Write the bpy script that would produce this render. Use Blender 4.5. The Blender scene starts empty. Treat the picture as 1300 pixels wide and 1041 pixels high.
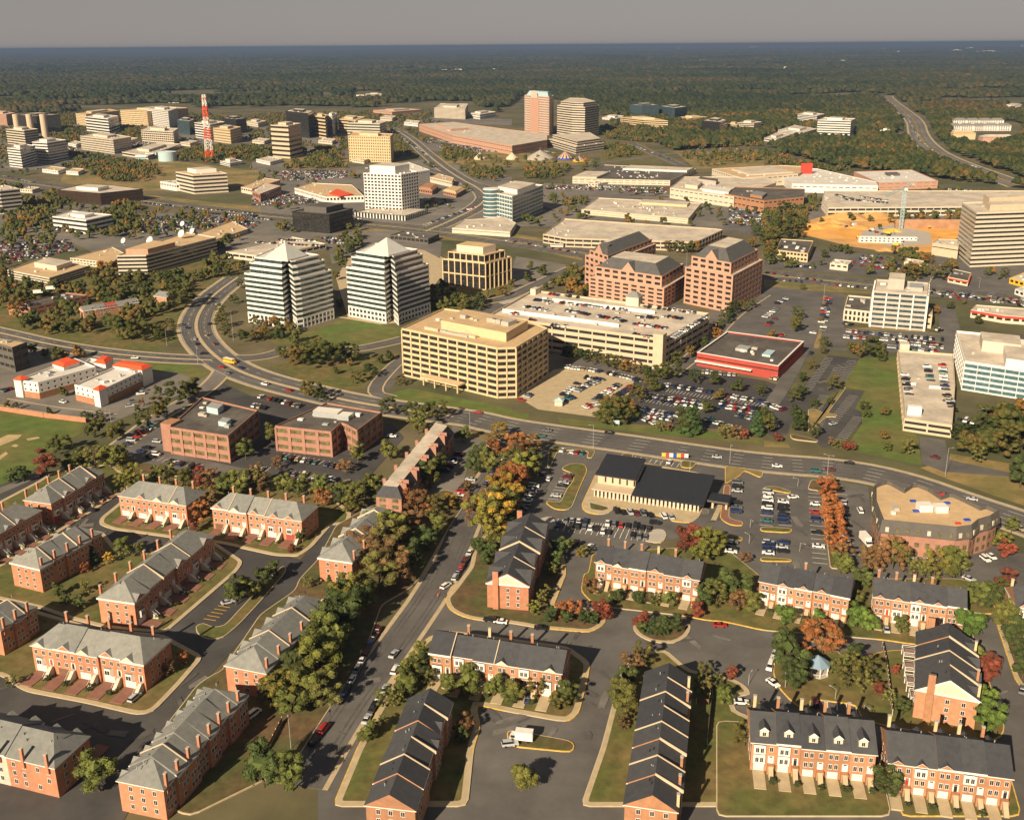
import bpy, bmesh, math, random
import numpy as np
from mathutils import Vector, Matrix
random.seed(7); RN=np.random.default_rng(7)
R=math.radians
sc=bpy.context.scene
COL=sc.collection
CAMH=180.0; FPX=1300.0; YC=476.0; YH=57.5
ROLL=math.atan(-9.5/1300); PITCH=math.atan((YC-YH)/FPX)
# ---------------------------------------------------------------- camera
_R=Vector((1,0,0)); _U=Vector((0,math.sin(PITCH),math.cos(PITCH))); _F=Vector((0,math.cos(PITCH),-math.sin(PITCH)))
cr=_R*math.cos(ROLL)+_U*math.sin(ROLL); cu=_U*math.cos(ROLL)-_R*math.sin(ROLL)
cam=bpy.data.cameras.new('camera'); co=bpy.data.objects.new('camera',cam); COL.objects.link(co)
M=Matrix((cr,cu,-_F)).transposed().to_4x4(); M.translation=Vector((0,0,CAMH)); co.matrix_world=M
cam.sensor_width=36; cam.lens=36*FPX/1300; cam.shift_y=-(520.5-YC)/1300; cam.clip_end=200000; cam.clip_start=1
sc.camera=co
# ---------------------------------------------------------------- picture regions -> points on the ground
ORG=dict(A=(0,40),B=(320,40),C=(640,40),D=(970,40),E=(0,280),F=(320,280),G=(640,280),H=(970,280),I=(0,500),J=(320,500),K=(640,500),L=(970,500),M=(0,720),N=(320,720),O=(640,720),P=(970,720))
SZ=1300/330.0
def px(tok):
    h=None
    if '@' in tok: tok,h=tok.split('@'); h=float(h)
    if tok[0].isalpha():
        o=ORG[tok[0]]; a,b=tok[1:].split(','); x,y=o[0]+float(a)/SZ,o[1]+float(b)/SZ
    else:
        a,b=tok.split(','); x,y=float(a),float(b)
    return x,y,h
def ray(x,y):
    u=x-650; v=y-YC
    return cr*u-cu*v+_F*FPX
def at(tok,z=0.0):
    x,y,h=px(tok) if isinstance(tok,str) else (tok[0],tok[1],None)
    if h is not None: z=h
    d=ray(x,y); t=(z-CAMH)/d.z
    return Vector((d.x*t,d.y*t,z))
def pts(s,z=0.0): return [at(t,z) for t in s.split()]
def h_from(roof,base):
    b=at(base); x,y,_=px(roof); d=ray(x,y); t=b.y/d.y
    return CAMH+t*d.z
def xy(p): return Vector((p.x,p.y,0))
def area(P): return .5*sum(P[i].x*P[(i+1)%len(P)].y-P[(i+1)%len(P)].x*P[i].y for i in range(len(P)))
def ccw(P): return P if area(P)>0 else P[::-1]
def inset(P,d):
    n=len(P); Q=[]
    for i in range(n):
        a,b,c=P[i-1],P[i],P[(i+1)%n]
        e1=xy(b-a).normalized(); e2=xy(c-b).normalized()
        n1=Vector((-e1.y,e1.x,0)); n2=Vector((-e2.y,e2.x,0))
        k=1+n1.dot(n2)
        m=(n1+n2)/max(k,.35)
        Q.append(b+m*d)
    return Q
def inpoly(x,y,P):
    c=False; j=len(P)-1
    for i in range(len(P)):
        if (P[i][1]>y)!=(P[j][1]>y) and x<(P[j][0]-P[i][0])*(y-P[i][1])/(P[j][1]-P[i][1])+P[i][0]: c=not c
        j=i
    return c
# ---------------------------------------------------------------- materials
MATS={}
def mat(name,c,rough=.85,var=.18,scale=.25,metal=0,spec=.3,obj=False,isl=0,detail=4,c2=None,bump=0):
    if name in MATS: return MATS[name]
    m=bpy.data.materials.new(name); m.use_nodes=True; nt=m.node_tree; N=nt.nodes; L=nt.links
    b=N['Principled BSDF']; b.inputs['Roughness'].default_value=rough; b.inputs['Metallic'].default_value=metal
    b.inputs['Specular IOR Level'].default_value=spec
    geo=N.new('ShaderNodeNewGeometry'); no=N.new('ShaderNodeTexNoise'); no.inputs['Scale'].default_value=scale; no.inputs['Detail'].default_value=detail; no.inputs['Roughness'].default_value=.66
    if obj:
        tc=N.new('ShaderNodeTexCoord'); L.new(tc.outputs['Object'],no.inputs['Vector'])
    else: L.new(geo.outputs['Position'],no.inputs['Vector'])
    mr=N.new('ShaderNodeMapRange'); mr.inputs[1].default_value=.25; mr.inputs[2].default_value=.75; mr.inputs[3].default_value=1-var; mr.inputs[4].default_value=1+var
    L.new(no.outputs['Fac'],mr.inputs[0])
    fac=mr.outputs[0]
    if isl:
        m2=N.new('ShaderNodeMapRange'); m2.inputs[3].default_value=1-isl; m2.inputs[4].default_value=1+isl
        L.new(geo.outputs['Random Per Island'],m2.inputs[0])
        mm=N.new('ShaderNodeMath'); mm.operation='MULTIPLY'; L.new(fac,mm.inputs[0]); L.new(m2.outputs[0],mm.inputs[1]); fac=mm.outputs[0]
    mx=N.new('ShaderNodeVectorMath'); mx.operation='SCALE'
    if obj:
        oi=N.new('ShaderNodeObjectInfo'); L.new(oi.outputs['Color'],mx.inputs[0])
    elif c2 is not None:
        mi=N.new('ShaderNodeMix'); mi.data_type='RGBA'; mi.inputs[6].default_value=(*c,1); mi.inputs[7].default_value=(*c2,1)
        n2=N.new('ShaderNodeTexNoise'); n2.inputs['Scale'].default_value=scale*.23; n2.inputs['Detail'].default_value=6; L.new(geo.outputs['Position'],n2.inputs['Vector'])
        r2=N.new('ShaderNodeMapRange'); r2.inputs[1].default_value=.4; r2.inputs[2].default_value=.62; L.new(n2.outputs['Fac'],r2.inputs[0]); L.new(r2.outputs[0],mi.inputs[0])
        L.new(mi.outputs[2],mx.inputs[0])
    else: mx.inputs[0].default_value=c
    L.new(fac,mx.inputs['Scale']); L.new(mx.outputs[0],b.inputs['Base Color'])
    if bump:
        bp=N.new('ShaderNodeBump'); bp.inputs['Strength'].default_value=bump; bp.inputs['Distance'].default_value=1; L.new(no.outputs['Fac'],bp.inputs['Height']); L.new(bp.outputs[0],b.inputs['Normal'])
    MATS[name]=m; return m
def glassm(name,c,rough=.12,spec=.6,var=.5,scale=2.2,c2=(.040,.037,.032)):
    return mat(name,c,rough,var,scale,0,spec,c2=c2,detail=2)
brick=mat('orange brick',(.42,.185,.105),.9,.2,.5)
brick2=mat('red brick',(.36,.178,.095),.9,.2,.5)
brick3=mat('pale pink render',(.62,.42,.34),.9,.12,.5)
brickoff=mat('brown brick',(.33,.17,.12),.9,.16,.4)
brickpink=mat('salmon brick',(.46,.265,.185),.9,.12,.3)
rfgrey=mat('grey shingle',(.20,.20,.185),.9,.22,.6,detail=8)
rfslate=mat('slate shingle',(.052,.053,.058),.8,.28,.6,detail=8)
rfdark=mat('dark metal roof',(.022,.024,.03),.55,.15,.3)
rfflat=mat('dark gravel roof',(.075,.066,.058),.95,.35,.3,c2=(.12,.105,.09),detail=8)
rftan=mat('tan gravel roof',(.53,.37,.20),.95,.16,.35,c2=(.47,.33,.19),detail=8)
rfpale=mat('pale roof',(.56,.48,.38),.95,.2,.3,c2=(.42,.36,.29),detail=8)
rfwhite=mat('white roof',(.62,.585,.53),.9,.12,.3,c2=(.56,.52,.47),detail=8)
white=mat('white paint',(.68,.645,.59),.6,.06,.5)
cream=mat('cream stone',(.55,.475,.37),.85,.08,.3)
beige=mat('beige concrete',(.52,.41,.285),.88,.1,.3)
gold=mat('golden precast',(.56,.425,.25),.85,.1,.3)
greyc=mat('grey concrete',(.40,.36,.31),.9,.12,.3)
greyd=mat('dark stone',(.10,.09,.08),.8,.15,.3)
black=mat('black metal',(.02,.02,.02),.5,.1,.5)
bronze=mat('bronze glass wall',(.045,.03,.02),.25,.25,.2,0,.6)
gdark=glassm('dark glass',(.018,.018,.018))
gblue=glassm('blue glass',(.03,.05,.06),.12,c2=(.06,.09,.10))
ggreen=glassm('green glass',(.022,.036,.034),.12,c2=(.05,.075,.07))
gwarm=glassm('bronze glass',(.095,.08,.038),c2=(.18,.15,.08))
redroof=mat('red orange metal',(.70,.09,.03),.6,.08,.4)
redwall=mat('red painted wall',(.34,.055,.04),.8,.12,.3)
metal=mat('galvanised steel',(.42,.43,.42),.45,.1,.5,.3)
bluegrey=mat('pale blue metal',(.38,.50,.52),.5,.08,.5)
wood=mat('brown wood',(.16,.09,.05),.9,.2,1)
redp=mat('red paint',(.55,.05,.03),.5,.1,.5)
yellowp=mat('yellow paint',(.75,.42,.03),.6,.1,.5)
bluep=mat('blue paint',(.03,.07,.35),.5,.1,.5)
concrete=mat('tan pavement',(.42,.33,.205),.95,.18,.3)
pavers=mat('red paver drive',(.22,.105,.075),.95,.2,.8)
asphalt=mat('asphalt',(.096,.089,.083),.92,.33,.07,detail=9,c2=(.125,.115,.104))
asphalt2=mat('dark new asphalt',(.052,.049,.049),.9,.4,.06,detail=9,c2=(.072,.067,.062))
asphaltl=mat('worn asphalt',(.135,.122,.106),.95,.3,.05,detail=9,c2=(.18,.16,.135))
grassm=mat('lawn',(.095,.100,.026),.95,.45,.25,c2=(.15,.11,.04),detail=8)
lawn2=mat('mown field',(.085,.125,.024),.95,.35,.12,c2=(.13,.12,.035),detail=8)
drygrass=mat('dry grass',(.26,.18,.07),.95,.35,.12,c2=(.14,.125,.04),detail=8)
mulch=mat('mulch bed',(.12,.075,.035),.95,.45,.3,c2=(.075,.08,.025),detail=8)
dirt=mat('orange bare earth',(.70,.34,.075),.95,.28,.05,c2=(.50,.29,.12),detail=8)
earth=mat('ground cover',(.13,.105,.055),.95,.4,.03,c2=(.07,.075,.03),detail=8)
linew=mat('road paint white',(.68,.64,.56),.8,.15,2)
liney=mat('road paint yellow',(.72,.40,.03),.8,.15,2)
kerbm=mat('kerb stone',(.46,.37,.24),.95,.15,.5)
folm=mat('foliage',(.06,.07,.02),.9,.35,.6,obj=True,isl=.35)
barkm=mat('bark',(.09,.065,.045),.95,.2,1)
paint=mat('car paint',(.5,.5,.5),.3,.03,.3,obj=True,spec=.5)
carglass=mat('car glass',(.012,.013,.015),.1,.05,.5,spec=.6)
tyrem=mat('tyre rubber',(.015,.015,.015),.9,.05,.5)
# ---------------------------------------------------------------- mesh builder
class MB:
    def __init__(s): s.v=[]; s.f=[]; s.m=[]; s.mats=[]
    def mi(s,m):
        if m not in s.mats: s.mats.append(m)
        return s.mats.index(m)
    def face(s,vs,m):
        b=len(s.v); s.v+= [tuple(v) for v in vs]; s.f.append(tuple(range(b,b+len(vs)))); s.m.append(s.mi(m))
    def quads(s,vs,fs,m):
        b=len(s.v); s.v+=[tuple(v) for v in vs]; k=s.mi(m)
        for f in fs: s.f.append(tuple(i+b for i in f)); s.m.append(k)
    def prism(s,P,z0,z1,m,mt=None,bottom=False):
        P=ccw(P); n=len(P); V=[(p.x,p.y,z0) for p in P]+[(p.x,p.y,z1) for p in P]
        s.quads(V,[(i,(i+1)%n,n+(i+1)%n,n+i) for i in range(n)],m)
        s.face([(p.x,p.y,z1) for p in P],mt or m)
        if bottom: s.face([(p.x,p.y,z0) for p in P[::-1]],m)
    def box(s,x0,x1,y0,y1,z0,z1,m,mt=None):
        s.prism([Vector((x0,y0,0)),Vector((x1,y0,0)),Vector((x1,y1,0)),Vector((x0,y1,0))],z0,z1,m,mt,True)
    def ring(s,P,Q,z0,z1,m,mt=None):
        n=len(P)
        for i in range(n):
            j=(i+1)%n
            s.face([(P[i].x,P[i].y,z0),(P[j].x,P[j].y,z0),(P[j].x,P[j].y,z1),(P[i].x,P[i].y,z1)],m)
            s.face([(P[i].x,P[i].y,z1),(P[j].x,P[j].y,z1),(Q[j].x,Q[j].y,z1),(Q[i].x,Q[i].y,z1)],mt or m)
            s.face([(Q[i].x,Q[i].y,z1),(Q[j].x,Q[j].y,z1),(Q[j].x,Q[j].y,z0),(Q[i].x,Q[i].y,z0)],m)
            s.face([(P[j].x,P[j].y,z0),(P[i].x,P[i].y,z0),(Q[i].x,Q[i].y,z0),(Q[j].x,Q[j].y,z0)],m)
    def obox(s,a,e,nrm,x0,x1,d0,d1,z0,z1,m,mt=None):   # box along an edge a + e*x, depth along nrm
        c=[a+e*x0+nrm*d0,a+e*x1+nrm*d0,a+e*x1+nrm*d1,a+e*x0+nrm*d1]
        s.prism(c,z0,z1,m,mt,True)
    def cyl(s,x,y,z0,z1,r0,r1,m,n=8,cap=True):
        V=[(x+r0*math.cos(2*math.pi*i/n),y+r0*math.sin(2*math.pi*i/n),z0) for i in range(n)]+[(x+r1*math.cos(2*math.pi*i/n),y+r1*math.sin(2*math.pi*i/n),z1) for i in range(n)]
        F=[(i,(i+1)%n,n+(i+1)%n,n+i) for i in range(n)]
        if cap: F+=[tuple(range(n,2*n)),tuple(range(n-1,-1,-1))]
        s.quads(V,F,m)
    def bar(s,p,q,r,m,n=4):
        p=Vector(p);q=Vector(q); d=(q-p).normalized(); u=d.orthogonal().normalized(); w=d.cross(u)
        V=[p+(u*math.cos(2*math.pi*i/n)+w*math.sin(2*math.pi*i/n))*r for i in range(n)]+[q+(u*math.cos(2*math.pi*i/n)+w*math.sin(2*math.pi*i/n))*r for i in range(n)]
        s.quads(V,[(i,(i+1)%n,n+(i+1)%n,n+i) for i in range(n)]+[tuple(range(n,2*n)),tuple(range(n-1,-1,-1))],m)
    def mesh(s,name):
        me=bpy.data.meshes.new(name); me.from_pydata(s.v,[],s.f)
        for m in s.mats: me.materials.append(m)
        me.polygons.foreach_set('material_index',s.m); me.update(); return me
    def build(s,name,parent=None,origin=None):
        if origin is not None:
            s.v=[(a-origin.x,b-origin.y,c-origin.z) for a,b,c in s.v]
        o=bpy.data.objects.new(name,s.mesh(name)); COL.objects.link(o)
        if origin is not None and parent is None: o.location=origin
        if parent is not None: o.parent=parent
        return o
def tag(o,label,cat,group=None,kind=None):
    if label: o['label']=label
    if cat: o['category']=cat
    if group: o['group']=group
    if kind: o['kind']=kind
    return o
def empty(name,loc,label,cat,group=None,rz=0):
    o=bpy.data.objects.new(name,None); COL.objects.link(o); o.location=loc; o.rotation_euler=(0,0,rz); o.empty_display_size=.5
    return tag(o,label,cat,group)
ORDN=['','second ','third ','fourth ','fifth ','sixth ','seventh ','eighth ','ninth ','tenth ','eleventh ','twelfth ','thirteenth ','fourteenth ','fifteenth ','sixteenth ','seventeenth ','eighteenth ','nineteenth ','twentieth ']+['%dth '%i for i in range(21,60)]
def ordinal(i,n): return ('leftmost ' if i==0 else ORDN[i])

rfmid=mat('dark grey shingle',(.085,.083,.08),.85,.2,.3)
pinkgran=mat('pink granite',(.60,.43,.34),.8,.08,.3)
wearm=mat('worn asphalt patch',(.084,.078,.073),.95,.35,.3)
wearl=mat('faded asphalt patch',(.15,.137,.122),.95,.3,.3)
slateblue=mat('blue grey metal roof',(.19,.27,.34),.55,.1,.4)
kerby=mat('faded kerb paint',(.60,.38,.085),.85,.35,.7)
def toned(m,k,nm):
    c=m.node_tree.nodes; col=next(n.inputs[0].default_value[:3] for n in c if n.type=='VECT_MATH')
    return mat(nm,tuple(max(0,min(1,a*b)) for a,b in zip(col,k)),.9,.22,.6,detail=8)
VAR={brick:[brick,toned(brick,(.9,.92,.95),'orange brick dark'),toned(brick,(1.08,1.1,1.1),'orange brick pale'),brick],brick2:[brick2,toned(brick2,(.88,.9,.95),'red brick dark'),toned(brick2,(1.12,1.16,1.2),'red brick pale')],
rfgrey:[rfgrey,toned(rfgrey,(.88,.89,.9),'grey shingle dark'),toned(rfgrey,(1.08,1.07,1.05),'grey shingle pale')],rfslate:[rfslate,toned(rfslate,(1.2,1.18,1.15),'slate shingle pale'),toned(rfslate,(.85,.86,.9),'slate shingle dark')]}
gteal=glassm('teal glass',(.05,.105,.12),.1,c2=(.085,.15,.17))
pyrm=mat('grey white metal roof',(.46,.46,.43),.7,.08,.3)
# ================================================================ world, sun, haze
w=bpy.data.worlds.new('World'); sc.world=w; w.use_nodes=True; nt=w.node_tree; N=nt.nodes; L=nt.links
SUN_EL=R(28.5); SUN_AZ=R(30)     # light travels away from the camera and to the right
sky=N.new('ShaderNodeTexSky'); sky.sky_type='NISHITA'; sky.sun_disc=False; sky.sun_elevation=SUN_EL; sky.sun_rotation=R(180)+SUN_AZ; sky.air_density=1; sky.dust_density=1; sky.ozone_density=1
hs=N.new('ShaderNodeHueSaturation'); hs.inputs['Saturation'].default_value=.3; L.new(sky.outputs[0],hs.inputs['Color'])
tc=N.new('ShaderNodeTexCoord'); sx=N.new('ShaderNodeSeparateXYZ'); L.new(tc.outputs['Generated'],sx.inputs[0])
rp=N.new('ShaderNodeValToRGB'); el=rp.color_ramp.elements; el[0].position=0; el[0].color=(1.9,1.7,1.6,1); el[1].position=.14; el[1].color=(.70,.63,.61,1); e3=el.new(.5); e3.color=(1.0,.97,1.0,1); L.new(sx.outputs[2],rp.inputs[0])
tn=N.new('ShaderNodeMix'); tn.data_type='RGBA'; tn.inputs[0].default_value=.88; L.new(hs.outputs[0],tn.inputs[6]); L.new(rp.outputs[0],tn.inputs[7])
L.new(tn.outputs[2],N['Background'].inputs[0]); N['Background'].inputs[1].default_value=.085
ld=bpy.data.lights.new('sun','SUN'); ld.energy=5; ld.angle=R(.5); ld.color=(1,.83,.60)
lo=bpy.data.objects.new('sun',ld); COL.objects.link(lo)
sd=Vector((math.sin(SUN_AZ)*math.cos(SUN_EL),math.cos(SUN_AZ)*math.cos(SUN_EL),-math.sin(SUN_EL)))
lo.rotation_euler=sd.to_track_quat('-Z','Y').to_euler(); lo.location=(0,-50,400)
sc.view_settings.view_transform='Standard'; sc.view_settings.look='None'; sc.view_settings.exposure=.84; sc.view_settings.gamma=1
sc.render.engine='CYCLES'
cy=sc.cycles; cy.max_bounces=4; cy.diffuse_bounces=2; cy.glossy_bounces=2; cy.transmission_bounces=2; cy.volume_bounces=0; cy.use_denoising=True; cy.transparent_max_bounces=4
hz=MB(); hz.box(-60000,60000,-2000,70000,-3,188,black)
ho=hz.build('haze'); tag(ho,None,None,kind='stuff')
hm=bpy.data.materials.new('haze air'); hm.use_nodes=True; hn=hm.node_tree; hn.nodes.remove(hn.nodes['Principled BSDF'])
pv=hn.nodes.new('ShaderNodeVolumePrincipled'); pv.inputs['Color'].default_value=(.15,.215,.36,1); pv.inputs['Density'].default_value=7e-5; pv.inputs['Anisotropy'].default_value=0
hn.links.new(pv.outputs[0],hn.nodes['Material Output'].inputs['Volume'])
ho.data.materials.clear(); ho.data.materials.append(hm)
# ================================================================ ground, roads, lots
g=MB(); 
for (x0,x1,y0,y1) in [(-58000,58000,-1500,68000)]:
    g.face([(x0,y0,0),(x1,y0,0),(x1,y1,0),(x0,y1,0)],earth)
tag(g.build('ground'),None,None,kind='structure')
ZL=[.02]
def sheet(name,s,m,dz=.0018):
    ZL[0]+=dz; P=pts(s) if isinstance(s,str) else s
    b=MB(); b.face([(p.x,p.y,ZL[0]) for p in ccw(P)],m); o=b.build(name); tag(o,None,None,kind='structure'); return o
def smooth(P,k=2):
    for _ in range(k):
        Q=[P[0]]
        for a,b in zip(P,P[1:]): Q+=[a*.75+b*.25,a*.25+b*.75]
        P=Q+[P[-1]]
    return P
def offs(P,d):
    out=[]
    for i in range(len(P)):
        t=xy(P[min(i+1,len(P)-1)]-P[max(i-1,0)]).normalized(); out.append(P[i]+Vector((-t.y,t.x,0))*d)
    return out
def strip(b,P,d0,d1,z,m):
    A=offs(P,d0);B=offs(P,d1)
    for i in range(len(P)-1):
        f=[A[i],A[i+1],B[i+1],B[i]]
        if area(f)<0: f=f[::-1]
        b.face([(p.x,p.y,z) for p in f],m)
ROADS=[]
def road(s,wd,m=asphalt,walk=2.2,median=0,lanes=None,medm=None,yl=True):
    P=smooth(pts(s)); ROADS.append((P,wd,m,walk,median,lanes,medm,yl))
def flush_roads():
    z=ZL[0]+.005
    for P,wd,m,walk,median,lanes,medm,yl in ROADS:
        z+=.0025
        if walk:
            b=MB(); strip(b,P,-wd/2-walk,wd/2+walk,z,concrete); tag(b.build('pavement'),None,None,kind='structure')
    z+=.01
    for P,wd,m,walk,median,lanes,medm,yl in ROADS:
        z+=.0025; b=MB(); strip(b,P,-wd/2,wd/2,z,m); tag(b.build('road'),None,None,kind='structure')
    z+=.006
    for P,wd,m,walk,median,lanes,medm,yl in ROADS:
        b=MB(); z+=.0015
        if lanes:
            n=lanes; 
            # fine segments for dashes
            F=[]; 
            for a,c in zip(P,P[1:]):
                k=max(1,int((c-a).length/4)); F+=[a+(c-a)*(i/k) for i in range(k)]
            F.append(P[-1])
            for j in range(1,n):
                d=-wd/2+wd*j/n
                if abs(d)<median/2+.5: continue
                A=offs(F,d-.09);B=offs(F,d+.09)
                for i in range(0,len(F)-1):
                    if i%3==0: b.face([(p.x,p.y,z) for p in ([B[i],A[i],A[i+1],B[i+1]])],linew)
            if not median and yl:
                strip(b,P,-.3,-.12,z,liney); strip(b,P,.12,.3,z,liney)
            strip(b,P,-wd/2+.4,-wd/2+.6,z,linew); strip(b,P,wd/2-.6,wd/2-.4,z,linew)
            if b.f: tag(b.build('road_markings'),None,None,kind='structure')
        if m in (asphalt,asphaltl) and wd>10:
            b=MB(); nl=max(2,lanes or int(wd/5))
            for j in range(nl):
                c=-wd/2+wd*(j+.5)/nl
                for q in (-.75,.75): strip(b,P,c+q-.28,c+q+.28,z-.004,wearm)
            tag(b.build('tyre_wear'),None,None,kind='structure')
        if median:
            b=MB(); A=offs(P,-median/2)+offs(P,median/2)[::-1]
            b.prism(A,z-.03,z+.1,kerbm,medm or kerbm); tag(b.build('road_median'),None,None,kind='structure')
    ZL[0]=z+.004; print('ZL',ZL[0])
BH=[None]
def rounded(P,r=1.6):
    out=[];n=len(P)
    for i in range(n):
        a,b,c=P[i-1],P[i],P[(i+1)%n]
        d1=(a-b);d2=(c-b); k1=min(r,d1.length*.4);k2=min(r,d2.length*.4)
        p=b+d1.normalized()*k1;q=b+d2.normalized()*k2
        out+= [p,(p+q+b*2)/4,q]
    return out
def block(name,s,m,kerb=kerbm,kw=.3,walk=0,r=2.5,yellow=None):
    """raised ground with a kerb around it, optional pavement strip inside"""
    BH[0]=(ZL[0]+.09 if BH[0] is None else BH[0])+.003; z=BH[0]; P=ccw(pts(s) if isinstance(s,str) else s)
    if r: P=rounded(P,r)
    Q=inset(P,kw); b=MB(); n=len(P)
    for i in range(n):
        j=(i+1)%n; km=yellow if (yellow is not None and (i//5)%3!=2) else kerb
        b.face([(P[i].x,P[i].y,0),(P[j].x,P[j].y,0),(P[j].x,P[j].y,z),(P[i].x,P[i].y,z)],km)
        b.face([(P[i].x,P[i].y,z),(P[j].x,P[j].y,z),(Q[j].x,Q[j].y,z),(Q[i].x,Q[i].y,z)],km)
    if walk:
        Q1=inset(P,kw+walk)
        for i in range(n):
            j=(i+1)%n; b.face([(Q[i].x,Q[i].y,z),(Q[j].x,Q[j].y,z),(Q1[j].x,Q1[j].y,z),(Q1[i].x,Q1[i].y,z)],concrete)
        Q=Q1
    b.face([(p.x,p.y,z) for p in Q],m)
    tag(b.build(name),None,None,kind='structure')
    return P
# ================================================================ ground cover of the place
# mid-distance built-up ground
sheet('car_park','A0,760 A700,900 A1300,930 B500,985 G0,330? '.split('G0')[0]+'E1200,170 E700,260 E350,110 E0,160',asphaltl)
sheet('car_park','B0,640 B480,680 B900,640 B1300,730 B1300,1010 B560,1000 B0,930',asphaltl)
sheet('grass','A330,680 A800,640 A1300,700 A1300,770 A720,800 A300,760',drygrass)
sheet('grass','A700,815 A1300,880 A1300,930 A1100,910 A700,870',drygrass)
sheet('car_park','B700,540 B1300,560 B1300,620 B920,600',asphaltl)
sheet('grass','B920,620 C0,600 C450,640 C430,670 B1300,680 B960,660',drygrass)
sheet('grass','C480,560 C700,560 C790,660 C480,665',grassm)
sheet('grass','C850,600 C1300,590 C1300,680 C960,690',drygrass)
sheet('car_park','C200,760 C560,770 D0,800 D1300,800 D1300,900 H1300,120 H830,120 G1300,40 G0,30 C0,955 C100,860',asphaltl)
sheet('car_park','C1140,870 C1300,880 D200,900 D0,1010 H0,80 G1100,60 C1090,990',asphalt)
sheet('construction_ground','D210,950 D330,915 D500,910 D620,920 D690,950 D980,955 D980,1024 H840,170 H640,160 H430,130 H190,70',dirt)
sheet('construction_slab','H500,50 H640,20 H830,60 H840,120 H640,130 H470,90',greyc)
# verges beside the big roads
sheet('grass','H0,270 H820,330 H1300,380 H1300,420 H820,380 H0,340',drygrass)
sheet('grass','B560,985 B860,1000 G0,60 G400,120 G390,200 G0,120 B520,1010',drygrass)
sheet('car_park','H860,170 H1300,200 H1300,370 H830,330',asphalt)
sheet('car_park','H0,150 H300,150 H640,180 H700,290 H0,240',asphalt)
# office campus beyond the curved road
sheet('grass','E0,300 E500,150 E1250,180 E1180,290 E1050,380 E960,470 E930,580 E800,650 E500,640 E250,600 E0,540',grassm)
sheet('grass','F0,560 F280,560 F480,490 F760,540 F750,600 F500,630 F130,620',lawn2)
sheet('grass','F90,720 F300,700 F520,690 F760,660 F740,740 F560,840 F430,860 F260,810',grassm)
sheet('plaza','F400,480 F520,500 F640,520 F730,512 F900,470 F830,450 F560,490',concrete)
sheet('car_park','F560,830 F740,690 F880,400 F1300,380 G640,330 G1000,460 G1300,400 H0,330 H300,370 H240,660 H0,600 G1000,760 F770,770 F680,850',asphalt)
sheet('plaza','G250,745 G340,735 G720,800 G640,860 G470,985 G170,945 G60,880 G100,860',concrete)
sheet('car_park','F1180,400 F1300,380 G130,340 G70,400 G0,420',greyc)
sheet('car_park','G650,800 G830,785 G900,740 G1300,800 H130,840 H220,960 H130,1020 L120,200 L40,210 K1300,190 K640,150 G600,960',asphalt2)
sheet('car_park','H20,330 H400,370 H400,540 H880,565 H870,425 H950,425 H985,560 H950,680 H420,650 H245,650 H195,600 H0,570 G1120,560 G1080,480 G1200,420 G1300,400',asphalt)
sheet('car_park','H870,425 H950,430 H985,560 H900,580',asphalt)
sheet('grass','H400,540 H800,560 H890,575 H880,570 H800,548 H520,536',drygrass)
sheet('grass','H290,375 H318,380 H275,640 H248,640',drygrass)
sheet('car_park','H320,675 H475,690 H385,830 H205,960 H100,1020 H180,850',asphalt2)
sheet('car_park','H385,850 H500,850 H455,940 H490,960 L490,150 L370,250 L290,270 L250,230 H270,950',asphalt2)
sheet('grass','H480,690 H660,680 H700,1020 L770,220 L790,360 L560,310 L330,270 L430,240 L490,150 H490,960 H455,940 H505,850 H390,835',lawn2)
sheet('grass','G0,955 G120,965 G130,990 G60,1000 G0,985',lawn2)
sheet('grass','F670,870 F790,840 F1300,940 F1300,985 F1000,945 F660,890',lawn2)
sheet('grass','K270,120 K450,140 K640,150 K830,165 K1300,225 K1300,255 K900,215 K600,185 K280,150',lawn2)
sheet('grass','L0,230 L120,250 L130,270 L0,265',drygrass)
sheet('grass','L920,340 L1280,400 L1300,420 L1300,560 L1150,510 L900,420 L780,370',drygrass)
sheet('grass','L930,300 L1300,360 L1260,395 L920,345',drygrass)
sheet('car_park','L775,215 L905,230 L925,330 L1250,400 L1240,415 L900,390 L790,350',asphalt)
# around the hotel with red roofs and the two brick offices
sheet('car_park','E0,620 E160,620 E700,720 E1070,770 E1000,830 E560,1010 E300,940 E0,900',asphaltl)
sheet('grass','E650,700 E940,720 E1060,765 E990,800 E880,760 E700,755',lawn2)
sheet('grass','E0,955 E420,1010 I420,190 I300,260 I150,400 I0,490 I-300,600 E-300,900',lawn2)
dlt=mat('bare infield earth',(.42,.31,.16),.95,.25,.2)
sheet('dirt_patch','I-60,250 I40,205 I110,205 I90,225 I0,260',dlt); sheet('dirt_patch','I55,262 I75,252 I95,258 I80,268',dlt); sheet('dirt_patch','I130,225 I190,215 I200,222 I140,235',dlt); sheet('dirt_patch','I-20,320 I30,290 I40,300 I0,330',dlt)
sheet('car_park','E850,930 E1080,800 F0,880 F250,880 F640,960 F640,1024 J700,150 J760,220 J600,400 J480,470 J390,480 J280,430 J0,400 I1000,390 I600,300 I560,240 I640,180',asphalt2)
sheet('grass','E1080,800 E1200,790 F40,850 F260,895 F250,870 F0,820 E1180,770',lawn2)
sheet('car_park','I560,270 I830,130 I870,300 I1300,390 J0,420 J0,440 I1000,400 I640,330',asphalt)
sheet('grass','I330,330 I540,270 I640,340 I1000,400 J0,440 J390,490 J480,480 J600,600 J700,600 J640,720 J330,840 I1300,760 I600,420 I400,420',mulch)
sheet('car_park','J1000,150 J1170,230 J1090,330 J1060,440 J1000,560 J920,560 J880,500 J1000,300',asphaltl)
sheet('grass','J1080,190 J1200,215 J1190,235 J1080,215',drygrass)
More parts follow.
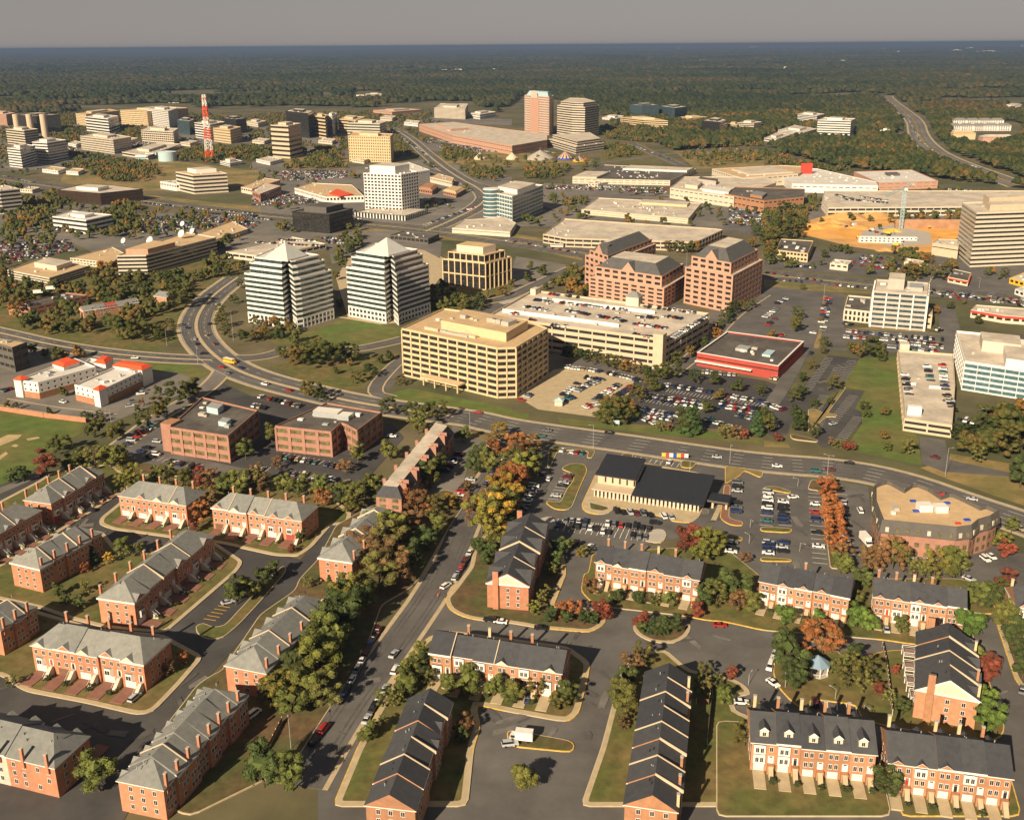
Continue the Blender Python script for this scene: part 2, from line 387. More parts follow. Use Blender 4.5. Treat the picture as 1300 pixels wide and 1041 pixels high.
# neighbourhood base
sheet('estate_road','I-300,560 I195,390 I640,430 I1300,760 J240,830 J420,640 J500,640 J340,880 N0,300 N-100,420 M1000,600 M600,1300 M-500,1300',asphalt2)
sheet('estate_road','N830,180 J1130,500 J1200,420 K0,400 K300,730 K1300,800 L1300,800 P1300,200 P1700,500 P1700,1500 N330,1500 N330,910 N700,380',asphalt)
sheet('path','I-100,520 I0,470 I190,395 I200,415 I0,500 I-100,550',asphaltl)
sheet('car_park','K170,255 K450,270 K590,300 K1090,360 K1300,390 L240,425 L520,460 L560,800 L940,870 L1180,740 L1300,820 P1300,60 K1300,830 K1000,850 K1000,700 K440,800 K300,740 K60,680 K75,600 K190,400',asphalt)
sheet('car_park','A0,430 A380,430 A420,520 A400,640 A300,690 A0,700',asphaltl)
sheet('car_park','A400,640 A620,560 A900,500 A1300,520 A1300,560 A900,570 A640,650',asphaltl)
sheet('car_park','B0,470 B90,450 B170,480 B480,540 B480,640 B200,600 B0,580',asphaltl)
sheet('car_park','B650,430 B900,430 B1300,440 B1300,470 B840,460 B760,520 B680,520',asphaltl)
sheet('grass','B160,600 B480,640 B470,690 B160,690',drygrass)
sheet('plaza','F420,290 F480,190 F620,110 F860,140 F960,190 F950,330 F880,420 F760,500 F480,490',concrete)
sheet('car_park','F330,70 F700,50 F950,110 F940,190 F860,150 F620,110 F460,200 F400,220 F380,130',asphaltl)
sheet('car_park','F1170,350 F1300,250 G60,180 G360,230 G240,300 G0,400 F1300,380',asphaltl)
sheet('grass','F930,300 F1180,350 F1300,310 F1300,390 F1150,440 F900,470 F870,400',grassm)
# far motorway and arterials
road('A-400,660 A0,740 A350,790 A720,850 A1300,925 B520,960 B860,990 G100,115 G400,165 G930,238 H0,272 H400,308 H820,352 H1300,402 H1800,450',38,asphalt,0,5,10,drygrass)
road('B870,1000 B980,955 B1150,870 B1180,810 B1000,715 B880,620 B800,545 B730,500',24,asphalt,1.5,3,6,concrete)
road('B880,690 B1050,740 B1300,815 C0,640? '.split('C0')[0]+'B1500,900',12,asphalt,1)
road('C640,560 C700,590 C790,630 C890,670',16,asphalt,1)
road('C0,690 C450,668 C900,600 C1300,590 D0,590 D200,600',14,asphaltl,0)
road('D560,330 D610,320 D620,340 D690,395 D760,450 D770,520 D830,590 D930,645 D1080,700 D1300,780',36,asphaltl,3,6,4,drygrass)
# the arterial through the middle and the curve joining it
road('E1190,285 E1065,375 E990,465 E975,555 E1035,645 E1150,735 F40,795 F230,845 F500,908 F760,947 F1010,980',21,asphalt,2.2,2.2,4,concrete)
road('F1000,979 F1100,990 K0,163 K300,207 K600,247 K900,293 K1290,347 L400,375 L700,438 L1000,548 L1300,645 L1700,800',20,asphalt,2.2,0,5,None,False)
road('E-300,500 E0,562 E250,622 E500,662 E800,690 E1060,700',16,asphalt,1.8,1.5,4,concrete)
road('E1100,690 E1300,690 F200,640 F480,655 F700,610 F770,590',11,asphalt,1.5)
road('F700,890 F590,860 F700,730 F760,690',7,asphalt,1)
road('G-200,420 G0,395 G100,350 G250,280 G390,215',11,asphalt,1.5)
road('G830,770 G1000,640 G1130,480 G1300,370',9,asphalt,1)
road('H0,960 H70,880 H190,660 H245,560 H270,360',8,asphalt,0)
road('H780,330 H850,220',9,asphalt,1)
road('I600,260 I800,110 I1000,0 E1080,800 E1120,740',9,asphaltl,1.5)
road('E0,905 E250,950 E560,985',8,asphaltl,1)
# residential street climbing between the two estates
road('N250,1100 N450,760 N700,415 N950,60 J1100,560 J1210,400 J1300,230',10.8,asphalt,1.5)
flush_roads()
# ================================================================ raised blocks with kerbs
block('lawn','I650,470 I430,612 I240,728 I-30,880 I-300,900 I-300,700 I0,540 I190,440 I250,400 I560,350 I640,420',grassm,walk=1.4)
block('lawn','I600,545 I500,625 I495,655 I560,680 I860,722 I1100,750 I1300,795 J120,812 J235,815 J300,770 J400,655 J480,655 J500,600 J300,430 I1200,440 I750,400 I640,430',grassm,walk=1.4)
block('lawn','I370,668 I520,695 I600,800 I760,800 I880,735 I1075,745 I1218,840 M1190,20 M830,330 M720,325 M520,305 M330,255 M190,205 M-60,150 I-200,960',grassm,walk=1.2)
block('lawn','M-300,540 M0,540 M60,585 M130,625 M420,680 M690,742 M770,725 M900,590 M1020,450 M880,375 M820,340 M500,312 M190,222 M-300,160',grassm,walk=1.3)
block('traffic_island','247,796 252,808 268,813 284,810 304,793 330,765 362,728 364,721 358,719 325,752 296,783 285,795 270,797 258,791',grassm)
block('lawn','M600,1100 M745,905 M985,592 M1060,542 M1110,520 M1300,240 N215,118 J235,930 J330,830 J420,660 J600,560 J860,520 J960,480 J1090,520 J1000,650 J840,925 N790,110 N650,190 N600,330 N540,500 N460,600 N330,800 N200,1000 M950,1250',mulch)
block('lawn','N962,160 N985,215 N1050,250 N1130,268 O30,282 O180,308 O430,330 O500,292 O512,262 O440,205 O245,205 O312,35 K300,810 K220,740 K70,680 K60,650 J1280,640 J1170,700 J1110,760 N1090,0 N1000,120',mulch,walk=1.3,yellow=kerby)
block('lawn','O398,35 O382,122 O440,182 O540,207 O700,224 O925,250 O1000,268 O1100,275 O1300,320 P240,337 P600,367 P750,390 P935,398 P1055,372 P1010,228 P1140,240 P1165,215 P1080,90 P980,60 K1300,930 K1090,760 K440,800 K420,900',grassm,yellow=kerby)
block('traffic_island','O640,290 O655,335 O735,378 O850,385 O915,350 O935,305 O925,285 O880,305 O800,290 O700,280',mulch,walk=1.0)
block('lawn','N880,350 N1000,322 O320,400 O432,480 O420,560 O375,735 O330,772 O270,772 O0,722 N1120,690 N1145,800 N1110,910 N1080,1200 N400,1200 N520,915 N650,670 N770,470',grassm,walk=1.6,yellow=kerby)
block('traffic_island','O8,830 O40,818 O330,870 O355,895 O340,930 O30,900',mulch,yellow=kerby)
block('lawn','O585,520 O660,440 O800,410 O930,520 O1060,545 O1130,555 O1200,590 O1242,640 O1150,650 O1150,722 O1240,752 O1260,910 O1260,1200 O380,1200 O485,900',grassm,walk=1.2)
block('lawn','P85,425 P170,402 P380,422 P398,480 P480,500 P560,428 P690,415 P760,450 P800,400 P1000,405 P1050,395 P1125,570 P1160,680 P1205,800 P1190,850 P1130,875 P1060,865 P830,837 P600,797 P480,760 P465,692 P230,662 P235,705 P190,716 P120,660 P60,590 P40,510',grassm,yellow=kerby)
block('lawn','P-240,770 P540,810 P560,900 P640,1250 P-240,1250',grassm)
block('lawn','P650,870 P1200,935 P1290,1250 P680,1250',grassm,yellow=kerby)
block('lawn','P1145,235 P1175,330 P1250,560 P1290,610 P1500,640 P1500,150 P1230,150 P1180,200',mulch,walk=1.2,yellow=kerby)
# bank lot islands
block('traffic_island','K285,375 K330,350 K400,352 K418,385 K375,480 K340,570 K310,585 K250,580 K208,550 K215,538 K280,548 K312,480 K350,430 K340,400 K300,385',grassm,yellow=kerby)
block('pavement','K470,375 K385,560 K400,592 K470,608 K525,600 K560,568 K830,625 K835,640 K930,650 K975,620 K1000,560 K985,400 K680,345 K500,330',concrete,yellow=kerby)
block('lawn','K425,545 K520,570 K525,580 K490,590 K430,580',mulch,r=1)
block('traffic_island','K155,655 K180,625 K240,615 K268,662 K200,690',greyc)
block('traffic_island','K695,740 K740,680 K800,680 K815,712 K790,750',greyc)
block('pavement','K1100,458 K1133,460 K1125,628 K1195,642 K1195,664 K1130,660 K1078,628',pavers,yellow=kerby)
block('traffic_island','K225,270 K460,283 K440,325 K410,322 K425,290 K272,282 K228,375 K215,370',grassm)
block('traffic_island','K590,300 K650,305 K640,325 K582,330',mulch)
block('traffic_island','K885,335 K968,345 K940,376 K880,370',grassm,yellow=kerby)
block('traffic_island','K1104,362 K1300,392 K1285,425 K1200,385 K1185,410 K1104,455',drygrass,yellow=kerby)
block('traffic_island','K1070,705 K1190,720 K1195,735 K1150,745 K1070,740',grassm,yellow=kerby)
block('traffic_island','L235,430 L400,465 L395,490 L340,490 L370,640 L440,870 L330,880 L300,640 L285,488 L215,482',mulch)
block('traffic_island','L0,468 L60,465 L136,492 L130,502 L60,488 L0,480',grassm,yellow=kerby)
block('traffic_island','L-20,668 L130,675 L142,688 L120,698 L-20,690',grassm,yellow=kerby)
block('traffic_island','L-20,820 L135,830 L140,842 L-20,840',grassm,yellow=kerby)
block('traffic_island','J400,470 J410,450 J490,430 J495,440 J440,460 J430,485',drygrass,r=1)
block('traffic_island','H220,950 H240,945 H300,965 H390,830 H410,840 H320,965 H365,975 H360,985 H310,985 H270,1024 L220,200 H250,975? '.split('H250')[0],drygrass,r=.6)
block('traffic_island','L125,208 L150,205 L270,235 L268,245 L140,230',mulch)
# lettered bay lines on the car parks
def bays(s0,s1,n,ln,m=linew,ang=0):
    a,b=at(s0),at(s1); e=(b-a)/n; u=xy(e).normalized(); nn=Vector((-u.y,u.x,0)); ca=math.cos(ang)*nn+math.sin(ang)*u
    mb=MB(); z=ZL[0]+.01
    for i in range(n+1):
        p=a+e*i
        f=[p-u*.12-ca*ln/2,p+u*.12-ca*ln/2,p+u*.12+ca*ln/2,p-u*.12+ca*ln/2]
        mb.face([(q.x,q.y,z) for q in ccw(f)],m)
    tag(mb.build('bay_markings'),None,None,kind='structure')
for s0,s1,n,ln in [('H325,690','H215,850',22,5),('H440,705','H390,800',12,5),('H370,740','H340,800',7,5),('H300,880','H255,960',8,5),('H445,880','H350,1000',12,5),('L470,120','L385,230',12,5),('L300,100','L250,190',9,5),
    ('K265,640','K480,665',9,5.2),('K440,660','K760,700',12,5.2),('K245,668','K700,725',16,5.2),('K560,585','K840,612',10,5),('L250,500','L280,850',16,5.2),('L385,505','L420,800',12,5),('L95,505','L105,660',7,5),('L20,480','L10,660',8,5),
    ('K650,325','K870,360',8,5),('K275,290','K400,305',5,5),('K320,400','K245,530',9,4.6),('J0,370','J80,380',4,5),('J150,305','J450,365',12,5),('J180,395','J440,440',11,5),('I780,325','I1000,365',9,5),('M1050,265','M1120,200',4,4.6),('P270,680','P460,710',4,4.6),('G800,850','G1040,890',14,5),('G700,900','G980,950',16,5),('G650,960','G930,1010',16,5),('G1110,890','G1300,930',11,5)]:
    bays(s0,s1,n,ln,liney if s0[0]=='M' else linew)

print('BH',BH[0])

# mended patches and stains on the asphalt
rg=random.Random(3); pm={}
AREAS=['N900,200 O0,290 O430,380 O600,400 O640,360 O900,380 O1300,400 P400,400 P400,390 P0,360 O1000,330 O640,390 O500,300 O0,320','O445,480 O560,520 O470,900 O360,900 O440,560','N1150,720 O270,790 O360,820 O360,900 N1140,900','M700,760 M1040,460 M1100,480 M760,900 M600,1000','M0,600 M680,760 M640,900 M300,760 M0,680','N330,910 N700,420 N930,120 N1010,120 N780,460 N480,910','K180,260 K450,285 K380,560 K300,720 K80,660 K200,400','K960,480 K1080,400 K1070,620 K1180,680 K960,860 K980,640','L140,440 L230,480 L215,860 L140,860','L400,480 L520,480 L540,840 L450,860','P1030,250 P1140,250 P1240,560 P1200,840 P1120,500','I250,720 I420,620 I490,690 I800,760 I860,740 I500,700','F0,880 F250,900 F600,960 J100,120 J0,80','H230,860 H380,690 H450,700 H380,830 H260,960']
for A in AREAS:
    P=pts(A); xs=[p.x for p in P]; ys=[p.y for p in P]; pl=[(p.x,p.y) for p in P]; k=0; n=0
    while n<5 and k<400:
        k+=1; x,y=rg.uniform(min(xs),max(xs)),rg.uniform(min(ys),max(ys))
        if not inpoly(x,y,pl): continue
        a=rg.uniform(0,3.14); L_,W_=(rg.uniform(2,9),rg.uniform(.5,2.6)); n+=1; e=Vector((math.cos(a),math.sin(a),0)); q=Vector((-e.y,e.x,0)); c=Vector((x,y,0)); b=MB()
        f=[c+e*(L_*u*(1+rg.uniform(-.2,.2)))+q*(W_*v*(1+rg.uniform(-.3,.3))) for u,v in ((-.5,-.5),(0,-.6),(.5,-.5),(.55,0),(.5,.5),(0,.55),(-.5,.5),(-.55,0))]
        pm[0]=pm.get(0,0)+1; z=ZL[0]+.002+.0003*(pm[0]%90)
        b.face([(p.x,p.y,z) for p in ccw(f)],wearm if rg.random()<.65 else wearl); tag(b.build('asphalt_patch'),None,None,kind='structure')
for t,r_,h_ in [('D330,960',16,5),('D420,935',24,6),('D560,930',20,5),('D250,985',14,4),('H480,40',12,3),('H330,30',15,3),('D640,1000',10,3),('H600,150',9,2.5)]:
    c=at(t); b=MB(); n=18; R2=[]
    rings=[(1,0),(.75,.35),(.45,.75),(.18,1)]
    V=[]; 
    for (k,zz) in rings:
        for i in range(n): a=6.2832*i/n; rr=r_*k*(1+.18*math.sin(3*a+r_)+.1*math.sin(5*a)); V.append((c.x+rr*math.cos(a),c.y+rr*.8*math.sin(a),.1+h_*zz))
    F=[(j*n+i,j*n+(i+1)%n,(j+1)*n+(i+1)%n,(j+1)*n+i) for j in range(3) for i in range(n)]+[tuple(range(3*n,4*n))]
    b.quads(V,F,dirt); tag(b.build('earth_mound'),None,None,kind='structure')
# ================================================================ big buildings
def windows_on(root,P,edges,z0,z1,gm,th=.12,name='window_band'):
    for i in edges:
        a,b=P[i],P[(i+1)%len(P)]
        if (b-a).length<.6: continue
        e=xy(b-a).normalized(); n=Vector((e.y,-e.x,0)); m=MB()
        m.obox(a,e,n,0,(b-a).length,-th,0,z0,z1,gm); o=m.build(name,root,ORIGIN)
ORIGIN=Vector((0,0,0)); FOOT=[]; HMIN={'red brick ma':15,'wide white p':12}
def tower(label,cat,roofpx,base,floors,wm,gm=gdark,sp=.5,bay=0,pier=.3,proud=0,pm=None,rm=rftan,par=.9,pent=(),H=None,g0=1.0,dep=.35,name='office_building',square=True,group=None,top=0,skipbands=False,pz=None):
    """outline traced at roof height (tokens: left, near, right[, back...]); base = picture y of the near corner's foot"""
    global ORIGIN
    T=roofpx.split()
    if H is None:
        near=max(T[:3],key=lambda t:px(t)[1]); x,y,_=px(near); H=h_from(near,(x,base))
    if H<4: print('LOWH',round(H,1),label[:50]); H=HMIN.get(label[:12],5)
    P=[at(t,H) for t in T]
    if len(P)==3: P.append(P[0]+P[2]-P[1])
    P=[Vector((p.x,p.y,0)) for p in P]
    if area(P)<0: P=P[::-1]
    FOOT.append(P); c=sum(P,Vector())/len(P); ORIGIN=Vector((c.x,c.y,0))
    root=empty(name,ORIGIN,label,cat,group)
    Q=inset(P,dep); n=len(P); wl=MB(); pm=pm or wm
    fh=(H-top)/floors; edges=range(n)
    z=0
    for f in range(floors):
        za=f*fh+fh*(1-sp)*.0; 
        w0=f*fh+(fh*sp*.75 if f>0 or g0==1 else .3); w1=(f+1)*fh-fh*sp*.25
        wl.ring(P,Q,z,w0,wm); z=w1
        if not skipbands: windows_on(root,Q,edges,w0,w1,gm)
        if bay and not proud:
            for i in edges:
                a,b=P[i],P[(i+1)%n]; Ln=(b-a).length; k=max(1,round(Ln/bay)); e=xy(b-a).normalized(); nn=Vector((e.y,-e.x,0)); s=Ln/k
                for j in range(k+1):
                    x0=max(0,j*s-pier*s/2); x1=min(Ln,j*s+pier*s/2)
                    wl.obox(a,e,nn,x0,x1,-dep,-.02,w0,w1,pm)
    wl.ring(P,Q,z,H+par,wm)
    if bay and proud:
        for i in edges:
            a,b=P[i],P[(i+1)%n]; Ln=(b-a).length; k=max(1,round(Ln/bay)); e=xy(b-a).normalized(); nn=Vector((e.y,-e.x,0)); s=Ln/k
            for j in range(k+1):
                x0=max(-proud,j*s-pier*s/2); x1=min(Ln+proud,j*s+pier*s/2)
                wl.obox(a,e,nn,x0,x1,-dep,proud,0.02,H+(pz if pz is not None else .02),pm)
    wl.build('wall',root,ORIGIN)
    rf=MB(); rf.prism(inset(P,dep+.003),H-.5,H-.05,rm); ro=rf.build('roof',root,ORIGIN)
    A,B,D=P[0],P[1],P[-1]
    for (u0,v0,u1,v1,ph,m1,m2) in pent:
        def q(u,v):
            return P[0]*(1-u)*(1-v)+P[1]*u*(1-v)+P[2]*u*v+P[3]*(1-u)*v if n==4 else P[0]+(P[1]-P[0])*u+(P[-1]-P[0])*v
        mb=MB(); mb.prism([q(u0,v0),q(u1,v0),q(u1,v1),q(u0,v1)],H-.04,H+ph,m1,m2); mb.build('penthouse',root,ORIGIN)
    rng=random.Random(int(H*100)+n)
    sm=MB()
    for k in range(rng.randint(4,9)+int(max(0,(P[1]-P[0]).length*(P[-1]-P[0]).length-3500)/450)):
        u,v=rng.uniform(.12,.88),rng.uniform(.12,.88); p=P[0]+(P[1]-P[0])*u+(P[-1]-P[0])*v
        if not inpoly(p.x,p.y,[(t.x,t.y) for t in inset(P,2)]): continue
        s=rng.uniform(.6,1.8); hh=rng.uniform(.5,1.6); e=xy(P[1]-P[0]).normalized()
        sm=MB(); sm.obox(p,e,Vector((e.y,-e.x,0)),-s,s,-s*.7,s*.7,H-.04,H+hh,rng.choice([metal,greyc,white])); sm.build('roof_unit',ro,ORIGIN)
    return root,P,H
def hiproof(root,P,z0,z1,m,ins,flat=None,name='hip_roof'):
    Q=inset(P,ins); mb=MB(); n=len(P)
    for i in range(n):
        j=(i+1)%n; mb.face([(P[i].x,P[i].y,z0),(P[j].x,P[j].y,z0),(Q[j].x,Q[j].y,z1),(Q[i].x,Q[i].y,z1)],m)
    mb.face([(q.x,q.y,z1) for q in Q],flat or m); mb.build(name,root,ORIGIN); return Q
def tier(root,P,z0,z1,floors,wm,gm,sp=.5,bay=0,pier=.3,rm=rftan,dep=.3,name='upper_storey'):
    Q=inset(P,dep); n=len(P); wl=MB(); fh=(z1-z0)/floors; z=z0
    for f in range(floors):
        w0=z0+f*fh+fh*sp*.75; w1=z0+(f+1)*fh-fh*sp*.25
        wl.ring(P,Q,z,w0,wm); z=w1; windows_on(root,Q,range(n),w0,w1,gm)
        if bay:
            for i in range(n):
                a,b=P[i],P[(i+1)%n]; Ln=(b-a).length; k=max(1,round(Ln/bay)); e=xy(b-a).normalized(); nn=Vector((e.y,-e.x,0)); s=Ln/k
                for j in range(k+1): wl.obox(a,e,nn,max(0,j*s-pier*s/2),min(Ln,j*s+pier*s/2),-dep,-.02,w0,w1,wm)
    wl.ring(P,Q,z,z1+.6,wm); wl.build(name,root,ORIGIN)
    rf=MB(); rf.prism(inset(P,dep+.003),z1-.5,z1-.05,rm); rf.build('roof_terrace',root,ORIGIN)
# --- golden office slab in the centre
r,P,H=tower('golden eight storey office slab with a tan roof beside the beige parking deck','office building','F748,545 F1225,643 G60,640 G218,545 G110,500 F960,445',506,8,gold,gdark,.40,6.6,.13,.3,None,rftan,.8,[(.3,.28,.98,.85,5,gold,rftan)],dep=.4)
e=xy(P[1]-P[0]).normalized(); mb=MB(); nn=Vector((e.y,-e.x,0)); Ln=(P[1]-P[0]).length
mb.obox(P[0],e,nn,Ln*.28,Ln*.68,.6,7,4.2,5,gold); 
for k in range(4): mb.obox(P[0],e,nn,Ln*(.3+.12*k),Ln*(.3+.12*k)+.7,5.6,6.3,0,4.2,gold)
mb.build('entrance_canopy',root:=r,ORIGIN)
rg=random.Random(9)
for t,sx,sy,hh,zz in [('F1060,488',2,2.5,2,5),('F1100,495',1.2,1.2,1,5),('F1120,502',1.2,1.2,1,5),('F1200,508',3,2,2.2,5),('F1225,512',3,2,2.2,5),('F1000,492',1,1,1,5),('F900,548',5,1.6,1.4,0),('F960,560',2,2,1.5,0),('F1020,572',9,2.5,1.2,0),('F1080,580',6,2.5,1.3,0),('F1285,520',2.5,8,2.4,5)]:
    p=xy(at(t,H+zz)); e=xy(P[1]-P[0]).normalized(); mb=MB(); mb.obox(p,e,Vector((e.y,-e.x,0)),-sx,sx,-sy*.5,sy*.5,H+zz-.06,H+zz+hh,rg.choice([metal,greyc,beige])); mb.build('roof_unit',r,ORIGIN)
# --- big beige parking deck
gr,GP,GH=tower('beige multi level parking deck with rows of cars on its open roof','parking deck','620,402.5 842,432.3 900.5,399.5 677,370',467,4,beige,black,.55,9,.08,.12,None,rfpale,1.1,[],dep=.5,name='parking_deck')
mb=MB(); p=GP[1]; e=xy(GP[0]-GP[1]).normalized(); nn=Vector((e.y,-e.x,0))
mb.obox(p,e,nn,-1.5,4.5,-4.5,1.5,0,GH+4.5,beige); mb.build('stair_tower',gr,ORIGIN)
for u0,u1,v in [(.03,.72,.20),(.2,.62,.73),(.62,.82,.73)]:
    mb=MB(); a=GP[0]+(GP[1]-GP[0])*u0+(GP[3]-GP[0])*v; b=GP[0]+(GP[1]-GP[0])*u1+(GP[3]-GP[0])*v; e=xy(b-a).normalized()
    mb.obox(a,e,Vector((e.y,-e.x,0)),0,(b-a).length,-.4,.4,GH-.05,GH+2.2,white); mb.build('ramp_wall',gr,ORIGIN)
for u,v in [(.02,.97),(.62,.99)]:
    mb=MB(); a=GP[0]+(GP[1]-GP[0])*u+(GP[3]-GP[0])*v; e=xy(GP[1]-GP[0]).normalized(); nn=Vector((e.y,-e.x,0))
    s=9 if u>.5 else 4; mb.obox(a,e,nn,0,s,0,7,GH-.05,GH+(6 if u>.5 else 4),cream); mb.build('lift_lobby',gr,ORIGIN)
    if u>.5:
        c=[a+nn*-.5-e*.5,a+e*(s+.5)-nn*.5,a+e*(s+.5)+nn*7.5,a-e*.5+nn*7.5]; hiproof(gr,ccw(c),GH+6,GH+9,rfgrey,3.2,name='lobby_roof')
# --- salmon brick trio
def salmon(label,tk,base,fl,tierins,hip,fl2=2):
    r,P,H=tower(label,'office building',tk,base,fl,brickpink,gdark,.5,7.4,.36,0,None,rfpale,.6,[])
    T=inset(P,tierins); tier(r,T,H-.04,H+3.9*fl2,fl2,brickpink,gdark,.5,7.4,.36,rfpale)
    T2=inset(T,1.2); Q=hiproof(r,T2,H+3.9*fl2-.03,H+3.9*fl2+hip,rfmid,8,rfpale)
    e=xy(P[1]-P[0]).normalized(); c=(T2[0]+T2[1])*.5; nn=Vector((e.y,-e.x,0)); z=H+3.9*fl2
    for cc in ([c] if fl>6 else [c,]):
        mb=MB(); a=cc-e*6; b=cc+e*6; mm=cc-nn*10
        mb.face([(a+nn*.6)+Vector((0,0,z)),(b+nn*.6)+Vector((0,0,z)),cc+nn*.6+Vector((0,0,z+7))],brickpink)
        mb.face([a+nn*.6+Vector((0,0,z)),cc+nn*.6+Vector((0,0,z+7)),mm+Vector((0,0,z+7))],rfmid); mb.face([b+nn*.6+Vector((0,0,z)),mm+Vector((0,0,z+7)),cc+nn*.6+Vector((0,0,z+7))],rfmid); mb.build('roof_gable',r,ORIGIN)
    return r
salmon('salmon brick office with a grey gabled hip roof standing behind the parking deck','G425,285 G800,345 G925,270 G560,225',393,5,3.5,7)
salmon('salmon brick office rearmost of the three hip roofed brick blocks, behind the gabled one','G405,175 G520,215 G760,120 G640,90',377,6,3,7,1)
salmon('tall salmon brick office with grey hip roof standing apart beside the black car park','G905,235 G1145,280 G1295,200 G1080,160',398,7,3.5,8,2)
# --- red shop with flat dark roof
r,P,H=tower('low red walled shop with a flat black roof and white parapet','shop','G965,668 H72,737 H200,612 G1115,562',482.5,1,redwall,gdark,.9,0,.2,0,None,rfflat,.9,[(.35,.35,.5,.5,1.6,greyc,metal),(.7,.3,.8,.5,1.2,bluegrey,bluegrey)],name='shop_building')
e=xy(P[1]-P[0]).normalized(); nn=Vector((e.y,-e.x,0)); Ln=(P[1]-P[0]).length; mb=MB()
mb.obox(P[0],e,nn,0,Ln*.7,.1,3,3.4,3.9,white); mb.obox(P[0],e,nn,0,Ln*.7,.15,.4,4.0,4.8,redp); mb.build('canopy',r,ORIGIN)
mb=MB(); Q=inset(P,.9); mb.ring(inset(P,-.12),Q,H+.9,H+1.15,white); mb.build('parapet_cap',r,ORIGIN)
# --- white slab with vertical fins, right
r,P,H=tower('white office slab with tall pale vertical fins above a crowded car park','office building','H548,358 H818,378 H822,318 H560,300',420.5,7,greyc,gblue,.5,8.6,.1,.9,white,rfpale,1,[(.25,.35,.55,.9,7,greyc,rfpale),(.65,.3,.9,.7,2.5,greyc,metal)])
tower('low cream annex with arched vertical slots beside the white finned slab','office building','H402,447 H530,462 H535,390 H420,380',411,2,cream,gdark,.3,3,.45,.35,cream,rfflat,1,[])
tower('small tan annex tucked against the far end of the white finned slab','annex','H803,470 H842,475 H842,445 H806,440',417.5,2,beige,gdark,.7,4,.4,0,None,rftan,.5,[])
# --- right hand parking deck
r,P,H=tower('low pale concrete parking deck with a white stair tower beside the green field','parking deck','H668,655 L700,130 L940,165 H955,830 H945,675',556,2,beige,black,.5,9,.07,.1,None,rfpale,1,[],name='parking_deck')
mb=MB(); a=at('L712,95',H); e=xy(at('L780,100',H)-a).normalized(); a=xy(a); nn=Vector((e.y,-e.x,0)); 
for k in range(3): mb.obox(a,e,nn,0,6.5,-3+k*-.0-3*k+3,-3*k+3,0.02*k,H+4.5-1.5*k+k*.02,white if k!=1 else cream)
mb.build('stair_tower',r,ORIGIN)
mb=MB(); a=xy(at('H672,650',H)); mb.obox(a,e,nn,.6,6,-6,0,H-.04,H+4,cream); mb.build('lift_lobby',r,ORIGIN)
for t in ['H695,820','H825,838']:
    mb=MB(); a=xy(at(t,H)); mb.obox(a,e,nn,0,6.5,-1,0,H-.04,H+1.3,white); mb.build('ramp_wall',r,ORIGIN)
# --- blue ribbon building at the right edge
r,P,H=tower('broad white office with blue green ribbon windows at the right hand edge above a grove','office building','H960,560 H1003,712 H1420,775 H1400,600',512,5,white,gteal,.34,7,.04,0,None,rfpale,1.2,[(.25,.25,.55,.7,6,cream,rfpale),(.55,.5,.95,.95,5,white,rfpale),(.05,.6,.2,.95,3,greyc,rfflat)],top=0)
# --- concrete hotel tower top right
r,P,H=tower('tall tan concrete tower with continuous balcony bands at the right edge past the dirt site','hotel','D990,862 D1063,912 D1460,898 D1380,845',339.5,12,cream,gdark,.55,0,.2,0,None,rfpale,1,[(.5,.2,.8,.8,5,beige,rfpale),(.05,.25,.45,.9,8,beige,rfpale)],name='hotel_tower',dep=.2)
tower('low blank tan wing at the foot of the concrete hotel tower','annex','H842,115 H972,135 H985,100 H870,95',329,1,beige,gdark,.92,0,.3,0,None,rfpale,.6,[],name='hotel_wing')
tower('two storey cream office with a brown roof beyond the highway beside woods','office building','H62,150 H218,168 H246,105 H85,95',333.5,2,gold,gdark,.5,3,.3,.3,gold,rfflat,.6,[])
# --- twin pyramid towers
def pyramid(label,tk,base,ptk,dish):
    r,P,H=tower(label,'office building',tk,base,10,white,ggreen,.40,0,.2,0,None,rfwhite,.9,[],dep=.3)
    q=[P[0],P[1],P[2],P[3]]
    c=sum(P,Vector())/len(P); T=[c+(p-c)*.86 for p in P]; tier(r,T,H-.04,H+7.6,2,white,ggreen,.40,0,.2,rfwhite)
    T2=[c+(p-c)*.74 for p in P]; tier(r,T2,H+7.56,H+11.2,1,white,ggreen,.40,0,.2,rfwhite)
    e=xy(P[BL[0]]-P[BL[1]]).normalized(); nn=Vector((e.y,-e.x,0)); s=(P[BL[0]]-P[BL[1]]).length*.31; z=H+9.2
    B=[c+e*s*a+nn*s*b for a,b in ((-1,-1),(1,-1),(1,1),(-1,1))]; B=ccw(B); mb=MB(); mb.prism(inset(B,.4),z+1.9,z+3,white); mb.build('roof_plinth',r,ORIGIN)
    mb=MB(); 
    for i in range(4): a,b=B[i],B[(i+1)%4]; mb.face([(a.x,a.y,z+3),(b.x,b.y,z+3),(c.x,c.y,z+12.5)],pyrm)
    mb.face([(b.x,b.y,z+3) for b in B[::-1]],rfwhite); mb.build('pyramid_roof',r,ORIGIN)
    fh=H/10; Q=inset(P,.3)
    for i in range(len(P)):
        a,b=P[i],P[(i+1)%len(P)]; Ln=(b-a).length
        if Ln<9: continue
        e=xy(b-a).normalized(); nn=Vector((e.y,-e.x,0)); k=round(Ln/3.6); mb=MB()
        for j in range(k+1): mb.obox(a,e,nn,min(max(0,Ln*j/k-.5),Ln-1),min(max(1,Ln*j/k+.5),Ln),-.28,.06,.02,fh*2.05,white)
        mb.build('pilaster_base',r,ORIGIN)
    return r
BL=(0,1)
pyramid('white banded tower with a pyramid roof, the one nearer the curved road','E1222,268 F148,292 F180,272 F210,298 F242,293 F398,252 F100,205',417,'',1)
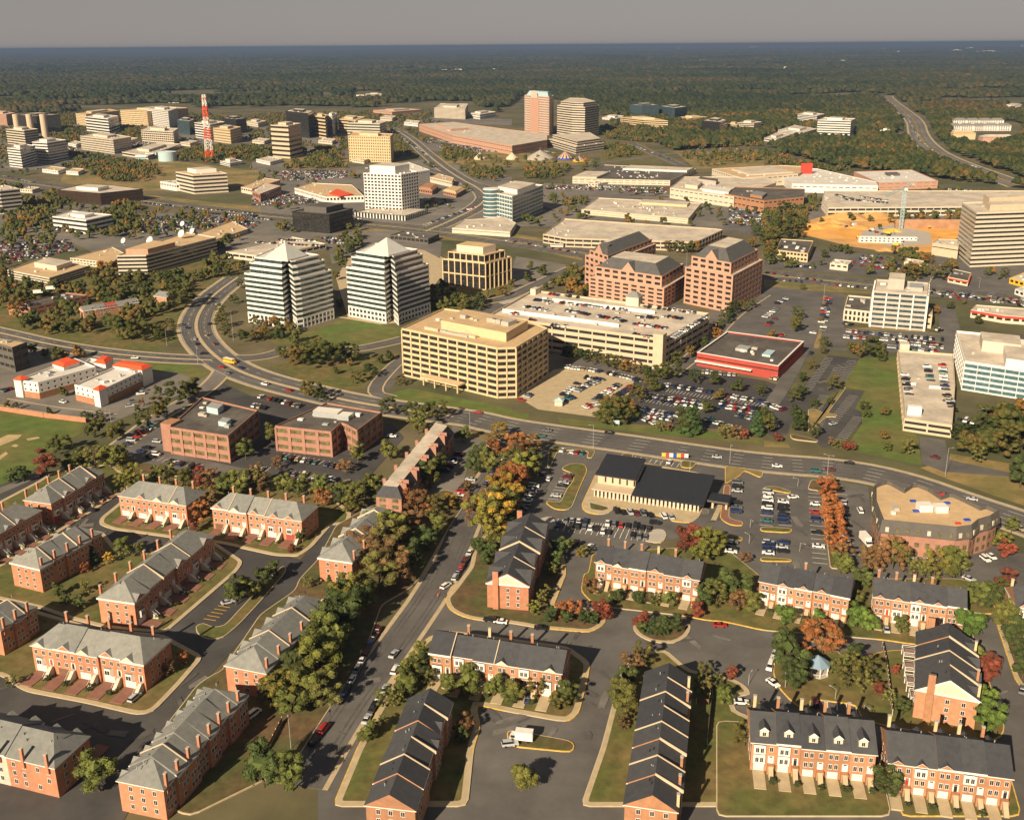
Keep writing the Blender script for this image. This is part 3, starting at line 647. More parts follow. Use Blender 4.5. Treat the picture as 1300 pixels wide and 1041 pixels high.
pyramid('white banded tower with a pyramid roof, the one beside the golden dark cube','F470,237 F660,267 F692,248 F722,275 F738,264 F886,222 F600,180',411,'',0)
# --- dark glazed cube with golden frame
r,P,H=tower('cube shaped office with golden frame and tall dark glass bays beyond the pyramid towers','office building','F953,195 F1168,218 F1296,185 F1060,158',369,2,gold,gdark,.10,5.2,.16,.35,gold,rftan,.8,[])
T=inset(P,3.2); tier(r,T,H-.04,H+5.5,1,gold,gdark,.15,6,.16,rftan); mb=MB(); mb.prism(inset(T,5),H+5.4,H+11,cream,rftan); mb.build('penthouse',r,ORIGIN)
# --- hotel with red roofs
def hotelwing(label,tk,base,reds,pent=()):
    r,P,H=tower(label,'hotel',tk,base,3,white,gdark,.62,4,.68,0,None,rfwhite,.9,pent,name='hotel_wing')
    for u0,v0,u1,v1,hh in reds:
        def q(u,v): return P[0]*(1-u)*(1-v)+P[1]*u*(1-v)+P[2]*u*v+P[3]*(1-u)*v
        C=ccw([q(u0,v0),q(u1,v0),q(u1,v1),q(u0,v1)]); mb=MB(); mb.prism(C,0,H+hh,white); mb.build('corner_tower',r,ORIGIN); hiproof(r,inset(C,-.5),H+hh,H+hh+1.6,redroof,2.5,redroof,'red_roof')
    mb=MB(); mb.ring(inset(P,-.15),P,0.02,3.6,brick2); mb.build('brick_base',r,ORIGIN)
    return r
hotelwing('front wing of the white red capped hotel, nearest the estate','E373,828 E500,858 E748,742 E610,722',516.5,[(-.03,.82,1.04,1.03,1.6),(.8,-.03,1.03,.12,1.2)])
hotelwing('rear wing of the white red capped hotel, beside the dark low block','E83,803 E190,818 E480,738 E375,695',507,[(-.04,-.03,.3,.1,1.2),(-.04,.62,.5,.9,2)],[])
hotelwing('short linking wing of the white red capped hotel','E372,752 E490,772 E560,715 E450,695',486,[(.55,.5,1.04,1.04,3)])
# --- brick offices near the estate
r,P,H=tower('three storey brown brick office with black flat roof, nearer the sports field','office building','I845,172 I1140,216 I1290,88 I1012,22',588,3,brickoff,gwarm,.52,6.5,.22,.25,brickoff,rfflat,.7,[(.3,.62,.5,.8,3,bluegrey,metal),(.68,.3,.82,.45,2.2,bluegrey,metal)])
e=xy(P[1]-P[0]).normalized(); nn=Vector((e.y,-e.x,0)); mb=MB(); a=P[0]
mb.obox(a,e,nn,-6,-.02,-9,-1.5,0,H+1.2,brickoff,brick2); mb.build('corner_bay',r,ORIGIN)
r,P,H=tower('three storey brown brick office with a deep corner entry and black flat roof','office building','J115,166 J395,196 J445,150 J470,158 J525,188 J648,97 J375,50',580.5,3,brickoff,gwarm,.52,6.5,.22,.25,brickoff,rfflat,.7,[])
mb=MB(); a=at('J310,110',H); e=xy(P[1]-P[0]).normalized(); nn=Vector((e.y,-e.x,0)); a=xy(a); mb.obox(a,e,nn,0,13,-5,1,H-.04,H+3,metal,white); mb.obox(a,e,nn,13.02,19,-4,2,H-.04,H+2.2,metal,white); mb.build('roof_plant',r,ORIGIN)
# --- mansard terrace office
Hm=11.5
tk='J618,478 J745,490 J1005,165 J905,140'
P=ccw([xy(at(t,Hm)) for t in tk.split()]); c=sum(P,Vector())/4; ORIGIN=Vector((c.x,c.y,0))
r=empty('office_terrace',ORIGIN,'long brick office with a pale flat roof edged by black mansards and brick dormer walls','office building')
mb=MB(); mb.prism(P,0,Hm-3,brickoff); mb.build('wall',r,ORIGIN)
Q=hiproof(r,inset(P,-.4),Hm-3,Hm+1,rfslate,2.6,rfpale,'mansard_roof')
for i in range(4):
    a,b=P[i],P[(i+1)%4]; Ln=(b-a).length; e=xy(b-a).normalized(); nn=Vector((e.y,-e.x,0)); k=max(2,round(Ln/7))
    for f in range(3):
        for j in range(k):
            w=MB(); w.obox(a,e,nn,Ln*(j+.5)/k-1.3,Ln*(j+.5)/k+1.3,-.05,.08,.9+f*2.8,2.5+f*2.8,gwarm); w.build('window',r,ORIGIN)
    if Ln>30:
        for j in range(1,k):
            if e.y<0 and j%2==0:
                w=MB(); w.obox(a,e,nn,Ln*j/k-.5,Ln*j/k+.5,-2.0,-.6,Hm-.5,Hm+1.9,brickoff); w.build('chimney',r,ORIGIN)
            if e.y>0 and j%2:
                w=MB(); w.obox(a,e,nn,Ln*j/k-1.8,Ln*j/k-1.3,-3.2,.55,Hm-3.1,Hm+1.6,brickoff); w.obox(a,e,nn,Ln*j/k+1.3,Ln*j/k+1.8,-3.2,.55,Hm-3.1,Hm+1.6,brickoff); w.build('dormer_wall',r,ORIGIN)
# --- bank with dark sloping roofs
f0,f1=xy(at('K447,520')),xy(at('K970,600')); e=xy(f1-f0).normalized(); nn=Vector((e.y,-e.x,0)); Ln=(f1-f0).length
ORIGIN=Vector((f0.x,f0.y,0)); r=empty('bank_building',ORIGIN,'low tan bank with two dark sloping metal roofs and a row of pale pilasters','bank')
D=21; mb=MB(); mb.obox(f0,e,nn,0,Ln,-D,-2.5,0,4,beige); 
for j in range(27): mb.obox(f0,e,nn,Ln*j/26.-.45+(.45 if j==0 else 0),Ln*j/26.+.45-(.45 if j==26 else 0),-2.5,-.6,.12,3.9,cream)
mb.build('wall',r,ORIGIN)
mb=MB(); mb.obox(f0,e,nn,.5,Ln-.5,-2.49,-2.42,.6,3.3,gdark); mb.build('window',r,ORIGIN)
def shed(x0,x1,d0,d1,zf,zb,m,th=.5):
    V=[f0+e*x0+nn*d1+Vector((0,0,zf)),f0+e*x1+nn*d1+Vector((0,0,zf)),f0+e*x1+nn*d0+Vector((0,0,zb)),f0+e*x0+nn*d0+Vector((0,0,zb))]
    W=[v-Vector((0,0,th)) for v in V]; b=MB(); b.quads(V+W,[(0,1,2,3),(7,6,5,4),(0,4,5,1),(1,5,6,2),(2,6,7,3),(3,7,4,0)],m); return b
shed(Ln*.37,Ln+2.2,-D-1,.6,4.3,8.2,rfdark).build('roof',r,ORIGIN)
mb=MB(); mb.obox(f0,e,nn,0,Ln*.37-.02,-D,-6,4.0,8.6,beige); mb.obox(f0,e,nn,-.8,Ln*.37,-6,.6,3.9,4.3,beige,beige); 
for j in range(5): mb.obox(f0,e,nn,3+j*3.1,3.7+j*3.1,-6.0,-5.92,5.2,7.6,gdark)
mb.build('clerestory',r,ORIGIN)
shed(-1,Ln*.375,-D-1.5,-5,8.7,11.2,rfdark).build('roof',r,ORIGIN)
mb=MB(); mb.obox(f0,e,nn,Ln+1,Ln+11,-13,-5,3.6,4.4,greyd,rfdark)
for x in (Ln+4,Ln+9.5): mb.obox(f0,e,nn,x,x+.8,-11,-7,0,3.6,beige)
mb.build('drive_through_canopy',r,ORIGIN)
mb=MB(); mb.obox(f0,e,nn,Ln+6,Ln+8,-20,4,.05,.35,concrete); mb.build('drive_through_kerb',r,ORIGIN)
# --- scalloped brick office with tan roof
tk='L540,470 L575,455 L612,445 L650,460 L698,487 L730,466 L765,461 L830,485 L885,522 L915,512 L945,512 L1010,540 L1080,575 L1110,568 L1187,602 L1140,632 L1080,650 L1045,680 L965,690 L580,652 L560,600 L540,545'
Hb=h_from('L955,690',px('L938,850')[:2]); P=ccw([xy(at(t,Hb)) for t in tk.split()]); c=sum(P,Vector())/len(P); ORIGIN=Vector((c.x,c.y,0))
r=empty('office_building',ORIGIN,'brick office with scalloped outline, dark mansard band and flat tan roof','office building')
mb=MB(); mb.prism(inset(P,.9),0,Hb-3.4,brickoff); mb.build('wall',r,ORIGIN)
Qo=inset(P,-.1); Qi=inset(P,.8); mb=MB(); n=len(P)
for i in range(n):
    j=(i+1)%n; mb.face([(Qo[i].x,Qo[i].y,Hb-3.4),(Qo[j].x,Qo[j].y,Hb-3.4),(Qi[j].x,Qi[j].y,Hb+1.6),(Qi[i].x,Qi[i].y,Hb+1.6)],greyd)
mb.face([(q.x,q.y,Hb-3.4) for q in Qo[::-1]],greyd); Qj=inset(P,1.1); mb.ring(Qi,Qj,Hb-.1,Hb+1.6,greyd); mb.face([(q.x,q.y,Hb) for q in Qj],rftan); mb.build('mansard_roof',r,ORIGIN)
Pw=inset(P,.9)
for i in range(n):
    a,b=Pw[i],Pw[(i+1)%n]; Ln=(b-a).length
    if Ln<4: continue
    e=xy(b-a).normalized(); nn=Vector((e.y,-e.x,0)); k=max(1,round(Ln/3.6))
    for f in range(2):
        for j in range(k):
            w=MB(); 
            if f==0 and Ln>40 and 5<j<k-1: 
                if j%3==0: w.obox(a,e,nn,Ln*j/k,Ln*(j+2.2)/k,-.05,.04,.3,3.2,black); w.build('garage_opening',r,ORIGIN)
                continue
            w.obox(a,e,nn,Ln*(j+.5)/k-.8,Ln*(j+.5)/k+.8,-.05,.07,1+f*3.7,2.9+f*3.7,gwarm); w.build('window',r,ORIGIN)
    for j in range(k):
        w=MB(); w.obox(a,e,nn,Ln*(j+.5)/k-.6,Ln*(j+.5)/k+.6,.0,.95,Hb-2.7,Hb-.9,gwarm if j%4 else cream); w.build('dormer_window',r,ORIGIN)
for t,sx,sy,hh,m in [('L800,580',5,4,2.6,white),('L880,585',4.5,4,2.4,white),('L655,575',2,4,1.2,greyc),('L760,588',2.2,1.5,.5,bluep),('L745,538',2.2,1.5,.5,bluep),('L1015,632',2.2,1.5,.5,bluep),('L915,548',2.2,1.5,.5,bluep),('L645,600',1.5,1.5,1,white),('L970,650',2,1.2,.5,redp)]:
    p=xy(at(t,Hb)); w=MB(); w.box(p.x-sx/2,p.x+sx/2,p.y-sy/2,p.y+sy/2,Hb+.01,Hb+hh,m); w.build('roof_unit' if hh>.9 else 'skylight',r,ORIGIN)
# --- left side mid buildings
tower('dark low block with a tan roof cut by the left edge beside the hotel','office building','E-90,600 E60,640 E135,612 E0,590',473,3,greyd,gdark,.6,5,.2,0,None,rftan,.6,[])
tower('long brown brick garage holding white vans on its roof among trees','parking deck','E40,432 E150,440 E440,378 E330,365',402,2,brickoff,black,.72,6,.3,0,None,rfflat,.9,[],name='parking_deck')
r,P,H=tower('banded brown office with satellite dishes on its roof above the trees','office building','E583,180 E730,178 E1082,88 E930,62',349,5,cream,gdark,.45,0,.2,0,None,rftan,.8,[(.2,.05,.95,.42,5,brickpink,rftan)])
DISH=(P,H)
tower('three storey tan office with flat roof at the left by autumn trees','office building','E37,252 E247,292 E452,228 E215,190',363.5,3,cream,gdark,.5,0,.2,0,None,rftan,.8,[(.25,.45,.75,.85,4,cream,rfpale)])
tower('low tan roofed link building between the dish topped block and the three storey office','office building','E350,190 E560,215 E620,165 E560,135',340,2,cream,gdark,.6,4,.3,0,None,rftan,.6,[])
tower('long low tan roofed block trailing behind the dish topped office','office building','E920,95 E1060,105 E1240,45 E1160,5',312,2,cream,gdark,.6,4,.3,0,None,rftan,.6,[])
tower('broad low mirrored brown block with flat pale roof plant','office building','A285,795 A500,812 A715,790 A560,770 A400,770',262.5,3,bronze,bronze,.2,0,.2,0,None,rfpale,.6,[(.3,.3,.8,.8,4,white,rfpale)],H=14)
tower('small white banded office beside a crowded lot below the mirrored block','office building','A262,928 A430,948 A562,920 A360,900',297.5,3,white,gdark,.5,0,.2,0,None,rfwhite,.7,[(.35,.3,.75,.7,3,white,rfwhite)])
tower('grey banded office cut by the left picture edge','office building','A-120,800 A0,800 A100,790 A20,770',272,6,greyc,gdark,.45,0,.2,0,None,rfpale,.8,[])
tower('five storey cream banded office with roof plant next to the highway','office building','A878,705 A965,722 A1135,712 A1050,692',247,5,cream,gdark,.5,0,.2,0,None,rftan,.8,[(.1,.3,.6,.9,5,white,rfpale)])
tower('low white outbuilding in front of the five storey cream banded office','shop','A800,752 A880,765 A960,760 A890,745',243,1,white,gdark,.7,4,.4,0,None,rfwhite,.5,[],name='shop_building')
tower('dark glass block with a stepped black roof beside the highway','office building','B198,905 B385,920 B505,890 B330,875',297,4,black,gdark,.2,0,.2,0,None,rfflat,.8,[(.2,.2,.8,.9,6,greyd,rfflat)],dep=.3)
tower('white square tower with a punched window grid and blank white crown','office building','B557,712 B745,720 B832,705 B660,690',272.5,12,white,gdark,.45,4.4,.3,0,None,rfwhite,.9,[(.12,.1,.8,.9,9,white,rfpale)])
r,P,H=tower('low arcaded podium with a green roof edge around the white square tower','podium','B515,905 B765,925 B880,890 B640,880',279,1,ggreen,gdark,.3,4,.35,.3,white,rfpale,.6,[],name='podium_building')
r,P,H=tower('blue glass office with white bands and a taller curved glass bay beside the crossroads','office building','B1163,800 C40,830 C195,772 B1290,755',285,7,white,gteal,.26,5,.07,0,None,rfpale,1,[(.3,.2,.95,.8,5,white,rfpale)],dep=.15)
mb=MB(); c=P[0]*.72+P[1]*.28+(P[0]-P[3])*.02
for f in range(8): mb.cyl(c.x,c.y,f*(H+5)/8,(f+.8)*(H+5)/8,9.2,9.2,gteal,20); mb.cyl(c.x,c.y,(f+.8)*(H+5)/8+.01,(f+1)*(H+5)/8-.01,9.4,9.4,white,20)
mb.build('curved_bay',r,ORIGIN)
tower('stepped concrete planter terrace at the foot of the curved glass office','terrace','B1000,985 B1290,1005 C60,960 C0,930 B1060,945',294.5,1,cream,black,.9,0,.2,0,None,rfpale,.5,[],H=5,name='terrace_block')
tower('wide cream department store with a flat pale roof in the middle of the mall','store','C388,893 C920,940 C985,862 C470,835',282,2,cream,gdark,.85,9,.3,.2,gold,rfpale,.7,[(.45,.72,.9,.95,2.5,gold,rfpale)],name='department_store')
tower('long low parking structure with ramps before the cream department store','parking deck','G195,72 G310,92 G960,112 G1095,50 C1050,990 C300,940',311,2,beige,black,.5,8,.08,.1,None,rfpale,.8,[],H=8,name='parking_deck')
tower('long white mall block with a dark roof field beyond the parking lots','store','C342,738 C830,748 C960,690 C500,670',236,2,cream,gdark,.82,9,.3,0,None,rfflat,.7,[(.3,.7,.98,.98,2.5,white,rfpale),(.0,.0,.25,.4,3,cream,rfpale)],name='mall_building')
tower('jumbled pale flat roofs in the centre of the mall','mall','C830,785 C1150,830 D60,760 D0,730 C900,730',250,2,cream,gdark,.85,8,.3,0,None,rfpale,.7,[(.2,.2,.4,.6,4,cream,rfpale),(.5,.1,.9,.4,3,white,rfwhite),(.3,.7,.6,.9,5,greyc,rfflat)],name='mall_building',H=12)
tower('brick mall entrance block with gabled portals right of the cream department store','mall','C1105,815 D0,850 D200,830 D205,790 C1160,780',264,2,brick2,gdark,.8,7,.3,0,None,rfflat,.7,[(.6,.2,.9,.7,3,brick2,rfgrey)],name='mall_building',H=13)
tower('tan roofed store block behind the centre of the mall','store','C1040,690 C1190,735 D170,715 D230,680 D80,672',233,2,cream,gdark,.85,8,.3,0,None,rftan,.7,[(.2,.2,.8,.8,2,cream,rfpale)],name='department_store',H=13)
r,P,H=tower('pale flat roofed hall beside a bright red square sign','store','D140,765 D570,775 D560,755 D270,690 D30,680',243,1,white,gdark,.9,8,.3,0,None,rfwhite,.7,[],name='department_store',H=10)
mb=MB(); a=at('D182,712',H); e=Vector((1,0,0)); mb.obox(xy(a),e,Vector((0,-1,0)),0,15,0,3,H-.1,H+14,redp); mb.build('sign',r,ORIGIN)
tower('large tan store with a dark stair entrance and white roof at the mall end','store','D450,705 D575,760 D870,750 D740,695',242,2,brickpink,gdark,.92,10,.3,0,None,rfwhite,.8,[(.3,.4,.45,.6,3,greyd,greyd)],name='department_store')
tower('very long open parking structure with pale rails behind the blue crane','parking deck','D290,850 D320,885 D1000,880 D1400,860 D1300,800 D300,800',266,2,cream,black,.5,8,.08,.1,None,rfpale,.8,[],H=9,name='parking_deck')
tower('low dark pavilion beside the crossroads behind the golden cube','pavilion','F690,75 F880,95 F935,70 F760,55',309,1,greyd,gdark,.5,5,.2,0,None,rfflat,.5,[],name='pavilion_building')
tower('open parking deck full of cars behind the nearer pyramid tower','parking deck','E1130,160 E1330,185 F370,120 F200,85',327,1,cream,black,.6,8,.1,0,None,rfpale,.8,[],H=5,name='parking_deck')
DECK5=1
tower('brown two storey store beside the highway lots','store','B0,800 B40,815 B145,775 B60,760',257,1,brickoff,gdark,.6,6,.3,0,None,rfpale,.5,[],name='shop_building')
tower('low shop with tan roof along the lots','shop','A1205,780 B0,790 B140,745 B60,735',250,1,cream,gdark,.7,6,.3,0,None,rftan,.5,[],name='shop_building',H=7)
r,P,H=tower('white arcaded shop with a broad tan roof','shop','B212,785 B370,830 B560,825 B500,770 B300,760',253,1,white,gdark,.6,4,.4,0,None,rftan,.5,[],name='shop_building',H=7)
mb=MB(); C=ccw([xy(at(t,H+.4)) for t in 'B385,815 B425,792 B505,818 B440,830'.split()]); mb.prism(C,H-.03,H+1.6,redroof); mb.build('red_roof',r,ORIGIN)
tower('white shed roofed hall beside the road behind the white square tower','shop','B705,668 B830,705 B890,695 B780,655',219,1,white,gdark,.9,6,.3,0,None,rfwhite,.5,[],H=8,name='shop_building')
tower('cream shop with a stepped parapet beside the crossroads','shop','B890,730 B1000,755 B1010,735 B930,712',232,1,cream,gdark,.8,6,.3,0,None,rftan,.5,[],H=7,name='shop_building')
for k,(tk,lab) in enumerate([('B830,790 B900,800 B930,775 B870,765','brown roofed restaurant in the road fork, nearest the white square tower'),('B955,800 B1020,815 B1065,790 B1000,780','brown roofed restaurant in the road fork, beside the crossroads')]):
    r,P,H=tower(lab,'restaurant',tk,250,1,brickoff,gdark,.6,5,.3,0,None,rfflat,.4,[],H=4.5,name='restaurant_building'); hiproof(r,inset(P,-.8),H+.5,H+3,brick2 if k==0 else rftan,4)
r,P,H=tower('long low strip of shops with a red fascia beside the highway','shop','H1035,450 H1200,478 H1500,500 H1400,450 H1060,425',413,1,cream,gdark,.5,5,.3,0,None,rfpale,.5,[],H=5,name='shop_building')
mb=MB(); mb.ring(inset(P,-.25),inset(P,-.01),3.6,5.1,redp); mb.build('fascia',r,ORIGIN)
r,P,H=tower('cream fuel station kiosk with an orange canopy by the highway','shop','H920,285 H1020,305 H1035,265 H950,245',359,1,cream,gdark,.5,5,.3,0,None,rfflat,.5,[],H=4,name='kiosk_building')
mb=MB(); mb.ring(inset(P,-.6),inset(P,-.01),3.0,3.9,redroof); mb.build('canopy',r,ORIGIN)
tower('yellow fronted kiosk at the right edge beside the highway','shop','H1228,290 H1300,310 H1400,290 H1300,262',362,1,yellowp,gdark,.5,5,.3,0,None,rfpale,.4,[],H=4,name='kiosk_building')
tower('white pump canopy building at the right edge of the highway','shop','H1255,345 H1300,360 H1400,340 H1320,325',374,1,white,gdark,.5,5,.3,0,None,bluegrey,.4,[],H=4,name='kiosk_building')
# --- far skyline: (label, category, roof corners, foot y, floors, wall, glass, spandrel, bay, pier, roof)
FAR=[
('brown brick apartment slab at the left end of the skyline','apartment block','A-60,410 A30,418 A75,408',160,9,brickpink,gdark,.5,5,.4),
('dark mirrored slab flanked by three tan round shafts','office building','A75,420 A180,425 A300,418 A200,412',170,9,gdark,gdark,.3,0,.2),
('pale stepped office behind the white banded one at far left','office building','A28,490 A120,500 A190,490',186,6,cream,gdark,.45,0,.2),
('white banded office nearest the highway at far left','office building','A35,585 A100,592 A175,572',214,7,white,gdark,.5,0,.2),
('white banded office behind the parked vans at left','office building','A160,555 A235,560 A332,545 A230,535',207,7,white,gdark,.5,0,.2),
('white tower on a wide podium among the left cluster','office building','A425,428 A540,440 A592,425',170,5,white,gdark,.45,0,.2),
('cream gridded office in front of the white podium tower','office building','A400,525 A565,545 A655,530 A500,505',196,6,cream,gdark,.4,5,.2),
('tan serrated apartment range behind the white podium tower','apartment block','A378,412 A430,418 A595,398 A540,390',160,7,gold,gdark,.5,5,.4),
('long tan apartment range at the back of the left cluster','apartment block','A600,395 A735,402 A940,385 A800,375',160,7,gold,gdark,.5,5,.4),
('tall white gridded tower above the tan apartments','office building','A735,388 A840,402 A888,385 A800,376',163,9,white,gdark,.42,4,.25),
('cream flat fronted office below the tall white gridded tower','office building','A705,495 A865,505 A890,488',185,6,cream,gdark,.4,6,.15),
('low pale ramped building above the water tank','office building','A610,605 A740,625 A905,565 A780,560',203,1,cream,gdark,.5,0,.2),
('navy mirrored slab left of the lattice mast','office building','A885,445 A945,452 A975,440',172,6,gblue,gblue,.3,0,.2),
('white banded slab just behind the lattice mast','office building','A972,458 A1050,468 A1125,455',178,6,white,gdark,.45,0,.2),
('tan fronted dark office right of the lattice mast','office building','A1065,485 A1150,495 A1205,480',183,5,gold,gdark,.5,4,.3),
('black mirrored block behind the lattice mast','office building','A1110,435 A1180,442 A1232,435',170,5,black,gdark,.3,0,.2),
('white low offices at the right of the lattice mast','office building','A1100,650 A1150,662 A1212,650',208,2,white,gdark,.5,0,.2),
('pale warehouse with a barrel roof beyond the black mirrored block','warehouse','A1232,450 A1290,460 A1330,450',162,2,cream,gdark,.8,0,.2),
('tan brutalist tower with stepped blank shafts','office building','B92,470 B180,475 B245,462 B160,458',202,7,beige,gdark,.55,0,.2),
('black glass tower with white bands and a pale crown','office building','B167,400 B280,412 B308,398 B200,390',176,8,black,gdark,.3,0,.2),
('gold banded office beside the black glass tower','office building','B308,425 B365,432 B375,418 B325,412',176,6,gold,gdark,.45,0,.2),
('white finned tower between the gold banded offices','office building','B372,422 B400,426 B425,412 B395,408',172,6,white,gdark,.3,3,.4),
('gold banded low office behind the pale hotel','office building','B430,440 B520,448 B565,430 B470,422',172,5,gold,gdark,.5,0,.2),
('grey green ribbon office behind the pale hotel','office building','B475,460 B638,465 B672,452 B540,440',175,5,cream,ggreen,.45,0,.2),
('golden balconied hotel with square end towers','hotel','B480,525 B690,530 B705,515 B500,505',207,9,gold,gwarm,.45,4,.45),
('pale stepped office on a wooded rise in the far middle','office building','B910,385 B1065,392 B1080,365 B940,362',152,8,cream,gdark,.45,4,.3),
('pink granite tower with an arched gable and green roof','office building','C102,320 C225,330 C248,322 C130,315',172,16,pinkgran,gdark,.4,5,.4),
('round cornered white banded tower with a lower step','office building','C265,372 C340,380 C405,382 C475,372 C420,355 C310,352',176,13,cream,gdark,.5,0,.2),
('wide white parking podium below the round cornered tower','parking deck','C220,540 C360,580 C500,560 C440,525',190,3,cream,black,.5,0,.2),
('red brick mall with pale portals beside the pink tower','mall','B835,465 B1005,520 B1300,575 C215,545 C215,515 C0,490 B1000,455',187,2,brickpink,gdark,.85,8,.3),
('blue glass slab on the wooded horizon','office building','C627,368 C690,372 C775,370 C720,362',149,7,gblue,gblue,.2,0,.2),
('low blue glass hall beside the blue slab','office building','C775,375 C855,385 C918,378 C850,370',150,5,gblue,gblue,.25,0,.2),
('tan stepped campus range below the blue slab','office building','C580,432 C700,445 C820,450 C700,425',164,4,gold,gdark,.5,0,.2),
('low white hall left of the tan stepped campus','warehouse','C490,432 C570,440 C600,425',154,2,white,gdark,.8,0,.2),
('tan campus block right of the blue glass hall','office building','C870,430 C940,435 C1018,430',154,3,gold,gdark,.5,0,.2),
('black glass campus cube with a grey roof','office building','C990,448 C1080,456 C1118,445 C1050,432',169,5,black,gdark,.3,0,.2),
('gold campus block beside the black glass cube','office building','C1118,465 C1165,470 C1180,462',166,4,gold,gdark,.5,0,.2),
('cream banded campus block furthest right of the group','office building','C1168,458 C1250,462 C1290,455 C1210,448',166,4,cream,gdark,.45,0,.2),
('long white hospital slab in the woods','hospital','D268,445 D435,450 D457,438 D300,432',175,7,white,gdark,.5,0,.2),
('white upper hospital block behind the long slab','hospital','D168,415 D265,425 D302,415 D200,405',158,5,white,gdark,.5,0,.2),
('stepped low hospital wing beside the long slab','hospital','D70,495 D200,508 D265,490 D150,470',171,2,white,gdark,.5,0,.2),
('white villa like clinic at the foot of the hospital','clinic','D0,535 D60,545 D130,520 D70,505',180,1,white,gdark,.6,0,.2),
('long low pale building in the woods at the right edge','warehouse','D1170,375 D1260,385 D1330,370',138,2,white,gdark,.6,0,.2),
('white flat hall by the motorway in the woods','warehouse','D580,497 D620,500 D640,494',168,1,white,gdark,.8,0,.2),
('pink roofed store hall at the edge of the far forest','warehouse','B605,395 B700,405 B850,392 B760,388',146,1,brickpink,gdark,.9,0,.2),
('pale hall in the trees beyond the stepped office','warehouse','B1080,410 B1140,418 B1220,405',152,2,white,gdark,.7,0,.2),
]
for lab,cat,tk,base,fl,wm,gm,sp,bay,pier in FAR:
    _r,_P,_H=tower(lab,cat,tk,base,fl,wm,gm,sp,bay,pier,0,None,rfpale if wm is not gold else rftan,.8,[(.25,.25,.7,.75,4,wm,rfpale)],name={'apartment block':'apartment_block','hotel':'hotel_tower','mall':'mall_building','hospital':'hospital_building','parking deck':'parking_deck','warehouse':'warehouse','clinic':'clinic_building'}.get(cat,'office_building'))
    if 'pink granite' in lab:
        hiproof(_r,inset(_P,4),_H+.5,_H+9,bluegrey,6); a,b=_P[0],_P[1]; e=xy(b-a).normalized(); nn=Vector((e.y,-e.x,0)); Ln=(b-a).length; mb=MB()
        mb.obox(a,e,nn,Ln*.25,Ln*.6,.02,1.2,0,_H-6,brickpink); 
        for k in range(9): t0,t1=math.pi*k/9,math.pi*(k+1)/9; c0=a+e*(Ln*.425); R_=Ln*.14; mb.face([c0+nn*1.3+Vector((0,0,_H-4)),c0+nn*1.3+e*(-R_*math.cos(t0))+Vector((0,0,_H-4+R_*math.sin(t0))),c0+nn*1.3+e*(-R_*math.cos(t1))+Vector((0,0,_H-4+R_*math.sin(t1)))],pinkgran)
        mb.build('arched_gable',_r,ORIGIN)
    if 'round cornered' in lab: tier(_r,inset(_P,7),_H-.04,_H+8,2,cream,gdark,.5,0,.2,rfpale)
for tk,lab in [('B20,640 B90,655 B150,640', 'low white shop at the left of the central car lots'), ('A340,560 A380,568 A410,555', 'low pale shop between the white offices at far left'), ('A210,690 A290,700 A330,685', 'low tan roofed shop in front of the far left white offices'), ('A330,700 A390,705 A420,690', 'low white shop beside the tan roofed one at far left'), ('A560,545 A640,552 A690,535', 'low pale store between the cream offices at far left'), ('A900,555 A950,562 A990,550', 'low cream store left of the lattice mast'), ('B0,545 B60,552 B90,540', 'low pale warehouse left of the brutalist tower'), ('B330,545 B400,552 B420,540', 'low cream annex beside the brutalist tower'), ('B640,430 B700,436 B720,425', 'low pale store beside the golden hotel'), ('B760,455 B830,462 B840,450', 'low white store left of the brick mall'), ('B500,640 B560,648 B590,636', 'low tan shop below the golden hotel'), ('A100,790 A160,795 A200,782', 'small pale shop beside the far left highway'), ('B240,905 B300,930 B340,920', 'low flat shop by the dark glass block'), ('C420,760 C470,765 C520,755', 'small pale kiosk among the mall car lots'), ('H700,210 H790,225 H800,205', 'low tan building at the side road before the hotel wing'), ('H330,215 H420,225 H440,205', 'low brown shop right of the two storey cream office')]:
    yy=max(px(t)[1] for t in tk.split())
    tower(lab,'shop',tk,yy+4,1,white if 'white' in lab else cream,gdark,.7,5,.4,0,None,rftan if 'tan' in lab else rfpale,.5,[],name='shop_building')
# tan shafts of the dark slab
for k,t in enumerate(['A92,480','A160,490','A230,500']):
    mb=MB(); p=at((px(t)[0],px(t)[1]+10)); hs_=h_from('%f,145.2'%px(t)[0],(px(t)[0],px(t)[1]+10)); mb.cyl(p.x,p.y,0,hs_,6.5,6.5,beige,16); o=mb.build('stair_shaft',None,Vector((p.x,p.y,0))); tag(o,['leftmost','middle','rightmost'][k]+' of the three tan round shafts against the dark mirrored slab','shaft','round shafts of the dark slab')
# ================================================================ town houses
def shared(name,fn):
    b=MB(); fn(b); return b.mesh(name)
def _win(b): b.box(-.5,.5,-.07,0,0,1,white)
def _pane(b):
    for x0,x1 in ((-.42,-.03),(.03,.42)): b.box(x0,x1,-.075,-.02,.08,.92,gdark)
ME_WIN=shared('window',_win); ME_PANE=shared('pane',_pane)
def _tri(b):
    b.box(-.5,.5,-.05,0,0,1,white)
ME_GAR={}
for nm,m in (('w',white),('r',redwall),('b',wood)):
    def _g(b,m=m):
        b.box(-.5,.5,-.06,0,0,1,m)
        for k in range(1,4): b.box(-.47,.47,-.065,-.05,k*.25-.012,k*.25+.012,greyd)
    ME_GAR[nm]=shared('garage_door',_g)
ME_DOOR={}
for nm,m in (('w',white),('r',redp),('d',black)):
    def _d(b,m=m):
        b.box(-.75,.75,-.06,0,0,1.25,white); b.box(-.42,.42,-.09,-.06,0,.95,m); b.box(-.42,.42,-.09,-.06,1.0,1.18,gdark)
    ME_DOOR[nm]=shared('door',_d)
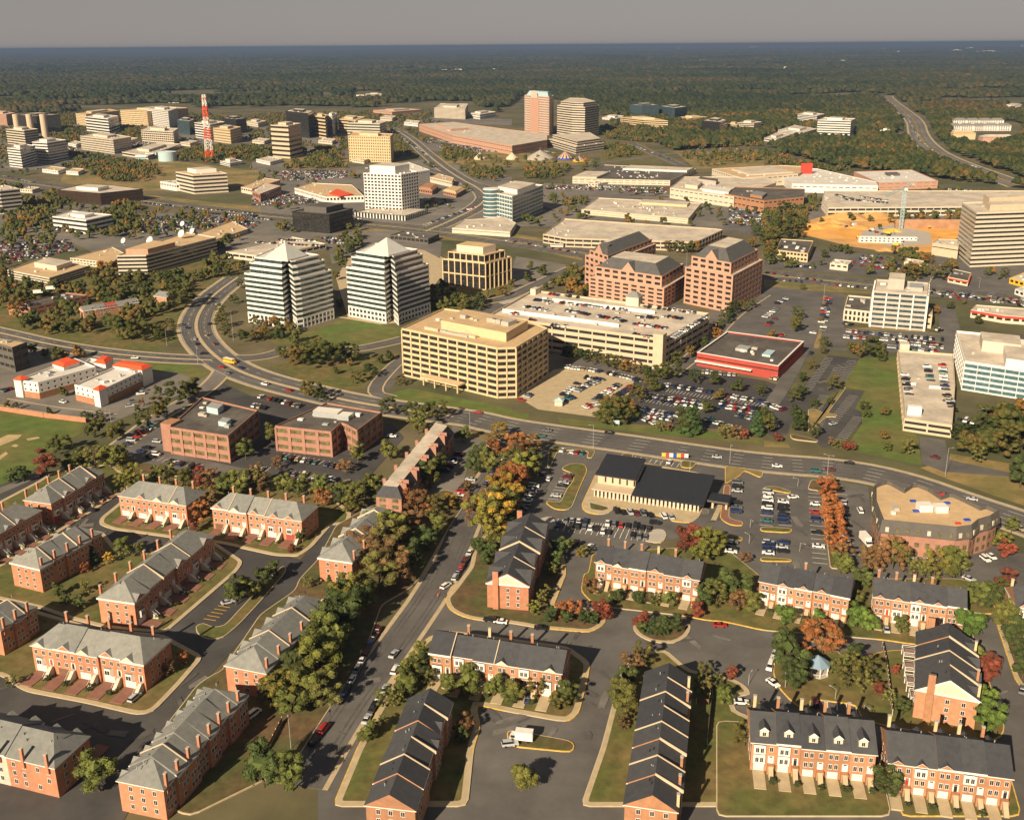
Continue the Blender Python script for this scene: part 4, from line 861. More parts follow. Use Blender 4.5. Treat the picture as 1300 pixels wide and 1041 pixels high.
def put(name,me,parent,loc,rz=0,scale=(1,1,1)):
    o=bpy.data.objects.new(name,me); COL.objects.link(o); o.parent=parent; o.location=loc; o.rotation_euler=(0,0,rz); o.scale=scale; return o
SHRUBS=[]
NWIN=[0]
def window(root,x,y,z,w,h,rz,pane=True):
    o=put('window',ME_WIN,root,(x,y,z),rz,(w,1,h))
    if pane: put('pane',ME_PANE,o,(0,0,0))
    NWIN[0]+=1; return o
def row(label,a,b,n,D=None,he=None,rise=None,wm=brick,rm=rfgrey,style='garage',chim='b',para=(),gp=.8,drive=pavers,seed=0,hip=False,nick='',ends=(True,True),backgab=0,pedi=False,dorm=False,dl=6.5,whitebay=.35,redu=None):
    rg=random.Random(seed*17+n); lf=rm is rfgrey and D is None; hip=hip or lf; D=D or (13.4 if lf else 12); he=he or (8.8 if lf else 8.6); rise=rise or (4.3 if lf else 3.9)
    A=xy(at(a)) if isinstance(a,str) else a; B=xy(at(b)) if isinstance(b,str) else b
    e=(B-A).normalized(); L=(B-A).length; w=L/n; rz=math.atan2(e.y,e.x); nn=Vector((e.y,-e.x,0))
    A.z=.42; root=empty('townhouse_row',A,label,'town houses','rows of brick town houses',rz)
    off=[rg.choice([0,0,.7]) for _ in range(n)]; st=[rg.choice([0,0,.35]) for _ in range(n)]
    wl=MB(); rf=MB()
    for i in range(n):
        x0,x1=i*w,(i+1)*w; o=off[i]; um=rg.choice(VAR[wm]); rmi=rg.choice(VAR[rm])
        if style=='garage' and rg.random()<.12 and wm is brick: um=brick3
        wl.quads([(x0,o,-.4),(x1,o,-.4),(x1,D,-.4),(x0,D,-.4),(x0,o,he),(x1,o,he),(x1,D,he),(x0,D,he)],[(0,1,5,4),(1,2,6,5),(2,3,7,6),(3,0,4,7),(4,5,6,7)],um)
        zr=he+rise+st[i]; ov=.4; h0=-0.0
        ea=ov if i==0 else 0; eb=ov if i==n-1 else 0; xa,xb=x0-ea,x1+eb
        hp0=(D*.42 if hip and i==0 else 0); hp1=(D*.42 if hip and i==n-1 else 0)
        V=[(xa,o-ov,he+st[i]),(xb,o-ov,he+st[i]),(xb,D+ov,he+st[i]),(xa,D+ov,he+st[i]),(xa+hp0,D/2,zr),(xb-hp1,D/2,zr),(xa,o-ov,he-.25),(xb,o-ov,he-.25),(xb,D+ov,he-.25),(xa,D+ov,he-.25)]
        rf.quads(V,[(0,1,5,4),(2,3,4,5)],rmi); rf.quads(V,[(6,7,1,0),(8,9,3,2),(9,8,7,6)],white)
        rf.quads(V,[(1,2,5),(3,0,4)],rmi if hip else um); rf.quads(V,[(7,8,2,1),(9,6,0,3)],white)
    wl.build('wall',root); ro=rf.build('roof',root)
    slope=rise/(D/2+.4)
    def gable(x,wd,y0,zb,ph,m,sgn=1,ymain=None):
        # sgn 1: faces front
        g=MB(); 
        back=y0+ (ph+.3)/slope*1.05 if sgn>0 else y0-(ph+.3)/slope*1.05
        f=y0-.45*sgn
        p=[(x-wd/2,f,zb),(x+wd/2,f,zb),(x,f,zb+ph)]
        q=(x,back,zb+ph); ql=(x-wd/2,y0+.8*sgn,zb); qr=(x+wd/2,y0+.8*sgn,zb)
        g.face(p if sgn>0 else p[::-1],white)
        s=.84; cz=zb+.12; g.face([(x-wd/2*s,f-.03*sgn,cz),(x+wd/2*s,f-.03*sgn,cz),(x,f-.03*sgn,cz+ph*s)][::sgn],m)
        g.face([p[0],p[2],q,ql],rm); g.face([p[2],p[1],qr,q],rm); g.face([p[0],ql,qr,p[1]],white)
        return g
    nb=[0]
    for i in range(n):
        xm=(i+.5)*w; o=off[i]; 
        if rg.random()<gp or pedi:
            gw=w*(.62 if not pedi else .8); gx=i*w+gw/2+.25 if rg.random()<.6 else xm
            gable(gx,gw,o,he+st[i]-.1,gw*.36,(wm if rg.random()>whitebay else cream)).build('front_gable',root)
        # chimney
        if chim and (wm is brick or rg.random()<.55):
            cm=wm if wm is not brick2 else (brick2 if rg.random()<.5 else gold)
            yb=D-.1 if chim=='b' else .3
            c=MB(); cx=i*w+w*.2; ct=he+rise*.5+1.5; c.box(cx,cx+.8,yb,yb+.65,he-2,ct,cm,greyd); c.box(cx-.08,cx+.88,yb-.08,yb+.73,ct,ct+.2,greyc); c.build('chimney',ro)
        for k in range(2):
            v=MB(); vx=i*w+rg.uniform(.3,.8)*w; vy=D*rg.uniform(.55,.72); vz=he+(D+.4-vy)*slope; v.cyl(vx,vy,vz-.2,vz+.7,.12,.12,metal if rg.random()<.5 else black,6); v.build('roof_vent',ro)
        gx=i*w+w*.34; dx=i*w+w*.82
        wd=w*.4
        if style=='garage':
            put('garage_door',ME_GAR[rg.choice('wwwrb') if wm is brick else 'w'],root,(gx,o-.0,.25),0,(w*.46,1,2.15))
            for z in (3.1,6.0):
                if rg.random()<.4 and z<4:
                    bm_=MB(); bm_.prism([Vector((gx-1.5,o,0)),Vector((gx-1,o-.8,0)),Vector((gx+1,o-.8,0)),Vector((gx+1.5,o,0))],z-.3,z+2.1,white,rm,True); bw=bm_.build('bay_window',root); window(bw,gx,o-.8,z,1.9,1.6,0)
                else:
                    for q in ((-.27,.27) if wd>2.2 else (0,)): window(root,gx+q*wd*1.6,o,z,1.15,1.6,0)
            put('door',ME_DOOR[rg.choice('wwrd')],root,(dx,o,2.9),0,(1,1,1.75)); window(root,dx,o,6.1,1.0,1.5,0)
            s=MB(); s.quads([(dx-.6,o,0),(dx+.6,o,0),(dx+.6,o-3.8,0),(dx-.6,o-3.8,0),(dx-.6,o,2.8),(dx+.6,o,2.8),(dx+.6,o-.9,2.8),(dx-.6,o-.9,2.8),(dx+.6,o-3.8,.35),(dx-.6,o-3.8,.35)],[(4,5,6,7)[::-1],(7,6,8,9)[::-1],(1,2,8,6,5)[::-1],(0,4,7,9,3)[::-1],(3,9,8,2)[::-1]],concrete if wm is not brick else cream)
            for sx in (-.62,.62): s.bar((dx+sx,o-.9,3.6),(dx+sx,o-3.8,1.2),.05,white); s.bar((dx+sx,o,3.6),(dx+sx,o-.9,3.6),.05,white)
            s.build('steps',root)
            d=MB(); d.box(gx-w*.27,gx+w*.27,-dl,o-.02,-.3,.17,drive)
            dr=d.build('driveway',None); dr.matrix_world=Matrix.Translation(A)@Matrix.Rotation(rz,4,'Z'); tag(dr,None,None,kind='structure')
            for q in range(2): SHRUBS.append((A+e*(dx+rg.uniform(-.4,.9))+nn*(2+q*2+rg.random()),rg.uniform(.9,1.7),nick))
        elif style in('plain','deck'):
            for z in (1.2,3.9,6.3):
                for q in (.22,.5,.8):
                    if rg.random()<.8: window(root,i*w+w*q,o,z,1.15,1.6,0)
        elif style=='stoop':
            put('garage_door',ME_GAR['w'],root,(gx,o,.2),0,(w*.42,1,1.9))
            for z in (2.9,5.8):
                if rg.random()<.25:
                    bm_=MB(); bm_.box(gx-1.5,gx+1.5,o-.5,o-.01,z-.4,z+2.3,white,rm); bw=bm_.build('bay_window',root); window(bw,gx-.6,o-.5,z,.95,1.6,0); window(bw,gx+.6,o-.5,z,.95,1.6,0)
                else:
                    for q in (-.7,.7): window(root,gx+q,o,z,1.0,1.6,0)
            put('door',ME_DOOR[rg.choice('wwrd')],root,(dx,o,2.6),0,(.95,1,1.75)); window(root,dx,o,6.0,1.0,1.5,0)
            s=MB(); s.box(dx-.9,dx+.9,o-1.2,o-.02,0,2.5,wm); s.quads([(dx-.6,o-1.21,0),(dx+.6,o-1.21,0),(dx+.6,o-4,0),(dx-.6,o-4,0),(dx-.6,o-1.21,2.4),(dx+.6,o-1.21,2.4),(dx+.6,o-4,.3),(dx-.6,o-4,.3)],[(4,7,6,5),(1,5,6,2),(0,3,7,4),(3,2,6,7)],concrete); s.build('steps',root)
            d=MB(); d.box(gx-w*.25,gx+w*.25,-dl,o-.02,-.3,.17,drive)
            dr=d.build('driveway',None); dr.matrix_world=Matrix.Translation(A)@Matrix.Rotation(rz,4,'Z'); tag(dr,None,None,kind='structure')
            if rg.random()<.7: SHRUBS.append((A+e*dx+nn*(4.6),rg.uniform(1.2,2),nick))
        # rear windows
        for z in (.9,3.5,6.1):
            for q in (.3,.72):
                if rg.random()<.8: window(root,i*w+w*q,D,z,1.15,1.5,math.pi,pane=True)
        if backgab: gable(xm,w*.6,D,he+st[i]-.1,w*.26,wm,-1).build('rear_gable',root)
        if dorm:
            dm=MB(); dm.box(xm-1.1,xm+1.1,1.2+o,4.5,he+.8,he+2.8,cream,rm); db=dm.build('dormer',ro); window(db,xm,1.2+o,he+1.1,1,1.3,0)
            dm=MB(); dm.face([(xm-1.3,1.0+o,he+2.8),(xm+1.3,1.0+o,he+2.8),(xm,1.0+o,he+3.9)],white); dm.face([(xm-1.3,1+o,he+2.8),(xm,1+o,he+3.9),(xm,5.5,he+3.9),(xm-1.3,5,he+2.8)],rm); dm.face([(xm,1+o,he+3.9),(xm+1.3,1+o,he+2.8),(xm+1.3,5,he+2.8),(xm,5.5,he+3.9)],rm); dm.build('dormer_roof',ro)
    for xe,rzz in ((0,-math.pi/2),(L,math.pi/2)):
        for z in (1.0,3.6,6.2):
            for q in (.25,.5,.75): window(root,xe,D*q,z,1.1,1.5,rzz)
        if pedi and xe==0 or (pedi and xe==L):
            pm=MB(); s=-1 if xe==0 else 1
            pm.face([(xe+s*.45,-.3,he+.05),(xe+s*.45,D+.3,he+.05),(xe+s*.45,D/2,he+rise+.1)][::s],white); pm.face([(xe+s*.48,1.3,he+.35),(xe+s*.48,D-1.3,he+.35),(xe+s*.48,D/2,he+rise-.4)][::s],cream); pm.build('pediment',root)
    if pedi:
        for xe,s_ in ((0,-1),(L,1)):
            c=MB(); c.box(min(xe+s_*.04,xe+s_*.9),max(xe+s_*.04,xe+s_*.9),D*.72,D*.72+1.9,-.4,he+rise+1,wm,greyd); c.build('chimney_stack',root)
    if redu is not None:
        x0,x1=redu*w,(redu+1)*w; zz=he+rise+st[redu]+.06; q=MB(); q.quads([(x0,off[redu]-.45,he+st[redu]+.06),(x1,off[redu]-.45,he+st[redu]+.06),(x1,D/2,zz),(x0,D/2,zz),(x0,D+.45,he+st[redu]+.06),(x1,D+.45,he+st[redu]+.06)],[(0,1,2,3),(3,2,5,4)],redwall); q.build('red_roof',root)
    for i in para:
        x=i*w; zt=.3; p=MB(); k=max(st[min(i,n-1)],st[max(i-1,0)]); t=.13
        for ya,yb,za,zb in ([(-.42,D/2,0,rise)] if i%2 else [(-.42,D/2,0,rise),(D/2,D+.42,rise,0)]):
            V=[(x+sx*t,y,he+z+k+dz) for sx in(-1,1) for (y,z) in((ya,za),(yb,zb)) for dz in(-.5,zt)]
            p.quads(V,[(0,1,3,2),(4,6,7,5),(1,5,7,3),(0,4,5,1),(2,3,7,6),(0,2,6,4)],beige)
        p.build('parapet',root)
    # box gutters etc
    FOOT.append([A,B,B-nn*D,A-nn*D]); return root,A,e,L,nn,D
row('grey roofed orange brick row of five houses with red drives, nearest in the left estate','M180,520','M735,625',5,seed=1,para=(),nick='the five drive row',dl=7.5)
row('long grey roofed row whose lit brick end faces the camera above the five drive row','M688,306','I1080,822',6,seed=2,para=(2,4),nick='the long shaded row')
row('grey roofed row nearest the sports field with white roof ridges','I278,655','I540,492',5,seed=3,para=(2,4),nick='the row by the sports field')
row('grey roofed row at the far left edge below the sports field path','I-190,930','I222,690',6,seed=4,para=(2,4),nick='the left edge row')
row('grey roofed row seen from its chimneyed back, left of the long shaded row','I200,885@8.8','I515,703@8.8',5,seed=5,style='plain',chim='f',para=(1,3),gp=0,backgab=1,nick='the chimneyed row')
row('grey roofed row end at the left edge beside the five drive row','M12,325@8.8','M190,207@8.8',3,seed=6,style='plain',chim='f',para=(2,),gp=0,nick='the left end row')
row('orange brick row of four gabled houses facing the camera below the nearer brick office','I607,612','I942,664',4,seed=7,nick='the four gable row',para=(3,))
row('orange brick row of gabled houses facing the camera below the deep entry brick office','I1066,682','J255,745',5,seed=8,nick='the five gable row',para=(1,3))
row('grey roofed row with lit white windowed end and rear chimneys beside the tree lined street','J508,852@8.8','J738,605@8.8',5,seed=9,style='plain',chim='f',para=(2,4),gp=0,backgab=1,nick='the tree lined row')
row('grey roofed row half hidden behind tall street trees, chimneys along its right eave','N70,535@8.8','N402,182@8.8',6,seed=10,style='plain',chim='f',para=(2,4),gp=0,backgab=1,nick='the half hidden row')
row('grey roofed row with brick chimneys at the bottom centre left of the street trees','M830,1120@8.8','M1236,650@8.8',8,seed=11,style='plain',chim='f',para=(2,),gp=0,backgab=1,nick='the bottom row')
row('grey roofed row at the bottom left corner turning its gables away from the camera','M455,850@8.4','M-120,720@8.4',5,seed=12,nick='the corner row',para=())
S=dict(wm=brick2,rm=rfslate,drive=concrete)
row('slate roofed brick row with young trees before it at the street corner','N893,562','O285,664',6,seed=13,style='stoop',para=(1,3),gp=.5,nick='the street corner row',dl=7,whitebay=.7,**S)
row('slate roofed brick row with pale drives facing the camera below the bank car park','O452,92','O968,182',6,seed=14,style='stoop',chim='b',gp=.6,nick='the row below the bank',dl=6,whitebay=.1,**S)
row('slate roofed row with tall white pedimented end and brick chimney stacks beside the street','O122,222','K222,770',4,seed=15,style='plain',chim='',D=14,he=9,rise=4,para=(1,2,3),gp=0,pedi=True,backgab=1,nick='the pedimented row',wm=brick,rm=rfslate)
row('slate roofed brick row with pale drives between the rust tree median and the park','O1268,188','P412,280',5,seed=16,style='stoop',gp=.7,nick='the row above the park',dl=7,whitebay=.1,**S)
row('slate roofed brick row beside the drive at the upper corner of the park','P535,268','P992,338',5,seed=17,style='stoop',gp=.7,nick='the upper corner row',dl=6,whitebay=.1,**S)
row('slate roofed row with white decks and brick pedimented end, right of the park','P1062,820','P1040,520',4,seed=18,style='plain',chim='f',D=16.5,he=9,rise=5,para=(1,2,3),gp=.4,pedi=True,nick='the decked row',wm=brick2,rm=rfslate)
row('slate roofed row with white dormers cut by the bottom edge under the park','P-60,890@8.4','P560,945@8.4',5,D=15,rise=4.6,seed=19,style='stoop',gp=0,backgab=1,dorm=True,nick='the dormer row',**S)
row('slate roofed row at the bottom right corner under the park','P625,985@8.4','P1240,1065@8.4',5,D=14,rise=4.4,seed=20,style='stoop',gp=.5,backgab=1,nick='the bottom right row',**S)
row('slate roofed row with stepped cream parapets running down from the middle road','O880,1230@8.6','O938,560@8.6',8,seed=21,style='plain',chim='f',D=13,para=(1,2,3,4,5,6,7),gp=0,nick='the stepped row',**S)
row('slate roofed row with two cream parapets between the street and the parking court','N815,1220@8.6','N1000,690@8.6',6,seed=22,style='plain',chim='',D=12,para=(2,3,5),gp=.5,nick='the court row',**S)
row('brick house corner cut by the right edge beyond the drive','P1245,325','P1560,350',3,seed=23,style='stoop',chim='b',nick='the right edge row',**S)
row('old brick terrace with a red roofed house among trees by the bend','E425,500','E700,455',5,seed=24,style='plain',chim='',D=9,he=6,rise=2.6,gp=0,nick='the old terrace',redu=2,wm=brick2,rm=rfgrey)
row('small brick house standing alone among trees near the bend','E775,430','E838,440',1,seed=25,style='plain',chim='',D=12,he=7.5,rise=2.6,gp=0,nick='the lone house',wm=brick2,rm=rfgrey)
# ================================================================ trees
def crown_mesh(name,kind,seed):
    rg=np.random.default_rng(seed); V=[];F=[]
    ico=bmesh.new(); bmesh.ops.create_icosphere(ico,subdivisions=1,radius=1); iv=np.array([v.co[:] for v in ico.verts]); ifc=[[v.index for v in f.verts] for f in ico.faces]; ico.free()
    nb=0
    def blob(c,r,leaves,lr):
        nonlocal nb
        p=iv*(r*.72)*(1+rg.normal(0,.22,(len(iv),1)))*np.array([1,1,.85])+c
        V.append(p); F.extend([[i+nb for i in f] for f in ifc]); nb+=len(p)
        for _ in range(leaves):
            d=rg.normal(size=3); d/=np.linalg.norm(d); d[2]=abs(d[2])*.9-.25
            q=c+d*r*rg.uniform(.75,1.12)*np.array([1,1,.85])
            u=rg.normal(size=3); u-=d*u.dot(d)*.5; u/=np.linalg.norm(u); w_=np.cross(d,u); w_+=rg.normal(0,.35,3); s=lr*rg.uniform(.6,1.3)
            V.append(np.array([q-u*s,q+w_*s*.7,q+u*s,q-w_*s*.7])); F.append([nb,nb+1,nb+2,nb+3]); nb+=4
    if kind=='round':
        for k in range(26):
            a=rg.uniform(0,6.28); z=rg.uniform(.28,.93); rr=math.sqrt(max(0,1-((z-.58)/.45)**2))*.33*rg.uniform(.5,1)
            blob(np.array([rr*math.cos(a),rr*math.sin(a),z]),rg.uniform(.11,.17),125,.0165)
        blob(np.array([0,0,.6]),.22,0,.03)
    elif kind=='loose':
        for k in range(28):
            a=rg.uniform(0,6.28); z=rg.uniform(.22,.96); rr=math.sqrt(max(0,1-((z-.55)/.5)**2))*.42*rg.uniform(.4,1.05)
            blob(np.array([rr*math.cos(a),rr*math.sin(a),z]),rg.uniform(.08,.14),120,.0165)
    elif kind=='cone':
        for k in range(26):
            z=.08+.86*(k/26); rr=.24*(1-z)**.8; a=k*2.4
            blob(np.array([rr*math.cos(a)*.8,rr*math.sin(a)*.8,z]),.05+.11*(1-z),90,.015)
    else: # shrub
        for k in range(9):
            a=rg.uniform(0,6.28); rr=.4*rg.uniform(.2,1); blob(np.array([rr*math.cos(a),rr*math.sin(a),.38+rg.uniform(-.1,.25)]),rg.uniform(.26,.36),18,.07)
    V=np.concatenate(V); me=bpy.data.meshes.new(name); me.from_pydata([tuple(v) for v in V],[],F); me.materials.append(folm); me.update(); return me
CR={k:[crown_mesh('crown',k,s+j*10) for j in range(4 if k!='cone' else 2)] for s,k in enumerate(('round','loose','cone','shrub'))}
def trunk_mesh(seed):
    rg=random.Random(seed); b=MB(); b.cyl(0,0,0,.42,.028,.016,barkm,6)
    for k in range(5):
        a=k*1.3+rg.random(); z=.25+.06*k; b.bar((0,0,z),(math.cos(a)*.22,math.sin(a)*.22,z+.25),.009,barkm,4)
    b.bar((0,0,.4),(.02,.01,.75),.012,barkm,5); return b.mesh('trunk')
TRK=[trunk_mesh(i) for i in range(3)]
KIND={ # shape, colour, words, category
'g':('round',(.092,.102,.022),'mid green tree'),'d':('round',(.054,.072,.018),'dark green tree'),'y':('loose',(.145,.142,.026),'yellow green tree'),
'o':('loose',(.26,.098,.03),'orange autumn tree'),'r':('round',(.15,.042,.022),'dark red tree'),'b':('loose',(.15,.088,.034),'brown autumn tree'),
'G':('loose',(.28,.185,.026),'golden autumn tree'),'c':('cone',(.044,.074,.02),'pointed dark evergreen'),'l':('loose',(.115,.112,.028),'olive green tree'),'f':('round',(.08,.125,.022),'fresh green round tree')}
TREES=[]  # loc,h,kind,phrase
def trees(phrase,s,h=9):
    """tokens kind:X,Y[:h]"""
    for t in s.split():
        q=t.split(':'); TREES.append((xy(at(q[1])),(float(q[2]) if len(q)>2 else h)*random.uniform(1.08,1.3),q[0],phrase))
def scatter(phrase,poly,kinds,n,h0,h1,mind=4):
    P=[xy(at(t)) for t in poly.split()]; xs=[p.x for p in P]; ys=[p.y for p in P]; out=[]; k=0
    while len(out)<n and k<n*60:
        k+=1; x,y=random.uniform(min(xs),max(xs)),random.uniform(min(ys),max(ys))
        if inpoly(x,y,[(p.x,p.y) for p in P]) and all((x-o.x)**2+(y-o.y)**2>mind**2 for o in out): out.append(Vector((x,y,0)))
    for o in out: TREES.append((o,random.uniform(h0,h1),random.choice(kinds),phrase))
trees('in the tall belt beside the street','y:N470,260:13 d:N420,330:13 g:N400,400:13 g:N330,500:13 g:N370,470:11 y:N330,580:13 g:N250,620:11 d:N190,640:11 g:N280,700:12 l:N350,700:9 g:N200,740:9 d:N510,250:13 g:N570,210:10 d:N470,330:12 l:N120,690:9 y:N160,700:10',13)
trees('around the end of the tree lined row','b:J640,900:13 b:J560,860:11 l:J690,840:13 g:J740,740:12 y:J700,780:11 b:J800,720:10 l:J640,1000:12 b:J720,960:12 d:J800,860:10 d:J880,780:9 g:J930,700:8 l:J620,720:9 c:N390,120:6 l:N280,110:4 r:J200,800:3',11)
trees('between the mansard terrace and the tree lined row','o:J760,590:10 b:J830,620:10 o:J880,610:8 g:J570,540:10 g:J610,500:9 l:J520,570:9 g:J470,540:8 d:J440,560:7 y:J500,600:7 l:J660,580:9 g:J760,510:10 d:J830,480:10 g:J890,470:11 d:J930,410:9 l:J920,620:8 G:J990,580:6',9)
trees('beside the mansard terrace','g:J690,330:8 y:J830,200:9 g:J800,140:9 r:J880,130:8 l:J940,130:9 b:J680,110:9 g:J1050,240:7 g:J530,350:9 b:J470,400:6 b:J130,380:6 g:J100,240:8',8)
trees('in the belt left of the bank','y:J1150,700:13 G:J1210,690:13 b:J1120,640:10 l:J1250,640:12 G:J1240,560:11 o:J1280,480:10 y:J1200,740:9 d:J1130,800:7 d:J1180,860:7 g:J1210,800:6 o:K60,320:10 b:K100,360:11 l:K40,420:12 o:K20,520:11 o:K70,500:10 y:K100,440:10 d:K150,380:8 b:K130,300:9 G:K30,580:10 d:K40,640:7',11)
trees('in the small car park beside the mansard terrace','d:J1110,400:10 g:J1180,400:9 d:J1140,350:9 b:J1220,280:8 G:J1240,230:8 o:J1200,320:7 b:J1070,500:5',8)
trees('between the sports field and the estate','r:I240,420:12 d:I270,290:8 d:I320,300:7 d:I460,230:9 d:I500,200:8 l:I590,240:9 o:I720,180:8 c:I800,130:10 l:I480,380:9 y:I560,380:10 g:I610,370:9 d:I430,360:8 g:I390,380:7 d:I120,440:7 d:I60,450:6 g:I340,370:6',8)
trees('in the hedge of trees below the brick offices','y:I660,480:10 y:I630,490:8 l:I850,450:8 g:I930,470:8 r:I1000,470:8 b:I1060,480:9 g:I1130,520:10 g:I1200,520:11 l:I1260,500:9 b:I1040,600:9 o:I1010,650:8 r:I970,700:5 g:I780,440:6 b:I1290,470:9 b:J40,500:9 g:J160,510:8 g:J230,520:8 l:J290,510:8 g:J350,520:8 o:J350,570:7 l:J410,540:7 g:I1230,330:9',9)
for i,x in enumerate((40,80,250,420,450,515)): trees('in the row behind the brick field wall',f'{"oGGooG"[i]}:I{x},{int(70+x*.14)}:4')
trees('in the gardens of the left estate','c:I470,850:7 g:I620,820:8 G:I545,850:4 o:I430,900:4 g:300,768:9 g:318,758:8 d:335,748:7 d:348,735:6 d:M400,210:5 d:M330,190:5 l:M430,130:4 o:M920,490:4 d:M290,150:5 l:M60,600:3 l:I700,810:4 b:M850,540:4 d:J250,745:5',6)
trees('around the red capped hotel','d:E890,930:13 d:E955,900:13 c:E797,1000:9 b:E400,690:8 d:E290,710:8 o:E170,670:7 d:E230,690:6 b:E790,880:5 b:E320,880:5 G:E500,990:4 b:E710,930:4 l:E690,960:4 l:E330,700:5',7)
trees('around the old terrace by the bend','d:E100,480:12 c:E140,550:9 g:E220,560:7 d:E260,555:7 d:E310,555:8 g:E380,565:10 d:E450,570:9 g:E500,410:15 d:E540,400:14 g:E580,420:12 l:E620,400:11 g:E620,590:14 g:E690,610:12 l:E650,550:12 b:E790,590:9 y:E740,390:11 l:E900,440:14 l:E940,420:11 l:E870,370:11 r:E850,540:6 o:E820,560:6 g:E800,610:7 b:E680,370:9 d:E340,470:9 g:E300,450:9 l:E760,460:9',10)
trees('around the three storey tan office','o:E410,370:10 o:E350,370:8 b:E280,370:10 o:E220,420:10 o:E150,420:9 b:E100,400:10 o:E40,370:9 b:E60,330:8 b:E510,260:10 y:E460,300:8 r:E20,420:9 o:E20,300:9 b:E190,390:9 b:E30,240:9',9)
trees('below the dish topped office','l:E1090,280:11 l:E1140,280:9 r:E1200,250:7 r:E1140,130:11 b:E1080,150:7 l:E1010,300:6 b:E980,310:6 d:E780,310:9 b:E640,320:10 b:E700,320:10 b:E830,320:9',8)
trees('along the curved road below the pyramid towers','y:E1110,540:8 y:E1130,590:8 y:E1100,480:7 g:E1220,610:7 g:E1270,610:7 d:F150,560:9 d:F110,540:8 b:F40,590:8 l:F70,600:7 b:F20,540:7 g:F60,560:7 b:E1170,420:6 d:F190,570:7 l:E1200,340:6',7)
trees('on the green triangle by the golden slab','b:F230,730:11 b:F290,740:12 l:F200,690:10 b:F260,690:10 g:F380,730:12 l:F440,720:12 b:F500,710:10 g:F340,690:10 y:F520,820:7 l:F590,790:7 y:F740,830:6 l:F150,690:7 l:F690,700:6 l:F640,720:6 l:F420,770:5 b:F310,900:9 b:F280,880:8 b:F350,910:7',9)
trees('between the pyramid towers and the golden slab','d:F910,440:10 g:F930,400:9 d:F1000,400:9 g:F1060,450:10 l:F1110,450:9 g:F1150,420:8 g:F1250,380:7 d:F1030,440:9 d:F770,490:7 d:F740,500:6 d:F440,450:7 g:F450,240:10 y:F470,100:9 y:F530,90:8 l:F440,110:7 d:F960,350:8 l:G40,340:7 g:G120,310:8 g:G190,280:9 g:G130,250:7 l:F420,300:7',8)
trees('along the foot of the beige parking deck','l:G340,700:8 l:G400,712:8 g:G460,725:8 l:G520,740:8 l:G600,765:8 g:G660,775:8 l:G720,790:8 g:G780,800:8 l:G840,795:9 d:G860,720:7 d:G930,690:7 g:G1000,640:6 l:G310,695:7 l:G560,750:8 g:G1060,600:7 l:G900,650:6',8)
trees('among the car rows below the red shop','b:G750,860:8 b:G720,860:8 G:G650,890:7 l:G680,910:7 b:G950,820:7 b:G1050,830:7 b:G1160,860:7 b:G1280,880:6 G:G1010,970:7 G:G1070,900:6 b:H30,600:6 l:H190,810:5 l:H240,750:6 l:H290,670:6 l:H150,910:7 l:H190,880:6 l:H250,940:5 b:H345,850:8 b:H170,1010:8 b:H160,560:9 b:H165,500:8 b:H285,510:4 l:L330,60:4 l:G1300,990:5',7)
trees('on the verge below the crowded car park','c:G500,1020:12 c:G535,1022:12 c:G570,1020:12 c:G605,1020:12 c:G630,1010:11 d:K900,200:12 c:K920,205:13 c:K950,200:12 c:K1260,210:11 c:K1300,200:11 l:K1100,225:6 b:K1160,230:6 r:K1200,230:5 l:K780,190:5 b:K820,190:4 r:L70,240:4 b:L170,195:8 l:L250,220:6 b:L30,190:4 r:L410,290:5 l:L370,275:4 r:L440,290:4 b:L340,265:4',6)
trees('beside the salmon brick trio','G:G370,290:8 G:G330,270:7 b:G310,310:7 G:G250,330:6 G:G210,350:6 d:G1150,470:9 d:G1190,460:8 r:G1100,520:8 b:G1130,490:8 r:G1080,540:6 l:G1050,560:6 d:G420,370:7 l:G360,370:6 d:G820,160:10 d:G870,165:11 d:G920,165:10 d:G960,160:9 b:G1240,140:9 b:G1290,110:9 d:G480,125:7 l:G1240,440:6 d:G380,390:6',8)
trees('between the finned slab and the pale deck','l:H480,690:9 g:H530,690:11 d:H570,690:9 l:H440,670:7 g:H585,710:6 l:H300,640:6 l:H860,470:6 g:H930,445:5 l:H1070,520:6 r:H500,955:5 d:H510,990:4 l:H600,980:5 l:L600,230:5 g:L610,290:5 l:L720,300:6 l:L740,280:5 g:L690,300:4 l:H1000,420:4',6)
trees('near the tan hotel wing along the highway','d:H760,300:11 d:H740,270:10 d:H800,280:10 b:H820,220:9 d:H870,300:11 g:H910,290:10 d:H700,280:8 b:H1200,290:8 b:H640,250:6 d:H380,160:8 b:H300,190:7 b:H340,160:7 b:H430,170:6 l:H190,350:5',9)
trees('in the woods left of the dirt site','b:H40,180:14 d:H80,110:15 d:H20,130:14 b:H130,90:14 b:H170,80:13 d:H60,60:15 b:H110,50:14 d:H30,210:10 b:D180,1000:13 b:D130,960:13 d:D60,1010:13 d:D100,920:12',13)
trees('in the grove below the blue ribbon building','b:L1100,240:15 b:L1180,250:16 b:L1250,240:15 d:L1120,320:12 d:L1200,330:13 b:L1280,310:14 y:L1000,310:11 y:L960,240:8 l:L1050,310:10 d:L1280,470:12 d:L1300,420:12 d:L1150,200:12 b:L1220,180:14 d:L1300,200:14 l:L1060,340:6 b:L1020,220:7',13)
trees('on the rust coloured tree median','o:L315,530:8 o:L325,580:7 o:L330,630:8 o:L335,680:8 o:L345,725:8 o:L350,770:8 o:L365,815:7 o:L310,490:6 b:L385,860:7 g:L380,900:7 l:L400,900:6 o:L345,660:6',7)
